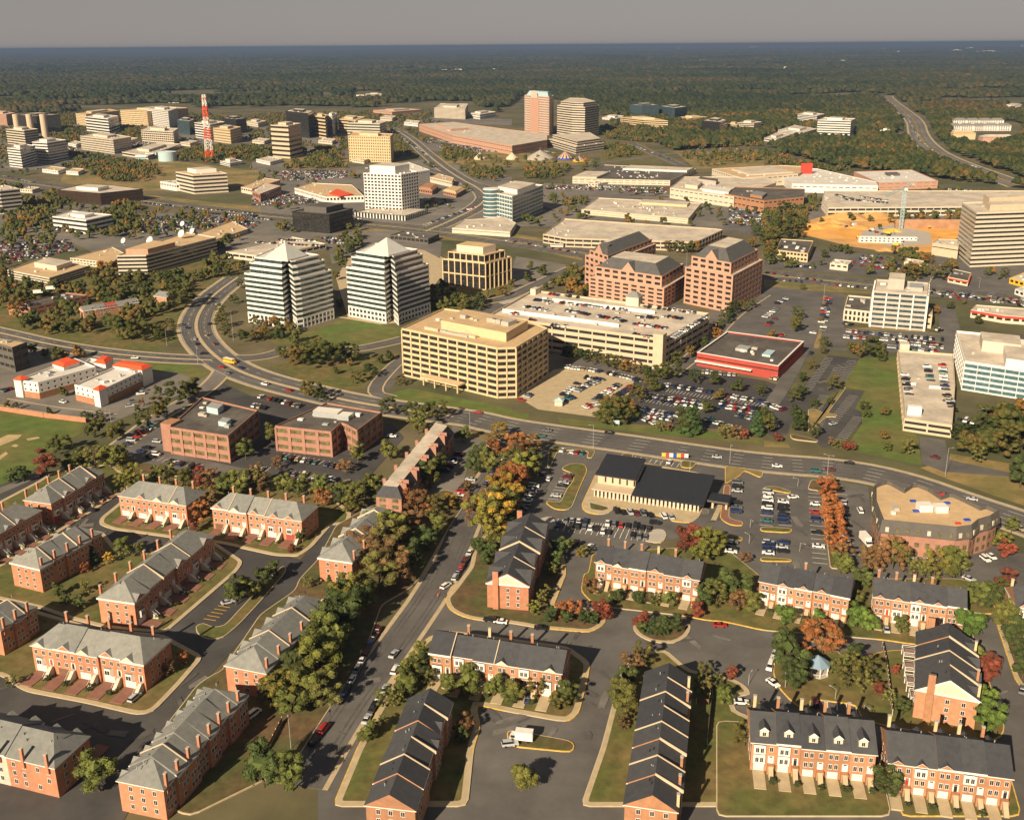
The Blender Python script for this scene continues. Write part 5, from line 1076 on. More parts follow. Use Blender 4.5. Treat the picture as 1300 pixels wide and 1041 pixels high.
trees('around the scalloped brick office','b:L640,880:11 g:L670,870:9 b:L550,890:9 b:L520,880:8 y:L850,920:9 g:L920,920:10 l:L960,900:8 g:L1235,700:6 y:L1190,790:7 r:L1210,830:7 l:L800,930:6 g:L1010,560:0.1 l:L760,920:6'.replace(' g:L1010,560:0.1',''),8)
trees('on the island behind the row below the bank','r:K900,800:10 r:K950,790:10 y:K1010,820:10 y:K1050,810:9 d:K265,815:6 d:K310,800:6 G:K380,820:3 l:K400,820:4 d:K260,870:5 l:K230,910:4 b:K1200,850:4 y:K980,850:7',7)
trees('along the verge beside the middle road','d:O230,280:4.5 d:O310,285:4.5 d:O395,292:4.5 d:O450,292:4 o:O285,250:5 o:O350,252:5 r:O480,270:6 r:O510,262:5 y:O150,240:4 l:O200,160:4 l:O180,180:4 r:O680,305:5.5 c:O740,335:6 d:O775,340:5 c:O800,338:6 d:O850,330:5.5 d:O690,330:3.5 b:O430,140:5 d:O420,110:4',5)
trees('in front of the row below the bank','d:O565,175:5 d:O670,190:6 g:O825,205:6 l:O745,190:4 d:O545,185:4 r:O965,255:6 d:O990,215:7 l:O1060,200:7 d:O1140,170:7 b:O1170,220:6 g:O1240,230:7 d:O1120,130:8 l:O1000,160:6 d:O1200,150:7 d:O1040,150:7',6)
trees('before the street corner row','g:N985,630:7 g:N1085,640:8 g:N1210,650:7 g:N1295,680:6 g:O60,665:6.5 l:O165,650:6 d:O290,690:7 l:O275,715:5 l:O330,680:5',7)
trees('on the pavement before the court row','g:N800,580:8 d:N850,560:8 g:N770,640:7 l:N880,590:5 g:N840,480:6 g:N575,880:6 l:N670,700:5 l:N720,700:4 b:N1060,840:5 d:N1050,880:4 l:N640,820:4',6)
trees('beside the stepped row','g:O600,740:9 g:O580,690:8 c:O565,650:7 b:O635,530:6 l:O690,490:6 d:O620,600:7 b:O590,810:4 l:O1000,560:5 l:O990,640:5 r:O1140,570:4 g:O1100,690:5 l:O1060,600:4 l:O1245,750:4',6)
trees('in the park','d:P110,510:11 d:P100,450:8 d:P150,610:9 d:P165,560:8 o:P275,450:11 b:P290,440:9 l:P420,600:7 l:P370,560:7 d:P450,500:7 l:P520,570:6 l:P490,620:5 r:P570,640:4 l:P420,520:6 r:P655,540:3 d:P690,740:4 l:P620,680:4',7)
trees('before the brick rows around the park','f:P100,300:7 f:P278,310:6.5 f:P460,310:8 f:P520,325:7 g:P680,335:6.5 f:P1015,365:9 r:P1085,580:8 r:P1110,570:7 g:P1060,490:7 f:P1105,710:7 f:P1125,830:8 d:P480,110:7 g:P460,200:6 l:P600,240:4',7)
trees('beyond the drive at the right edge','g:P1060,205:8 d:P1130,210:8 g:P1200,310:9 d:P1240,390:9 d:P1280,470:8 r:P1200,130:8 g:P1230,330:8 d:P1030,180:7 g:P1160,180:7 d:P1290,560:7 g:P1250,240:8',8)
trees('beyond the bottom row of houses','g:M500,1120:9 g:N200,1120:9 d:N60,1100:10 g:O100,1110:8 d:P600,1150:8 l:P-100,900:6',8)
TREES.sort(key=lambda t:t[0].length)
near=TREES[:299]; rest=TREES[299:]
# a label for every tree: its kind, its place and its rank there
groups={}
for t in near: groups.setdefault((t[3],t[2]),[]).append(t)
def screenx(p): d=p-Vector((0,0,CAMH)); return d.dot(cr)/d.dot(_F)
rt=0
for (ph,k),lst in groups.items():
    lst.sort(key=lambda t:screenx(t[0]))
    shp,colr,words=KIND[k]
    for i,(p,h,kk,_) in enumerate(lst):
        lab=(words+' '+ph) if len(lst)==1 else f'{ordinal(i,len(lst))}{"" if i==0 else ""}{words} {ph}'.replace('leftmost ','leftmost ')
        if len(lst)>1 and i>0: lab=f'{ordinal(i,0)}{words} from the left {ph}'
        r=empty('tree' if shp!='cone' else 'evergreen_tree',p,lab,'tree','trees '+ph,random.uniform(0,6.28))
        s=h*random.uniform(.95,1.1)
        c=put('crown',random.choice(CR[shp]),r,(0,0,0.1),0,(s*random.uniform(.95,1.2),s*random.uniform(.95,1.2),h))
        v=random.uniform(.75,1.25); c.color=(colr[0]*v*random.uniform(.9,1.15),colr[1]*v,colr[2]*v,1)
        put('trunk',random.choice(TRK),r,(0,0,0),0,(h,h,h))
SHRUBS.sort(key=lambda t:t[0].length); gs={}
for s in SHRUBS[:150]: gs.setdefault(s[2],[]).append(s)
for nick,lst in gs.items():
    lst.sort(key=lambda t:screenx(t[0]))
    for i,(p,h,_) in enumerate(lst):
        o=bpy.data.objects.new('shrub',random.choice(CR['shrub'])); COL.objects.link(o); o.location=p+Vector((0,0,.15)); o.scale=(h*1.3,h*1.3,h); v=random.uniform(.7,1.2); o.color=(.04*v,.05*v,.015*v,1)
        lab=f'leftmost low shrub between the drives of {nick}' if i==0 else f'{ordinal(i,0)}low shrub from the left between the drives of {nick}'
        tag(o,lab,'shrub','shrubs between the drives of '+nick)
# ---------------------------------------------------------------- woods (uncountable)
ico=bmesh.new(); bmesh.ops.create_icosphere(ico,subdivisions=1,radius=1)
keep=[v for v in ico.verts if v.co.z>-.45]; idx={v.index:i for i,v in enumerate(keep)}
DV=np.array([v.co[:] for v in keep]); DF=np.array([[idx[v.index] for v in f.verts] for f in ico.faces if all(v.index in idx for v in f.verts)]); ico.free()
i2=bmesh.new(); bmesh.ops.create_icosphere(i2,subdivisions=0 if False else 1,radius=1); i2.free()
IV=np.array([(0,0,1.)]+[(math.cos(a)*.9,math.sin(a)*.9,.42) for a in np.arange(5)*1.2566]+[(math.cos(a+.63),math.sin(a+.63),-.4) for a in np.arange(5)*1.2566])
IF=np.array([(0,1+i,1+(i+1)%5) for i in range(5)]+[(1+i,6+i,1+(i+1)%5) for i in range(5)]+[(1+(i+1)%5,6+i,6+(i+1)%5) for i in range(5)])
def woods_mat(name,stops,scale,attr=False):
    m=bpy.data.materials.new(name); m.use_nodes=True; nt=m.node_tree; N=nt.nodes; L=nt.links; b=N['Principled BSDF']; b.inputs['Roughness'].default_value=.95; b.inputs['Specular IOR Level'].default_value=.1
    geo=N.new('ShaderNodeNewGeometry'); no=N.new('ShaderNodeTexNoise'); no.inputs['Scale'].default_value=scale; no.inputs['Detail'].default_value=5; L.new(geo.outputs['Position'],no.inputs['Vector'])
    a=N.new('ShaderNodeMath'); a.operation='MULTIPLY_ADD'; a.inputs[1].default_value=.55; L.new(geo.outputs['Random Per Island'],a.inputs[0]); 
    if attr:
        an=N.new('ShaderNodeAttribute'); an.attribute_name='tree_tone'; L.new(an.outputs['Fac'],a.inputs[0])
    s2=N.new('ShaderNodeMath'); s2.operation='MULTIPLY_ADD'; s2.inputs[1].default_value=1.9; s2.inputs[2].default_value=-.72; L.new(no.outputs['Fac'],s2.inputs[0]); L.new(s2.outputs[0],a.inputs[2])
    cr_=N.new('ShaderNodeValToRGB'); el=cr_.color_ramp.elements
    while len(el)<len(stops): el.new(.5)
    for e_,(p,c) in zip(el,stops): e_.position=p; e_.color=(*c,1)
    L.new(a.outputs[0],cr_.inputs[0]); L.new(cr_.outputs[0],b.inputs['Base Color']); return m
wm1=woods_mat('autumn woods',[(0,(.019,.030,.011)),(.35,(.036,.047,.015)),(.62,(.058,.063,.019)),(.85,(.09,.07,.023)),(1,(.15,.08,.022))],.012,True)
wm3=woods_mat('belt woods',[(0,(.03,.044,.014)),(.3,(.055,.066,.019)),(.6,(.095,.09,.026)),(.8,(.14,.09,.028)),(1,(.25,.115,.026))],.05,True)
wm2=woods_mat('far woods',[(0,(.013,.022,.010)),(.4,(.027,.037,.014)),(.65,(.044,.048,.018)),(.88,(.068,.054,.022)),(1,(.095,.06,.024))],.0011)
def blobs(name,pos,sx,sz,m,hi):
    V0,F0=(DV,DF) if hi else (IV,IF)
    n=len(pos); nv=len(V0)
    ang=RN.uniform(0,6.28,n); c,s=np.cos(ang),np.sin(ang)
    b=V0[None]*(1+RN.normal(0,.17,(n,nv,1)))
    X=b[...,0]*c[:,None]-b[...,1]*s[:,None]; Y=b[...,0]*s[:,None]+b[...,1]*c[:,None]
    v=np.stack([X*sx[:,None]+pos[:,0:1],Y*sx[:,None]+pos[:,1:2],b[...,2]*(sz*.5)[:,None]+(sz*.52)[:,None]],-1).reshape(-1,3).astype(np.float32)
    f=(F0[None]+(np.arange(n)*nv)[:,None,None]).reshape(-1,3).astype(np.int32)
    me=bpy.data.meshes.new(name); me.vertices.add(len(v)); me.vertices.foreach_set('co',v.ravel()); me.loops.add(f.size); me.loops.foreach_set('vertex_index',f.ravel())
    me.polygons.add(len(f)); me.polygons.foreach_set('loop_start',np.arange(0,f.size,3,dtype=np.int32)); me.polygons.foreach_set('loop_total',np.full(len(f),3,np.int32)); me.update(calc_edges=True); me.materials.append(m)
    o=bpy.data.objects.new(name,me); COL.objects.link(o); tag(o,None,None,kind='stuff'); return o
def inpoly_np(x,y,P):
    c=np.zeros(len(x),bool); j=len(P)-1
    for i in range(len(P)):
        xi,yi=P[i];xj,yj=P[j]
        if yi!=yj: c^=((yi>y)!=(yj>y))&(x<(xj-xi)*(y-yi)/(yj-yi)+xi)
        j=i
    return c
EXCL=[[(p.x,p.y) for p in inset(ccw(P),-5)] for P in FOOT]
for P,wd,*_ in ROADS:
    P=[p for p in P]; 
    if P[0].length>500 or P[-1].length>500: EXCL.append([(p.x,p.y) for p in offs(P,-wd/2-(14 if P[0].length>1500 else 3))+offs(P,wd/2+(14 if P[0].length>1500 else 3))[::-1]])
for s in ['D930,470 D1240,450 D1300,470 D1300,530 D1240,560 D1120,590 D920,560']: EXCL.append([(p.x,p.y) for p in pts(s)])
for P in FOOT:
    c=sum(P,Vector())/len(P)
    if c.y>1300:
        Q=inset(ccw(P),-14); d=-c.normalized()*min(110,c.y*.035); EXCL.append([((p+d).x,(p+d).y) for p in Q]); EXCL.append([((p+d*.45).x,(p+d*.45).y) for p in Q])
CLEAR=[[(p.x,p.y) for p in pts(s)] for s in ['B500,300 B660,300 B660,345 B500,350','D660,500 D780,500 D780,545 D660,545']]
def fill(poly,space,zmin=0,zmax=1e9):
    P=[(p.x,p.y) for p in poly]; A=np.array(P); x0,y0=A.min(0); x1,y1=A.max(0); n=int((x1-x0)*(y1-y0)/space**2)
    x=RN.uniform(x0,x1,n); y=RN.uniform(y0,y1,n); k=inpoly_np(x,y,P)
    for e in EXCL: k&=~inpoly_np(x,y,e)
    return np.stack([x[k],y[k]],1)
BELTS='''E60,470 E480,390 E480,560 E270,575 E100,560|E480,370 E760,360 E760,470 E690,600 E580,615 E520,480|E720,360 E940,330 E950,470 E880,530 E800,470|E0,330 E440,345 E440,400 E0,450|E1030,110 E1200,180 E1230,230 E1120,290 E1000,300 E1060,200|F400,230 F480,110 F560,70 F560,120 F470,210|F130,540 F260,580 F250,620 F60,600|F200,660 F520,660 F520,730 F330,760 F190,720|F880,380 F1180,390 F1180,450 F900,470|G200,330 G400,240 G420,370 G380,390|A260,520 A400,500 A400,640 A360,640|A1200,560 B90,560 B90,620 B0,630|B440,560 B480,560 B480,600 B440,590|B700,560 B760,580 B740,610 B690,600|E0,230 E40,240 E40,330 E0,330|B110,1000 B200,960 B210,1010 F0,40|E560,230 E1000,290 E960,330 E560,330|E450,250 E590,260 E590,340 E450,340|H640,170 H830,190 H820,270 H700,280|H20,60 H60,60 H60,230 H0,220|A400,680 A560,650 A780,670 A800,740 A640,760 A440,740|A0,770 A110,790 A280,740 A300,880 A240,920 A180,1000 A0,1000 A100,900|A540,880 A700,870 A740,960 A700,1020 A560,1030 A500,1000|A870,600 A1020,580 A1230,600 A1220,640 A900,660|A300,430 A370,430 A380,520 A310,520|B150,640 B330,610 B480,650 B470,690 B160,690|B960,590 B1120,600 B1120,640 B950,650|B980,690 B1250,700 B1250,760 B1000,720|C480,480 C560,480 C820,500 C990,515 C1300,530 C1300,575 C850,595 C760,560 C500,540|C550,570 C640,580 C640,620 C560,625|B310,560 B420,570 B420,610 B320,620|B600,640 B700,650 B800,620 B720,560 B700,600|A1010,640 A1090,650 A1090,665 A1010,660|B360,930 B500,940 B540,1000 F200,30 F60,0 B370,1000|B480,720 B540,725 B540,745 B490,740|C220,840 C260,850 C260,880 C220,870|C290,870 C420,850 C420,890 C310,900|C340,690 C250,740 C100,740 C80,690|A0,1010 A160,985 A260,990 A400,1030 E300,60 E60,30|A860,810 A1000,820 A1000,850 A860,845|A450,640 A520,650 A600,640 A640,620 A480,625|B830,760 B880,770 B880,700 B840,690|B0,600 B90,610 B90,650 B0,650|B700,430 B760,430 B760,480 B700,480|C1150,850 C1290,850 C1290,880 C1160,880|D200,830 D280,850 D280,900 D200,900|D500,890 D990,900 D990,950 D700,945 D500,905|D0,900 D150,870 D230,900 D200,1000 D0,1020|A600,470 A690,480 A690,560 A610,540|C620,940 C640,940 C640,960 C620,960|G560,115 G640,120 G640,140 G560,130|A1230,590 A1300,570 B100,580 B100,620 B0,640 A1240,640'''.split('|')
FOREST=pts('A-600,395 A0,408 A300,412 A380,400 A600,368 A940,372 A1120,400 B0,405 B160,372 B420,378 B600,385 B900,352 B1080,350 B1230,410 C100,320 C250,340 C480,400 C560,490 C760,560 C860,598 C1300,565 D0,570 D60,605 D330,678 D450,690 D870,740 D1300,790 D2000,900 1700,110 1300,59.5 650,63.5 0,68.5 -400,72')
bp=[fill(pts(s),9) for s in BELTS]+[fill(pts(s),sp) for s,sp in (('A0,430 A700,400 A1300,440 A1300,660 A800,640 A300,700 A0,740',17),('B0,420 B900,400 B900,560 B700,600 B480,690 B0,700',17),('A0,800 A1300,930 E1200,100 E300,100 E0,150',18),('B0,700 B560,800 B880,660 B1130,800 B1160,860 B560,990 B0,900',22),('C200,760 C1300,700 D1300,820 D1300,900 H0,120 G1000,40 C0,980',27),('H0,150 H1300,200 H1300,440 H820,370 H0,260',30),('C860,612 C1300,602 C1300,645 C980,685',13),('C500,575 C700,575 C740,640 C500,655',14),('C350,660 C470,650 C470,700 C350,700',13),('D0,600 D330,690 D450,700 D450,712 D300,715 D0,665',12),('1320,500 1700,470 2100,1000 1420,1000',11),('1310,330 1700,300 1800,480 1310,480',18),('A0,960 E300,60 E280,140 E0,200',18),('B880,440 B1300,560 C500,560 C480,680 B1000,690',26))]; p=np.concatenate(bp); k=len(p)
def lite(seed):
    rg=np.random.default_rng(seed); V=[];F=[];nb=0
    for k in range(9):
        a=rg.uniform(0,6.28); z=rg.uniform(.28,.85); rr=math.sqrt(max(0,1-((z-.55)/.5)**2))*.32*rg.uniform(.4,1); c=np.array([rr*math.cos(a),rr*math.sin(a),z]); r=rg.uniform(.14,.2)
        p=DV*r*(1+rg.normal(0,.2,(len(DV),1)))+c; V.append(p); F.append(DF+nb); nb+=len(p)
        for _ in range(20):
            d=rg.normal(size=3); d/=np.linalg.norm(d); d[2]=abs(d[2])-.1; q=c+d*r*rg.uniform(.8,1.25); u=rg.normal(size=3); u/=np.linalg.norm(u); w_=np.cross(d,u); s=.045
            V.append(np.array([q-u*s,q+w_*s,q+u*s])); F.append(np.array([[nb,nb+1,nb+2]])); nb+=3
    return np.concatenate(V),np.concatenate(F)
LITE=[lite(90+i) for i in range(5)]
def lite2(seed):
    rg=np.random.default_rng(seed); V=[];F=[];nb=0
    for k in range(4):
        a=k*1.57+rg.uniform(0,1); c=np.array([.17*math.cos(a),.17*math.sin(a),rg.uniform(.4,.66)]) if k else np.array([0,0,.68]); r=rg.uniform(.2,.28)
        V.append(IV*r*(1+rg.normal(0,.22,(len(IV),1)))+c); F.append(IF+nb); nb+=len(IV)
        for _ in range(9):
            d=rg.normal(size=3); d/=np.linalg.norm(d); d[2]=abs(d[2]); q=c+d*r*rg.uniform(.85,1.15); u=rg.normal(size=3); u/=np.linalg.norm(u); w_=np.cross(d,u); s=.075
            V.append(np.array([q-u*s,q+w_*s,q+u*s])); F.append(np.array([[nb,nb+1,nb+2]])); nb+=3
    return np.concatenate(V),np.concatenate(F)
LITE2=[lite2(190+i) for i in range(7)]
def leafy(name,pos,h,m,LITE=LITE):
    VV=[];FF=[];TT=[];nb=0
    for i,(x,y) in enumerate(pos):
        V,F=LITE[i%len(LITE)]; a=RN.uniform(0,6.28); c,s=math.cos(a),math.sin(a); w_=h[i]*RN.uniform(.9,1.25)
        VV.append(np.stack([(V[:,0]*c-V[:,1]*s)*w_+x,(V[:,0]*s+V[:,1]*c)*w_+y,V[:,2]*h[i]],1)); FF.append(F+nb); nb+=len(V); TT.append(np.full(len(V),RN.random()))
    v=np.concatenate(VV).astype(np.float32); f=np.concatenate(FF).astype(np.int32); me=bpy.data.meshes.new(name); me.vertices.add(len(v)); me.vertices.foreach_set('co',v.ravel()); me.loops.add(f.size); me.loops.foreach_set('vertex_index',f.ravel()); me.polygons.add(len(f)); me.polygons.foreach_set('loop_start',np.arange(0,f.size,3,dtype=np.int32)); me.polygons.foreach_set('loop_total',np.full(len(f),3,np.int32))
    at_=me.attributes.new('tree_tone','FLOAT','POINT'); at_.data.foreach_set('value',np.concatenate(TT).astype(np.float32)); me.update(calc_edges=True); me.materials.append(m); o=bpy.data.objects.new(name,me); COL.objects.link(o); tag(o,None,None,kind='stuff'); return o
print('belt',k,'rest',len(rest))
leafy('tree_belt',p,RN.uniform(5.5,10.5,k),wm3)
FP=[(q.x,q.y) for q in FOREST]
lo=[];hi=[]; Y=900.
while Y<58000:
    dY=Y*.12; s=max(10,Y*.0045); xm=Y*.62; n=int(2*xm*dY/s**2)
    x=RN.uniform(-xm,xm,n); y=RN.uniform(Y,Y+dY,n); kk=inpoly_np(x,y,FP)
    if Y<6500:
        for e in EXCL: kk&=~inpoly_np(x,y,e)
        for e in CLEAR: kk&=~inpoly_np(x,y,e)
    q=np.stack([x[kk],y[kk],np.full(kk.sum(),s)],1)
    (hi if Y<2600 else lo).append(q); Y+=dY
h_=np.concatenate(hi); print('woods',len(h_),sum(map(len,lo))); leafy('near_woods',h_[:,:2],RN.uniform(11,19,len(h_)),wm1,LITE2)
l_=np.concatenate(lo)
def lown(x,y,s):
    return (np.sin(x/s+1.3*np.sin(y/s*.7+1))+np.sin(y/s*.55-.8*np.sin(x/s*1.3))+.6*np.sin((x+y)/s*1.9+2)+.5*np.sin((x-1.7*y)/s*2.7))/3.1
n1=lown(l_[:,0],l_[:,1],420.)+.35*lown(l_[:,0],l_[:,1],97.); l_=l_[~((n1<-.44)&(l_[:,1]>3000))]
blobs('far_woods',l_[:,:2],RN.uniform(.45,.95,len(l_))*l_[:,2],RN.uniform(9,21,len(l_))*(1+l_[:,1]/60000)+np.clip(lown(l_[:,0],l_[:,1],900.),0,1)*np.clip((l_[:,1]-3500)/5000,0,1)*26,wm2,False)
if rest:
    def tri(me):
        v=np.empty(len(me.vertices)*3,np.float32); me.vertices.foreach_get('co',v); me.calc_loop_triangles(); f=np.empty(len(me.loop_triangles)*3,np.int32); me.loop_triangles.foreach_get('vertices',f); return v.reshape(-1,3),f.reshape(-1,3)
    leafy('tree_belt',np.array([(t[0].x,t[0].y) for t in rest]),np.array([t[1] for t in rest]),wm3,[tri(m) for m in CR['round'][:2]+CR['loose'][:2]])
# ================================================================ vehicles
def prof(b,P,w0,w1,m,top=None):
    """closed side profile (x,z) swept across the width; w0 half width low, w1 half width high"""
    n=len(P); zs=[p[1] for p in P]; lo_,hi_=min(zs),max(zs)
    hw=[w0+(w1-w0)*(z-lo_)/max(hi_-lo_,.01) for _,z in P]
    V=[(x,-h,z) for (x,z),h in zip(P,hw)]+[(x,h,z) for (x,z),h in zip(P,hw)]
    b.quads(V,[tuple(range(n)),tuple(range(2*n-1,n-1,-1))]+[(i,n+i,n+(i+1)%n,(i+1)%n) for i in range(n)],m)
CARS={'sedan':dict(body=[(-2.25,.32),(2.2,.32),(2.28,.6),(2.2,.78),(1.1,.92),(-1.55,.98),(-2.2,.95),(-2.3,.65)],cab=[(1.0,.9),(.25,1.36),(-1.0,1.38),(-1.75,.96)],roof=[(.22,1.36),(-.98,1.38),(-.95,1.43),(.12,1.42)]),
'hatchback':dict(body=[(-1.9,.32),(1.95,.32),(2.02,.6),(1.95,.8),(1.0,.95),(-1.9,1.0),(-2.0,.65)],cab=[(1.0,.93),(.3,1.42),(-1.3,1.44),(-1.9,.98)],roof=[(.27,1.42),(-1.28,1.44),(-1.25,1.49),(.18,1.48)]),
'suv':dict(body=[(-2.25,.42),(2.2,.42),(2.3,.75),(2.2,1.0),(1.15,1.1),(-2.25,1.12),(-2.35,.75)],cab=[(1.1,1.08),(.55,1.66),(-2.0,1.68),(-2.25,1.1)],roof=[(.5,1.66),(-1.98,1.68),(-1.95,1.75),(.4,1.74)]),
'van':dict(body=[(-2.3,.4),(2.3,.4),(2.4,.8),(2.2,1.1),(1.6,1.2),(-2.35,1.2)],cab=[(1.62,1.18),(.95,1.85),(-2.25,1.88),(-2.34,1.18)],roof=[(.92,1.85),(-2.24,1.88),(-2.2,1.98),(.8,1.96)])}
def wheel_m(b,x,y): 
    n=10; V=[(x+.33*math.cos(6.2832*i/n),y-.1,.33+.33*math.sin(6.2832*i/n)) for i in range(n)]+[(x+.33*math.cos(6.2832*i/n),y+.1,.33+.33*math.sin(6.2832*i/n)) for i in range(n)]
    b.quads(V,[(i,(i+1)%n,n+(i+1)%n,n+i) for i in range(n)]+[tuple(range(n-1,-1,-1)),tuple(range(n,2*n))],tyrem)
CM={}
for k,d in CARS.items():
    b=MB(); prof(b,d['body'],.9,.84,paint); prof(b,d['roof'],.62,.6,paint); body=b.mesh('car_body')
    b2=MB(); prof(b2,d['cab'],.82,.62,carglass); glass=b2.mesh('car_window')
    b3=MB(); wheel_m(b3,0,0); wh=b3.mesh('wheel')
    f=MB(); prof(f,d['body'],.9,.84,paint); prof(f,d['roof'],.62,.6,paint); prof(f,d['cab'],.82,.62,carglass)
    for x in (-1.35,1.4):
        for y in (-.8,.8): wheel_m(f,x,y)
    CM[k]=(body,glass,wh,f.mesh('car'))
PAL=[('white',(.72,.70,.66),.26),('silver',(.40,.41,.42),.16),('black',(.012,.012,.014),.17),('dark blue',(.02,.035,.10),.13),('red',(.34,.02,.018),.08),('grey',(.13,.135,.14),.1),('teal',(.03,.13,.14),.03),('maroon',(.12,.018,.022),.05),('tan',(.36,.29,.19),.04)]
VEH=[]
def cars(phrase,s0,s1,n,occ=.85,ang=0,z=.3,along=False,pal=None):
    a,b=at(s0,z),at(s1,z); 
    for i in range(n):
        if random.random()>occ: continue
        f=(i+.5)/n if n>1 else .5; p=a+(b-a)*f; d=b-a; th=math.atan2(d.y,d.x)+(0 if along else math.pi/2)+R(ang)
        if random.random()<.5: th+=math.pi
        c=random.choices(PAL,[q[2] for q in PAL])[0] if pal is None else next(q for q in PAL if q[0]==random.choice(pal) or q[0]==pal[0])
        VEH.append((Vector((p.x+random.uniform(-.15,.15),p.y+random.uniform(-.2,.2),z)),th+random.uniform(-.03,.03),random.choices(list(CARS),[.52,.12,.24,.12])[0],c,phrase))
def car1(phrase,t,az,kind,colr,z=.3):
    """one car; az = heading in degrees from straight ahead, clockwise"""
    VEH.append((at(t,z)*1.0,R(90-az),kind,next(q for q in PAL if q[0]==colr),phrase))
# bank car park
cars('in the double row nearest the brick houses','K255,655','K480,680',7,.85,8); cars('in the double row nearest the brick houses','K290,635','K420,650',4,1,8); cars('in the double row nearest the brick houses','K500,650','K740,682',7,.8,8)
cars('in the lower double row below the bank','K480,690','K720,722',8,.7,8)
cars('parked along the front of the bank','K545,590','K850,622',9,.8,25)
cars('on the grass island left of the bank','K325,405','K255,520',9,.85)
cars('along the autumn trees left of the bank','K185,395','K75,615',10,.8)
cars('at the roadside left of the bank','K280,285','K405,305',5,.85)
cars('behind the bank by the road','K815,342','K840,346',1,1)
car1('driving through the bank car park','K222,430',15,'hatchback','white')
car1('below the lower double row','K350,755',30,'suv','maroon'); car1('below the lower double row','K430,768',30,'hatchback','white'); car1('passing the right end of the bank front','K755,650',100,'suv','black')
cars('on the brick strip right of the bank','K1168,440','K1158,625',9,.9)
cars('on the grass nib below the brick strip','K1140,740','K1135,800',4,.8)
cars('in the inner lot left of the rust trees','L22,470','L12,650',9,.85); cars('in the inner lot left of the rust trees','L95,515','L95,655',7,.6)
cars('in the bays along the rust trees','L250,510','L275,800',14,.45)
cars('behind the rust trees','L375,505','L405,770',13,.85)
cars('in the lower lot left of the rust trees','L20,740','L20,810',4,.9); cars('in the lower lot left of the rust trees','L92,740','L92,800',3,1)
car1('crossing the lane in the inner lot','L145,520',80,'sedan','white')
cars('under the scalloped brick office','L720,830','L920,850',5,.9,0)
cars('in the small lot beside the scalloped office','L1060,850','L1180,800',4,.7,-20); cars('below the rows at the scalloped office','L740,905','L760,908',1,1); car1('below the scalloped office','L1025,930',140,'sedan','silver')
car1('parked by the scalloped wall','L480,590',5,'van','white')
cars('beside the road past the scalloped office','L1230,640','L1300,690',2,1,0,along=True)
# office lots
cars('below the deep entry brick office, upper row','J130,315','J450,372',11,.9,12); cars('in the middle bays of the deep entry office','J170,402','J430,432',10,.9,15); cars('in the lower bays of the deep entry office','J190,435','J400,455',7,.4,15)
cars('along the dark side of the deep entry office','J575,345','J640,270',5,.6); car1('at the island above the mansard terrace','J700,215',100,'sedan','white')
cars('in the bays below the black roofed brick office','I810,335','I1000,378',7,.7,12); cars('left of the black roofed brick office','I690,300','I800,235',4,.9); cars('at the corner of the black roofed brick office','I740,330','I790,300',2,1)
cars('by the lane left of the black roofed office','I620,265','I770,155',6,.7); cars('in the far right bays of the brick office','J0,375','J60,385',2,1,10)
cars('in the lot behind the two brick offices','F10,875','F250,935',10,.6,15); cars('behind the brick offices in shade','J0,60','J130,90',5,.6,15)
cars('in the lot beside the mansard terrace','J1040,300','J960,400',5,.7); cars('at the lower end of the mansard lot','J1015,535','J1100,425',7,.9); cars('under the trees of the mansard lot','J1160,330','J1200,250',3,.9)
# street
cars('parked on the street below the bank belt','J1010,935','J1095,790',6,.8,along=True); cars('parked uphill on the street near the arterial','J1160,470','J1260,330',6,.9,along=True)
car1('on the street beside the pedimented row','N970,100',35,'suv','white')
cars('parked in tree shade on the street','N640,300','N440,680',9,.6,along=True); cars('parked along the pavement of the court row','N730,500','N560,790',6,.85,along=True); car1('driving down the street past the court row','N710,440',20,'sedan','silver'); cars('parked at the bottom of the street','N370,800','N300,890',3,.8,along=True)
cars('parked below the pedimented row','N1165,265','N1270,280',2,1,along=True); car1('on the road below the pedimented row','O185,308',95,'sedan','black'); car1('parked at the curve of the middle road','O1078,295',95,'sedan','red')
car1('beside the stepped row gardens','O1185,680',95,'sedan','white'); car1('on the drive of the street corner row','O120,665',10,'sedan','dark blue'); car1('on the parking court island','O30,890',80,'suv','silver')
cars('parked at the left edge of the park','P60,425','P25,520',3,.9,along=True); car1('parked at the left edge of the park','P45,585',150,'sedan','white'); cars('at the top of the park','P485,460','P545,465',2,1); car1('in the bays at the foot of the park','P255,685',10,'suv','maroon')
car1('on a drive of the upper corner row','P610,315',10,'sedan','silver'); car1('beyond the right drive','P1290,620',30,'sedan','grey')
car1('on a drive of the five drive row','M675,660',20,'suv','silver'); car1('in the bays by the round island','M1140,180',60,'sedan','silver'); car1('before the left edge row','I250,680',80,'sedan','silver'); cars('before the row by the sports field','I500,530','I440,600',3,.6); car1('left of the half hidden row','N10,740',30,'van','white')
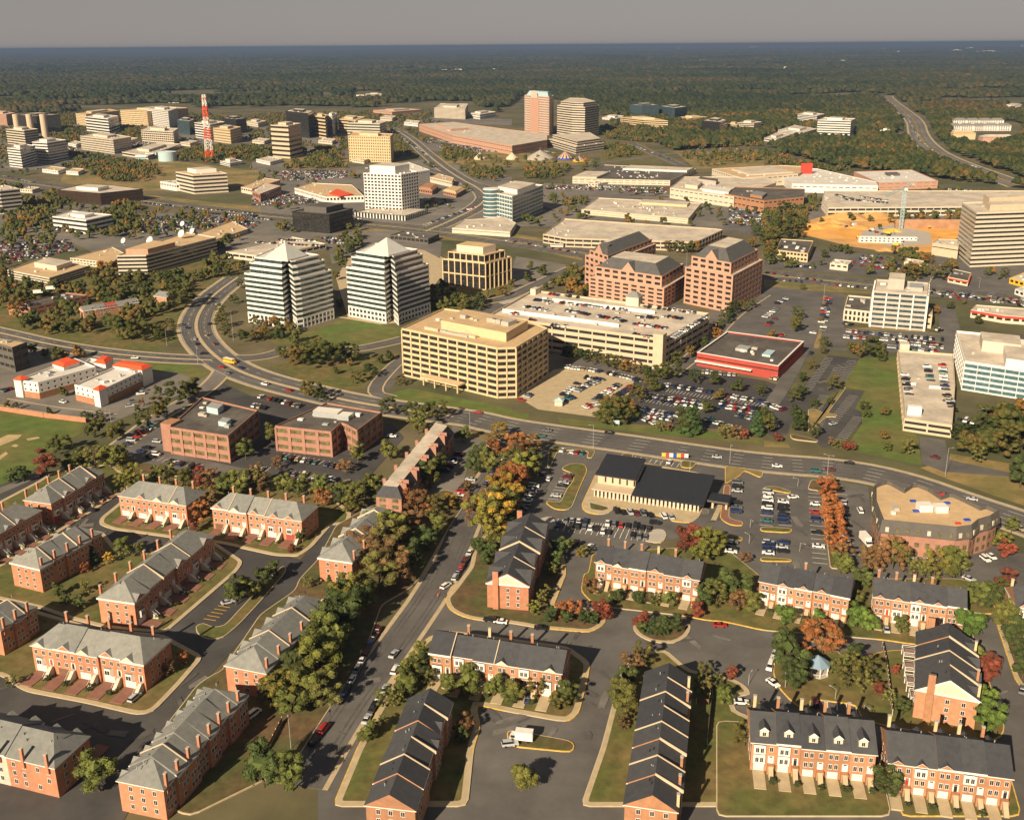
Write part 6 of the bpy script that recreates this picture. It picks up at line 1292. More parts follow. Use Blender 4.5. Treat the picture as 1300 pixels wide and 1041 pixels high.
# arterial
for t,az,k,c in [('K185,215',100,'suv','teal'),('K215,187',-80,'sedan','grey'),('K525,198',-75,'sedan','black'),('K1065,320',105,'sedan','silver'),('L65,365',100,'sedan','white'),('L260,390',105,'suv','teal'),('L330,382',110,'sedan','maroon'),('L425,350',-70,'sedan','black'),('J1130,97',-80,'sedan','red'),('F185,853',-60,'sedan','red'),('F65,822',-60,'van','white'),('L890,508',-60,'sedan','red'),('L1040,530',-60,'sedan','silver'),('E935,540',-20,'suv','dark blue'),('E975,595',-15,'sedan','silver'),('E985,620',-20,'sedan','black'),('E1050,520',10,'sedan','black'),('E1075,620',-30,'sedan','maroon'),('E1110,738',-70,'sedan','red'),('E1140,765',-60,'sedan','grey'),('E1205,740',-50,'sedan','dark blue'),('E675,690',90,'sedan','white'),('E1040,575',20,'sedan','tan'),('E1090,420',20,'sedan','silver'),('E1050,375',15,'sedan','dark blue'),('E1020,668',80,'sedan','black')]: car1('driving on the arterial',t,az,k,c)
# hotel
cars('in the bays right of the red capped hotel','E790,770','E640,940',9,.4,20); cars('left of the red capped hotel','E0,860','E60,840',3,1); cars('before the red capped hotel','E300,915','E330,905',1,1)
# far lots and decks (beyond the three hundred nearest these become one mass)
Z=GH+.05
for s in [('G150,400','G255,412',9),('G260,412','G620,452',24),('G90,430','G235,458',11),('G305,452','G525,492',16),('G20,465','G75,472',4),('G645,520','G815,542',14),('G640,482','G770,492',9),('G780,478','G890,495',8),('G235,525','G315,533',5),('G640,570','G740,588',5),('G690,432','G990,470',12),('G550,490','G605,510',4),('G220,370','G380,388',8),('G120,500','G160,505',2)]: cars('on the roof of the beige parking deck',s[0],s[1],s[2],.85,z=Z)
cars('on the roof of the beige parking deck','G845,590','G1005,485',16,.9,z=Z,ang=0)
for s in [('G300,735','G460,755',9),('G470,755','G700,808',14),('G385,785','G490,800',6),('G290,880','G370,815',7),('G355,860','G440,810',6),('G420,830','G495,795',5),('G450,905','G575,820',10),('G520,905','G645,830',10),('G400,940','G470,920',4),('G350,885','G290,905',3),('G80,905','G130,870',4)]: cars('on the tan paved lot of the golden slab',s[0],s[1],s[2],.9)
for s in [('G800,825','G1040,862',16),('G730,880','G1000,920',18),('G760,900','G1000,940',15),('G650,940','G900,985',16),('G660,965','G880,1010',14),('K690,125','K760,155',6),('G1120,880','G1300,910',11),('G1080,915','G1300,950',13),('G1080,930','G1300,975',13),('K1010,130','K1130,170',8),('K1160,110','K1290,140',8),('L0,50','L100,85',7),('L20,120','L60,175',4),('G960,760','G1160,775',9),('H90,800','H30,790',3)]: cars('in the crowded lot below the red shop',s[0],s[1],s[2],.88)
for s in [('H395,555','H900,600',34),('H395,585','H620,600',14),('H640,595','H890,625',16),('H600,632','H880,660',18),('H640,610','H900,640',14),('H400,515','H440,525',3),('H330,385','H290,560',12),('H310,390','H285,520',8),('H130,385','H60,420',5),('H80,430','H0,490',7),('H60,490','H0,540',5),('H100,570','H60,585',3),('H850,545','H890,555',3),('H250,560','H230,580',2)]: cars('in the lot of the white finned slab',s[0],s[1],s[2],.88)
for s in [('H700,760','H720,870',4),('H890,720','H910,900',10),('H910,870','L940,60',4),('H810,720','H830,800',3),('L960,130','L1000,135',2),('L960,130','L1060,150',3),('L1060,90','L1110,95',2)]: cars('on the pale parking deck by the field',s[0],s[1],s[2],.8,z=h_from('L700,130',(px('L700,130')[0],556))+.05)
car1('on the ramp below the pale parking deck','L855,320',130,'sedan','maroon'); cars('on the lane past the empty bays','H220,665','H250,670',1,1); car1('beside the green field','L345,153',60,'sedan','silver')
FARZ=[('H100,220','H260,240',10),('H0,262','H300,308',9),('H330,322','H520,340',9),('H820,362','H1300,410',12),('H870,380','H1200,405',8),('H60,300','H200,310',5),('D320,965','D430,980',9),('H520,50','H700,100',6),('E0,140','E100,165',12),('E0,165','E180,180',14),('E0,190','E120,205',12),('E60,120','E250,110',16),('E150,130','E330,130',14),('E250,160','E390,150',11),('E690,60','E900,45',22),('E700,40','E900,30',22),('A700,980','A900,1000',22),('A900,940','A1300,960',40),('A950,970','A1250,990',24),('A1000,910','A1290,925',20),('B170,715','B480,705',34),('B170,730','B450,725',30),('B180,745','B340,740',18),('B0,850','B200,840',20),('B40,865','B330,855',26),('B0,930','B100,945',12),('B240,850','B330,840',10),('B830,840','B1000,870',16),('B860,970','B1120,880',22),('B820,520','B1000,560',24),('B830,540','B1050,590',30),('B920,560','B1250,600',34),('B1000,570','B1290,590',30),('B960,545','B1200,570',24),('C200,600','C260,610',6),('C210,790','C330,780',12),('C400,770','C560,780',18),('C420,790','C520,785',12),('C590,780','C800,790',22),('C610,800','C760,805',16),('C1160,880','C1300,890',16),('C1130,930','C1300,940',16),('C1120,955','C1300,965',18),('D0,880','D100,890',10),('H0,20','H30,0',4),('D360,820','D480,850',20),('D380,840','D620,860',26),('D480,830','D620,850',16),('D900,790','D1060,800',16),('A0,720','A180,760',10),('A350,780','A700,830',14),('A720,860','A1280,915',26),('E960,110','E1300,165',18),('F0,110','F350,130',20),('F130,100','F340,105',14),('C640,570','C880,660',12),('D570,330','D620,370',10),('D620,345','D740,440',16),('D700,410','D780,530',22),('D720,440','D775,540',22),('D770,540','D900,640',16),('D880,630','D1090,705',16),('D940,645','D1100,690',10),('C900,590','C1290,590',14),('B750,530','B900,640',14),('G0,100','G380,165',10),('G660,190','G940,240',6),('B560,690','B700,650',6),('A560,690','A700,680',5),('A300,430','A400,560',14),('A640,560','A900,530',8),('A180,690','A420,700',14),('B330,630','B480,640',14),('F1010,560','F1250,590',2)]
for s in FARZ:
    dk=.05
    zz=Z*0+.35
    if s[0].startswith('F') and float(s[0][1:].split(',')[1])<135: zz=5.1
    if s[0] in('D360,820','D380,840','D480,830'): zz=9.1
    if s[0] in('C590,780','C610,800'): zz=12.1
    cars('far',s[0],s[1],s[2],.85,z=zz,along=(s[0][0]=='D' and float(s[0][1:].split(',')[1])<700))
for s_,az in [('E0,110 E330,100 E390,150 E200,190 E0,200',10),('A720,920 A880,905 A1280,930 A1300,990 E900,45 E690,60',4),('B150,700 B480,695 B470,735 B160,745',3),('B0,825 B330,815 B330,870 B0,870',5),('B810,520 B1000,530 B1300,590 B1300,610 B960,590',8),('C210,775 C560,772 C540,800 C200,790',2),('C580,775 C830,785 C800,815 C580,800',3),('C1120,880 C1300,885 C1300,975 C1120,965',6),('A640,560 A900,530 A980,545 A900,575 A650,580',3),('A300,430 A420,430 A420,560 A330,640',8),('B240,905 B520,900 B560,960 B340,930',3),('H820,350 H1300,395 H1300,440 H850,380',5),('F330,85 F560,80 F600,100 F400,125',2),('H500,175 H640,185 H700,250 H420,235',6)]:
    P=pts(s_); pl=[(p.x,p.y) for p in P]; x0,x1=min(p[0] for p in pl),max(p[0] for p in pl); y0,y1=min(p[1] for p in pl),max(p[1] for p in pl); n=0; y=y0; a=R(az)
    while y<y1:
        x=x0-40
        while x<x1+40 and n<260:
            X=x; Y=y+(x-x0)*-.12*math.sin(a)*6
            if inpoly(X,Y,pl) and random.random()<.62: VEH.append((Vector((X,Y,.35)),math.pi/2+random.choice((0,math.pi))-a*.5,random.choices(list(CARS),[.52,.12,.24,.12])[0],random.choices(PAL,[q[2] for q in PAL])[0],'in the far lots')); n+=1
            x+=2.8 if random.random()<.93 else 12
        y+=random.choice((5.6,9.5))
VEH=[v for v in VEH if not any(inpoly(v[0].x,v[0].y,[(p.x,p.y) for p in P]) for P in FOOT) or v[0].z>2]
VEH.sort(key=lambda v:v[0].length)
near=VEH[:299]; rest=VEH[299:]
gs={}
for v in near: gs.setdefault((v[4],v[2],v[3][0]),[]).append(v)
cnt=0
order={id(v):i for i,v in enumerate(near)}
for (ph,k,cn),lst in gs.items():
    lst.sort(key=lambda v:screenx(v[0]))
    for i,v in enumerate(lst):
        p,th,_,c,_=v; cm=CM[k]
        lab=f'{cn} {k} {ph}' if len(lst)==1 else (f'leftmost {cn} {k} {ph}' if i==0 else f'{ordinal(i,0)}{cn} {k} from the left {ph}')
        det=order[id(v)]<110
        o=bpy.data.objects.new('parked_car' if 'driving' not in ph else 'moving_car',cm[0] if det else cm[3]); COL.objects.link(o); o.location=p; o.rotation_euler=(0,0,th); o.color=(*c[1],1); tag(o,lab,'car','cars '+ph)
        if det:
            put('window',cm[1],o,(0,0,0))
            for x in (-1.35,1.4):
                for y in (-.8,.8): put('wheel',cm[2],o,(x,y,0))
PM=[mat('far car '+q[0],q[1],.4,.05,.5) for q in PAL]
mb=MB()
for p,th,k,c,_ in rest:
    m=PM[[q[0] for q in PAL].index(c[0])]; e=Vector((math.cos(th),math.sin(th),0)); n_=Vector((-e.y,e.x,0)); h=.25 if k in('van','suv') else 0
    mb.obox(p-n_*.0,e,n_,-2.2,2.2,-.88,.88,p.z+.25,p.z+.85+h,m); 
    b0=[p+e*x+n_*y for x,y in((-1.9,-.8),(1.0,-.8),(1.0,.8),(-1.9,.8))]; b1=[p+e*x+n_*y for x,y in((-1.4,-.62),(.3,-.62),(.3,.62),(-1.4,.62))]
    V=[(q.x,q.y,p.z+.85+h) for q in b0]+[(q.x,q.y,p.z+1.38+h*1.6) for q in b1]; mb.quads(V,[(0,1,5,4),(1,2,6,5),(2,3,7,6),(3,0,4,7)],carglass); mb.quads(V[4:],[(0,1,2,3)],m)
tag(mb.build('distant_cars'),None,None,kind='stuff')
def simple(name,label,cat,t,parts,rz=0,z=.3,group=None):
    """parts: [(part name, function(mb))] in local coordinates"""
    p=at(t,0); r=empty(name,Vector((p.x,p.y,z)),label,cat,group,rz)
    for pn,fn in parts:
        b=MB(); fn(b); b.build(pn,r)
    return r
def wheels(b,xs,w): 
    for x in xs:
        for y in (-w,w): wheel_m(b,x,y)
simple('school_bus','yellow school bus turning at the arterial junction','bus','E1150,715',[('body',lambda b:(b.box(-4.5,3.4,-1.2,1.2,.6,2.9,yellowp,white),b.box(3.41,4.9,-1,1,.6,1.6,yellowp))),('window',lambda b:[b.box(-4.2+i*1.25,-3.2+i*1.25,-1.23,1.23,1.8,2.5,gdark) for i in range(6)]),('wheel',lambda b:wheels(b,(-2.8,3.6),1.1))],R(-35))
simple('box_truck','white box truck parked beside the scalloped brick office','truck','L507,750',[('body',lambda b:b.box(-3.6,2.2,-1.2,1.2,.8,3.5,white)),('cab',lambda b:(b.box(2.25,4,-1.05,1.05,.5,1.4,white),b.box(2.3,3.5,-1,1,1.4,2.3,gdark,white))),('wheel',lambda b:wheels(b,(-2.2,3.1),1.0))],R(-85))
simple('box_truck','white box truck parked on the court island below the street corner row','truck','O90,870',[('body',lambda b:b.box(-3,1.8,-1.15,1.15,.8,3.3,white)),('cab',lambda b:(b.box(1.85,3.4,-1.0,1.0,.5,1.3,white),b.box(1.9,3.0,-.95,.95,1.3,2.1,gdark,white))),('wheel',lambda b:wheels(b,(-1.8,2.6),1.0))],R(170))
for t,lab in [('E200,432','left white box van on the brown garage roof'),('E262,412','right white box van on the brown garage roof')]:
    simple('box_van',lab,'van',t.replace(t[1:],t[1:]),[('body',lambda b:(b.box(-3,2.4,-1.1,1.1,.5,2.7,white),b.box(2.42,3.4,-1,1,.5,1.5,white))),('wheel',lambda b:wheels(b,(-2,2.4),.95))],R(15),z=10)
simple('city_bus','white bus on the highway beyond the parking deck','bus','G265,135',[('body',lambda b:b.box(-6,6,-1.25,1.25,.4,3,white)),('window',lambda b:b.box(-5.6,5.9,-1.28,1.28,1.6,2.5,gdark)),('wheel',lambda b:wheels(b,(-3.5,4),1.1))],R(-12))
# ================================================================ street furniture and landmarks
def lamp(t,h,label,arm=1.6,two=False):
    def pole(b): b.cyl(0,0,0,h,.11,.07,metal,6)
    def head(b):
        for s in ((1,-1) if two else (1,)):
            b.bar((0,0,h-.1),(s*arm,0,h+.15),.05,metal); b.box(min(s*arm,s*(arm+.7)),max(s*arm,s*(arm+.7)),-.15,.15,h+.05,h+.22,metal)
    simple('street_lamp',label,'street lamp',t,[('pole',pole),('lamp_head',head)],random.uniform(0,6),group='street lamps')
def hpole(base,top):
    x,y,_=px(base); X,Y_,_=px(top); b=at((x,y)); d=ray(X,Y_); return CAMH+b.y/d.y*d.z
for b_,t_,lab in [('E835,630','E830,550','tall lamp on the grass corner by the bend'),('E1168,605','E1166,460','tall lamp by the pyramid tower nearer the bend'),('J1090,190','J1092,85','tall pole where the street meets the arterial'),('K1128,350','K1132,255','tall pole at the arterial behind the bank'),('L315,415','L318,310','tall pole at the lane end by the rust trees'),('L905,415','L910,275','tall pole at the ramp of the pale deck'),('N195,910','N193,770','tall lamp on the grass at the bottom of the street'),('I558,160','I553,80','tall lamp by the hotel lane'),('E990,720','E990,640','tall signal pole on the junction corner'),('K445,280','K445,160','slim pole on the verge by the bank'),('K780,375','K780,340','small lamp behind the bank'),('K928,390','K928,340','flag pole beside the bank'),('L168,465','L168,440','lamp on the bank exit lane'),('L178,790','L178,765','lamp in the lower lot lane'),('K1230,670','K1230,640','lamp on the bank right lane'),('K1225,750','K1225,725','lamp by the nib below the brick strip'),('P355,665','P355,630','globe lamp in the middle of the park'),('P495,745','P495,715','globe lamp at the foot of the park'),('P105,605','P105,590','globe lamp at the park edge'),('O1222,590','O1222,575','globe lamp by the stepped row gardens'),('H298,400','H298,320','tall lamp on the narrow grass strip'),('G210,0','G210,0','x'),('B45,960','B40,840','tall highway lamp by the dark glass block'),('A795,890','A795,850','highway lamp by the mirrored block'),('A725,990','A728,945','highway lamp above the crowded lot'),('G912,230','G912,150','tall lamp behind the salmon brick trio'),('H145,240','H148,210','lamp before the two storey cream office'),('H1075,340','H1078,290','lamp in the lot by the hotel tower'),('H830,310','H850,280','lamp at the side road by the highway')]:
    if lab!='x': lamp(b_,max(3.5,hpole(b_,t_)),lab,two='tall' in lab and random.random()<.5)
# lattice mast
def mast(b0):
    x,y,_=px('A1045,650'); h=hpole('A1045,650','A1018,318'); n=12
    p=at('A1050,650'); r=empty('lattice_mast',Vector((p.x,p.y,0)),'tall red and white lattice radio mast above the left trees','radio mast')
    wm_=11
    for k in range(n):
        z0,z1=h*k/n,h*(k+1)/n; w0,w1=wm_*(1-.6*k/n),wm_*(1-.6*(k+1)/n); m=redroof if (k//2)%2==0 else white; b=MB()
        C=[(-1,-1),(1,-1),(1,1),(-1,1)]
        for i in range(4):
            a,c=C[i],C[(i+1)%4]
            b.bar((a[0]*w0/2,a[1]*w0/2,z0),(a[0]*w1/2,a[1]*w1/2,z1),.55,m); b.bar((a[0]*w0/2,a[1]*w0/2,z0),(c[0]*w1/2,c[1]*w1/2,z1),.32,m); b.bar((c[0]*w0/2,c[1]*w0/2,z0),(a[0]*w1/2,a[1]*w1/2,z1),.32,m); b.bar((a[0]*w1/2,a[1]*w1/2,z1),(c[0]*w1/2,c[1]*w1/2,z1),.3,m)
        b.build('lattice_section',r)
    b=MB()
    for z in (.62,.78,.95): b.box(-wm_*.35,wm_*.35,-wm_*.35,wm_*.35,h*z,h*z+1,redroof)
    b.build('platform',r)
mast(0)
# tower crane
h=hpole('D683,990','D705,780'); p=at('D683,990'); r=empty('tower_crane',Vector((p.x,p.y,0)),'blue tower crane with its jib raised over the dirt site','crane')
def lat(b,p,q,w,n,m):
    p=Vector(p);q=Vector(q); d=(q-p); u=d.normalized().orthogonal().normalized(); v=d.normalized().cross(u); C=[(u*a+v*c)*w/2 for a,c in((-1,-1),(1,-1),(1,1),(-1,1))]
    for c in C: b.bar(p+c,q+c,w*.1,m)
    for k in range(n):
        for i in range(4): b.bar(p+d*(k/n)+C[i],p+d*((k+1)/n)+C[(i+1)%4],w*.06,m)
b=MB(); lat(b,(0,0,0),(0,0,h),2.6,12,bluegrey); b.build('mast',r)
b=MB(); lat(b,(0,0,h),(-26,-18,h-6),1.8,10,bluegrey); b.build('jib',r)
b=MB(); lat(b,(0,0,h),(9,4,h+4),1.8,3,bluegrey); b.box(6,10,2,5,h+1.5,h+3.5,greyc); b.build('counter_jib',r)
b=MB(); b.box(-1.6,1.6,-3.4,-1.4,h-3,h-.6,white); b.build('cab',r)
# water tank and blue roofed sheds
simple('water_tank','round pale blue water tank below the cream office','water tank','A840,648',[('tank',lambda b:b.cyl(0,0,0,15,15,15,bluegrey,28)),('tank_roof',lambda b:b.cyl(0,0,15.02,16.6,15.2,2,mat('pale tank roof',(.6,.68,.66),.6),28))],z=0)
for t,lab in [('A705,640','left pale blue shed beside the round water tank'),('A755,630','right pale blue shed beside the round water tank')]:
    def sh(b): b.quads([(-9,-6,4),(9,-6,4),(9,6,4),(-9,6,4),(-9,0,7),(9,0,7)],[(0,1,5,4),(2,3,4,5),(1,2,5),(3,0,4)],mat('pale tank roof',(.6,.68,.66)))
    simple('storage_shed',lab,'shed',t,[('wall',lambda b:b.box(-8,8,-5,5,0,4,bluegrey)),('roof',sh)],R(20),z=0)
# circus
def tent(name,lab,t,rad,h,m1,m2):
    def canopy(b):
        n=24
        for i in range(n):
            a0,a1=6.2832*i/n,6.2832*(i+1)/n; m=m1 if i%2 else m2
            P0=[(rad*math.cos(a),rad*math.sin(a),2.5) for a in (a0,a1)]; P1=[(rad*.5*math.cos(a),rad*.5*math.sin(a),h*.62) for a in (a0,a1)]; 
            b.face([P0[0],P0[1],P1[1],P1[0]],m); b.face([P1[0],P1[1],(0,0,h)],m); b.face([(P0[0][0],P0[0][1],0),(P0[1][0],P0[1][1],0),P0[1],P0[0]],m2)
    simple(name,lab,'circus tent',t,[('canopy',canopy),('mast',lambda b:b.cyl(0,0,h-.2,h+5,.3,.2,metal,6))],z=0,group='circus tents')
gm=mat('grey canvas',(.36,.32,.27),.9); ym=yellowp
tent('circus_tent','big grey circus top on the field before the round cornered tower','C180,640',23,15,gm,gm); tent('circus_tent','yellow and blue striped tent beside the big grey top','C305,640',13,13,ym,bluep); tent('circus_tent','low yellow and blue striped tent at the right end of the circus','C375,650',10,8,bluep,ym); tent('circus_tent','small cream pointed tent left of the big grey top','C40,640',10,11,gold,cream); tent('circus_tent','small tan pointed tent on the grass left of the circus','B1140,640',10,11,gold,cream)
# dishes on the banded office
P_,H_=DISH
for i,(t,lab) in enumerate([('E622,125','satellite dish at the left end of the banded roof'),('E755,125','satellite dish above the near corner of the banded roof'),('E912,90','lower satellite dish of the pair on the banded roof'),('E918,55','upper satellite dish of the pair on the banded roof'),('E965,75','satellite dish at the right end of the banded roof')]):
    p=at(t,H_); rr=3.6 if i in(1,2) else 2.6; z=H_ if i not in(3,) else H_+3
    r=empty('satellite_dish',Vector((p.x,p.y,H_)),lab,'satellite dish','dishes on the banded roof'); b=MB(); d=Vector((-.45,-.75,.5)).normalized(); u=d.orthogonal().normalized(); v=d.cross(u); c=Vector((0,0,4+(z-H_))); n=14
    R1=[c+(u*math.cos(6.2832*k/n)+v*math.sin(6.2832*k/n))*rr+d*rr*.35 for k in range(n)]; R2=[c+(u*math.cos(6.2832*k/n)+v*math.sin(6.2832*k/n))*rr*.5+d*rr*.09 for k in range(n)]
    for k in range(n): j=(k+1)%n; b.face([R1[k],R1[j],R2[j],R2[k]],white); b.face([R2[k],R2[j],c],white)
    b.build('dish',r); b=MB(); b.cyl(0,0,0,4+(z-H_),.4,.3,metal,6); b.build('stand',r)
# gazebo
def groof(b):
    n=8; 
    for i in range(n):
        a0,a1=6.2832*i/n,6.2832*(i+1)/n; b.face([(4*math.cos(a0),4*math.sin(a0),3.2),(4*math.cos(a1),4*math.sin(a1),3.2),(0,0,5.9)],slateblue)
    b.face([(4*math.cos(6.2832*i/n),4*math.sin(6.2832*i/n),3.2) for i in range(n)][::-1],white)
simple('gazebo','white gazebo with a blue grey pointed roof in the park','gazebo','P262,530',[('roof',groof),('post',lambda b:[b.cyl(3.4*math.cos(.785*i),3.4*math.sin(.785*i),0,3.2,.16,.16,white,6) for i in range(8)]),('railing',lambda b:[b.bar((3.4*math.cos(.785*i),3.4*math.sin(.785*i),1),(3.4*math.cos(.785*(i+1)),3.4*math.sin(.785*(i+1)),1),.08,white) for i in range(7)]),('floor',lambda b:b.cyl(0,0,0,.3,3.8,3.8,greyc,8))],z=.5)
def fence(lab,s,h,m,name='garden_fence'):
    P=pts(s); c=P[0]; r=empty(name,Vector((c.x,c.y,.4)),lab,'fence')
    b=MB(); q=MB()
    for a,d in zip(P,P[1:]):
        e=xy(d-a).normalized(); n_=Vector((-e.y,e.x,0)); L_=(d-a).length; b.obox(xy(a-c),e,n_,0,L_,-.05,.05,.1,h,m)
        k=max(1,int(L_/2.4))
        for i in range(k+1): p=xy(a-c)+e*(L_*i/k); q.box(p.x-.09,p.x+.09,p.y-.09,p.y+.09,0,h+.25,cream if m is wood else m)
    b.build('board_panel',r); q.build('post',r)
fence('brown board fence running down through the park with pale posts','P590,405 P612,500 P640,745',1.8,wood)
fence('tall dark fence line dividing the stepped row gardens from the lawn','O1050,565 O1015,900',2.2,black)
fence('low board fences behind the stepped row','O985,600 O1035,610 O1025,690 O960,690',1.7,wood)
fence('long red brick field wall below the red capped hotel','E-300,900 E0,955 E220,990 E430,1015',2.6,brick,'boundary_wall')
fence('low wooden fence on the lawn of the bottom street corner','N20,1000 N90,900 N150,780',1.6,wood)
# white decks of the decked row
for i,(t,lab) in enumerate([('P728,462','topmost'),('P735,535','second'),('P745,610','third'),('P765,685','lowest')]):
    def dk(b,zt=2.2):
        b.box(-2.3,2.3,-2.2,2.2,zt-.25,zt,white,mat('grey deck boards',(.22,.15,.12)))
        for sx in(-2.2,2.2):
            for sy in(-2.1,2.1): b.box(sx-.1,sx+.1,sy-.1,sy+.1,0,zt+1.1,white)
        for sy in(-2.1,2.1): b.box(-2.2,2.2,sy-.04,sy+.04,zt+.95,zt+1.1,white); b.box(-2.2,2.2,sy-.03,sy+.03,zt+.45,zt+.52,white)
        b.box(-2.24,-2.16,-2.1,2.1,zt+.95,zt+1.1,white); b.box(-2.23,-2.17,-2.1,2.1,zt+.45,zt+.52,white)
    simple('garden_deck',f'{lab} white railed deck on the park side of the decked row','deck',t,[('platform',dk)],R(-14),z=.4,group='decks of the decked row')
# banners and small things by the bank road
def ban(b):
    for i,m in enumerate((yellowp,redp,white,bluep,yellowp,redp,white)): b.box(-6+i*1.7,-4.4+i*1.7,-.06,.06,.5,2.4,m)
simple('banner_row','row of bright coloured banners on the verge behind the bank','banners','K855,325',[('banner',ban),('post',lambda b:[b.box(-6.1+i*1.7,-5.98+i*1.7,-.08,.08,0,2.6,metal) for i in range(8)])],R(-8))
simple('road_sign','small blue sign board on the verge below the crowded lot','sign','K560,165',[('board',lambda b:b.box(-1.6,1.6,-.06,.06,1.2,3.2,bluegrey)),('post',lambda b:(b.box(-1.4,-1.2,.07,.2,0,3,metal),b.box(1.2,1.4,.07,.2,0,3,metal)))],R(-10))
simple('gate_house','small tiled gatehouse on the tan lot by the golden slab','gatehouse','G275,925',[('wall',lambda b:b.box(-2,2,-2,2,0,2.8,cream)),('roof',lambda b:b.quads([(-2.6,-2.6,2.8),(2.6,-2.6,2.8),(2.6,2.6,2.8),(-2.6,2.6,2.8),(0,0,4.2)],[(0,1,4),(1,2,4),(2,3,4),(3,0,4),(3,2,1,0)],bluegrey)),('window',lambda b:b.box(-2.05,2.05,-1.2,1.2,1,2.2,gdark))],R(-12))
simple('site_cabin','long white cabin block on the dirt site, left','site cabin','H580,110',[('wall',lambda b:b.box(-20,20,-3,3,0,5.5,white)),('window',lambda b:[b.box(-18+i*4,-16+i*4,-3.05,3.05,1+j*2.6,2.2+j*2.6,gdark) for i in range(10) for j in range(2)])],R(-8),z=.1)
simple('site_cabin','shorter white cabin block on the dirt site, right','site cabin','H685,98',[('wall',lambda b:b.box(-14,14,-3,3,0,3,white)),('window',lambda b:[b.box(-12+i*4,-10.5+i*4,-3.05,3.05,1,2.2,gdark) for i in range(7)])],R(-8),z=.1)
simple('concrete_wall','long rusty retaining wall at the back of the dirt site','wall','D880,985',[('wall',lambda b:b.box(-45,45,-2,2,0,9,mat('rusty concrete',(.36,.2,.11),.9,.3,.1)))],R(-4),z=0)
rg=random.Random(5)
for i,t in enumerate(['D450,975','H470,90','D540,1000','H620,70','D740,960','H660,130','D830,985','H900,110']):
    simple('earth_mover',f'{"yellow" if i%2 else "white"} machine number {i+1}' if 0 else ['white digger left of the crane foot','yellow loader on the grey slab left','white lorry below the dirt mound','yellow digger mid slab','red digger right of the crane','yellow roller by the cabins','yellow digger before the retaining wall','red loader by the hotel wing'][i],'digger',t,[('body',lambda b:b.box(-2.5,2.5,-1.4,1.4,1,3,[white,yellowp,white,yellowp,redp,yellowp,yellowp,redp][i])),('track',lambda b:(b.box(-2.8,2.8,-1.8,-1,0,1,black),b.box(-2.8,2.8,1,1.8,0,1,black))),('arm',lambda b:(b.bar((2,0,2.5),(4.5,0,5),.3,[white,yellowp,white,yellowp,redp,yellowp,yellowp,redp][i]),b.bar((4.5,0,5),(6.5,0,1.5),.25,black)))],rg.uniform(0,6),z=.1)
# traffic cones, barrels
for t,lab in [('N940,113','upper orange cone at the street corner'),('N930,147','lower orange cone at the street corner')]:
    simple('traffic_cone',lab,'cone',t,[('cone',lambda b:b.cyl(0,0,.06,.95,.3,.05,redroof,8)),('base',lambda b:b.box(-.35,.35,-.35,.35,0,.06,black))],z=.35)
# apartments beyond the motorway
for i in range(9):
    x=945+i%5*62+(i//5)*30; y=497-(i//5)*28
    p=at(f'D{x},{y}'); b0=p
    r=empty('apartment_house',Vector((p.x,p.y,0)),(('leftmost' if i%5==0 else ['','second','third','fourth','fifth'][i%5])+' pale apartment house in the '+('front' if i<5 else 'rear')+' line of the estate beside the far motorway'),'apartment house','apartment houses beside the motorway',R(rg.uniform(-15,15)))
    b=MB(); b.box(-14,14,-7,7,0,11,white); b.build('wall',r)
    for f in range(3):
        b=MB(); [b.box(-12+k*5,-9.5+k*5,-7.05,7.05,1+f*3.5,2.9+f*3.5,gdark) for k in range(5)]; b.build('window_band',r)
    b=MB(); b.quads([(-15,-8,11),(15,-8,11),(15,8,11),(-15,8,11),(-9,0,15.5),(9,0,15.5)],[(0,1,5,4),(1,2,5),(2,3,4,5),(3,0,4),(3,2,1,0)],rfgrey); b.build('roof',r)
simple('garden_apartments','long tan apartment block in trees below the pale apartment houses','apartment block','D990,540',[('wall',lambda b:b.box(-22,22,-8,8,0,12,gold)),('roof',lambda b:b.quads([(-23,-9,12),(23,-9,12),(23,9,12),(-23,9,12),(-16,0,16),(16,0,16)],[(0,1,5,4),(1,2,5),(2,3,4,5),(3,0,4)],rftan))],z=0)
simple('garden_apartments','brown roofed apartment block right of the tan one by the far motorway','apartment block','D1160,560',[('wall',lambda b:b.box(-30,30,-9,9,0,12,brickpink)),('roof',lambda b:b.quads([(-31,-10,12),(31,-10,12),(31,10,12),(-31,10,12),(-22,0,16),(22,0,16)],[(0,1,5,4),(1,2,5),(2,3,4,5),(3,0,4)],rfpale))],z=0)
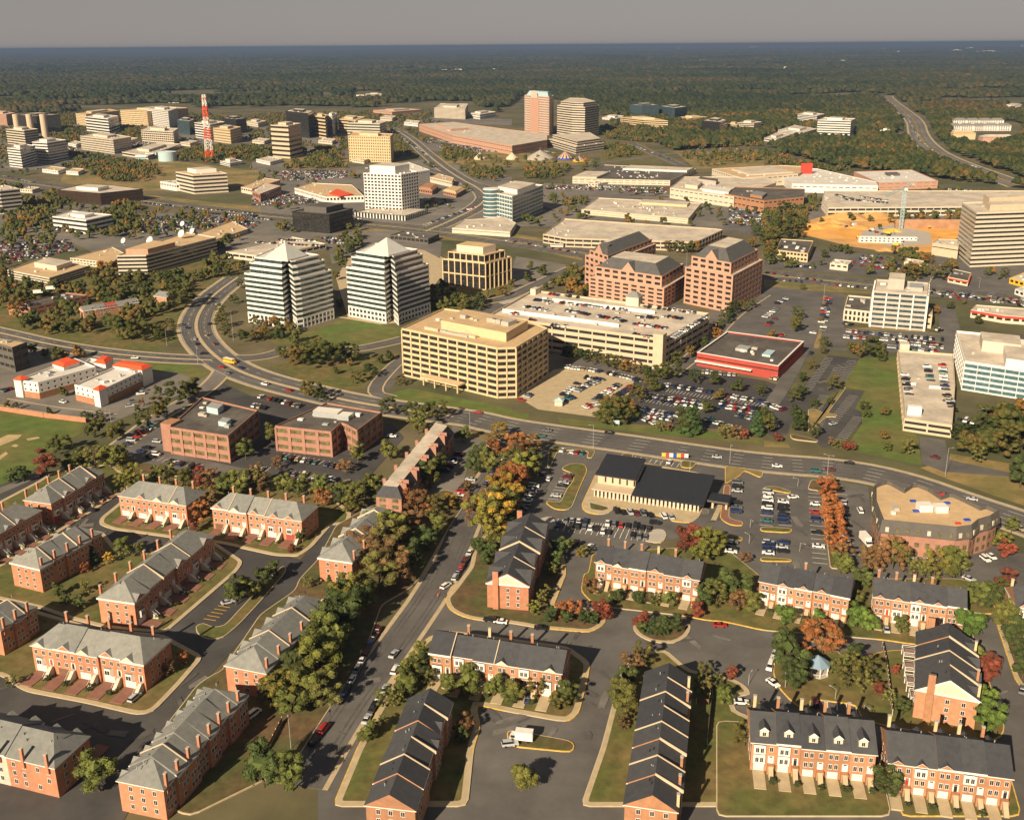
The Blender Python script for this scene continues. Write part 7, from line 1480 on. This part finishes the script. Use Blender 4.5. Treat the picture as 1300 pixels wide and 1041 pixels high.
# specks on the horizon and in the far woods
for i,(t,w_,h_,lab) in enumerate([('B620,108',180,22,'pale low building in the far woods above the square tower'),('B985,95',60,30,'white speck on the horizon left of the pink tower'),('B950,205',140,14,'left pale roof line in the woods above the stepped office'),('B1030,205',110,16,'right pale roof line in the woods above the stepped office'),('B1210,203',50,16,'white roof in the woods right of the pale roof lines'),('B540,335',60,9,'left white house row in the woods above the hotel'),('B610,325',60,9,'right white house row in the woods above the hotel'),('C75,92',190,26,'pale long building on the horizon above the pink tower'),('C225,92',150,24,'pale building on the horizon above the round cornered tower'),('C870,95',50,60,'thin white tower on the far horizon'),('C765,160',120,14,'white roof in the far woods above the blue slab'),('C990,157',190,20,'broad white roof in the far woods'),('C1010,215',90,10,'thin white roof in the far woods below the broad one'),('C905,318',60,8,'pale pink house on the hill behind the blue hall'),('C1250,88',260,60,'cluster of towers on the horizon toward the right'),('D390,156',70,16,'white house in the far woods left of the motorway'),('D40,102',90,24,'white block near the horizon right of the broad roof'),('D595,93',90,26,'white block near the horizon above the motorway'),('D670,110',50,26,'tan block near the horizon above the motorway'),('D960,105',160,36,'white block near the horizon at right'),('D1030,92',170,40,'pale tower group on the horizon at right'),('D1120,107',330,24,'long pale building near the horizon at right'),('D1290,82',110,60,'tan tower on the horizon at the right edge'),('D104,200',30,22,'white water tower speck in the woods'),('D697,243',40,10,'white house in the woods beside the motorway crest'),('A870,358',40,9,'white house in the woods beyond the mast'),('A650,125',160,14,'faint pale roof near the left horizon')]):
    p=at(t); r=empty('distant_building',Vector((p.x,p.y,0)),lab,'distant building'); b=MB(); d=w_*.25
    b.box(-w_/2,w_/2,-d,d,0,h_,white if i%3 else cream); b.build('wall',r); b=MB(); b.box(-w_*.2,w_*.25,-d*.5,d*.5,h_,h_*1.35,cream); b.build('upper_storey',r)
    for k in range(2):
        b=MB(); b.box(-w_*.46,w_*.46,-d-.3,-d-.05,h_*(.2+.4*k),h_*(.4+.4*k),gdark); b.build('window_band',r)
# far hills on the left horizon
b=MB(); n=40
for i in range(n):
    f=lambda u:(-27000+u*15000,52000,30+150*math.exp(-((u-.45)/.16)**2)+60*math.exp(-((u-.8)/.12)**2)); a,c=f(i/n),f((i+1)/n)
    b.face([(a[0],a[1]-3000,0),(c[0],c[1]-3000,0),c,a],wm2)
    b.face([a,c,(c[0],c[1]+3000,0),(a[0],a[1]+3000,0)],wm2)
tag(b.build('hills'),None,None,kind='structure')
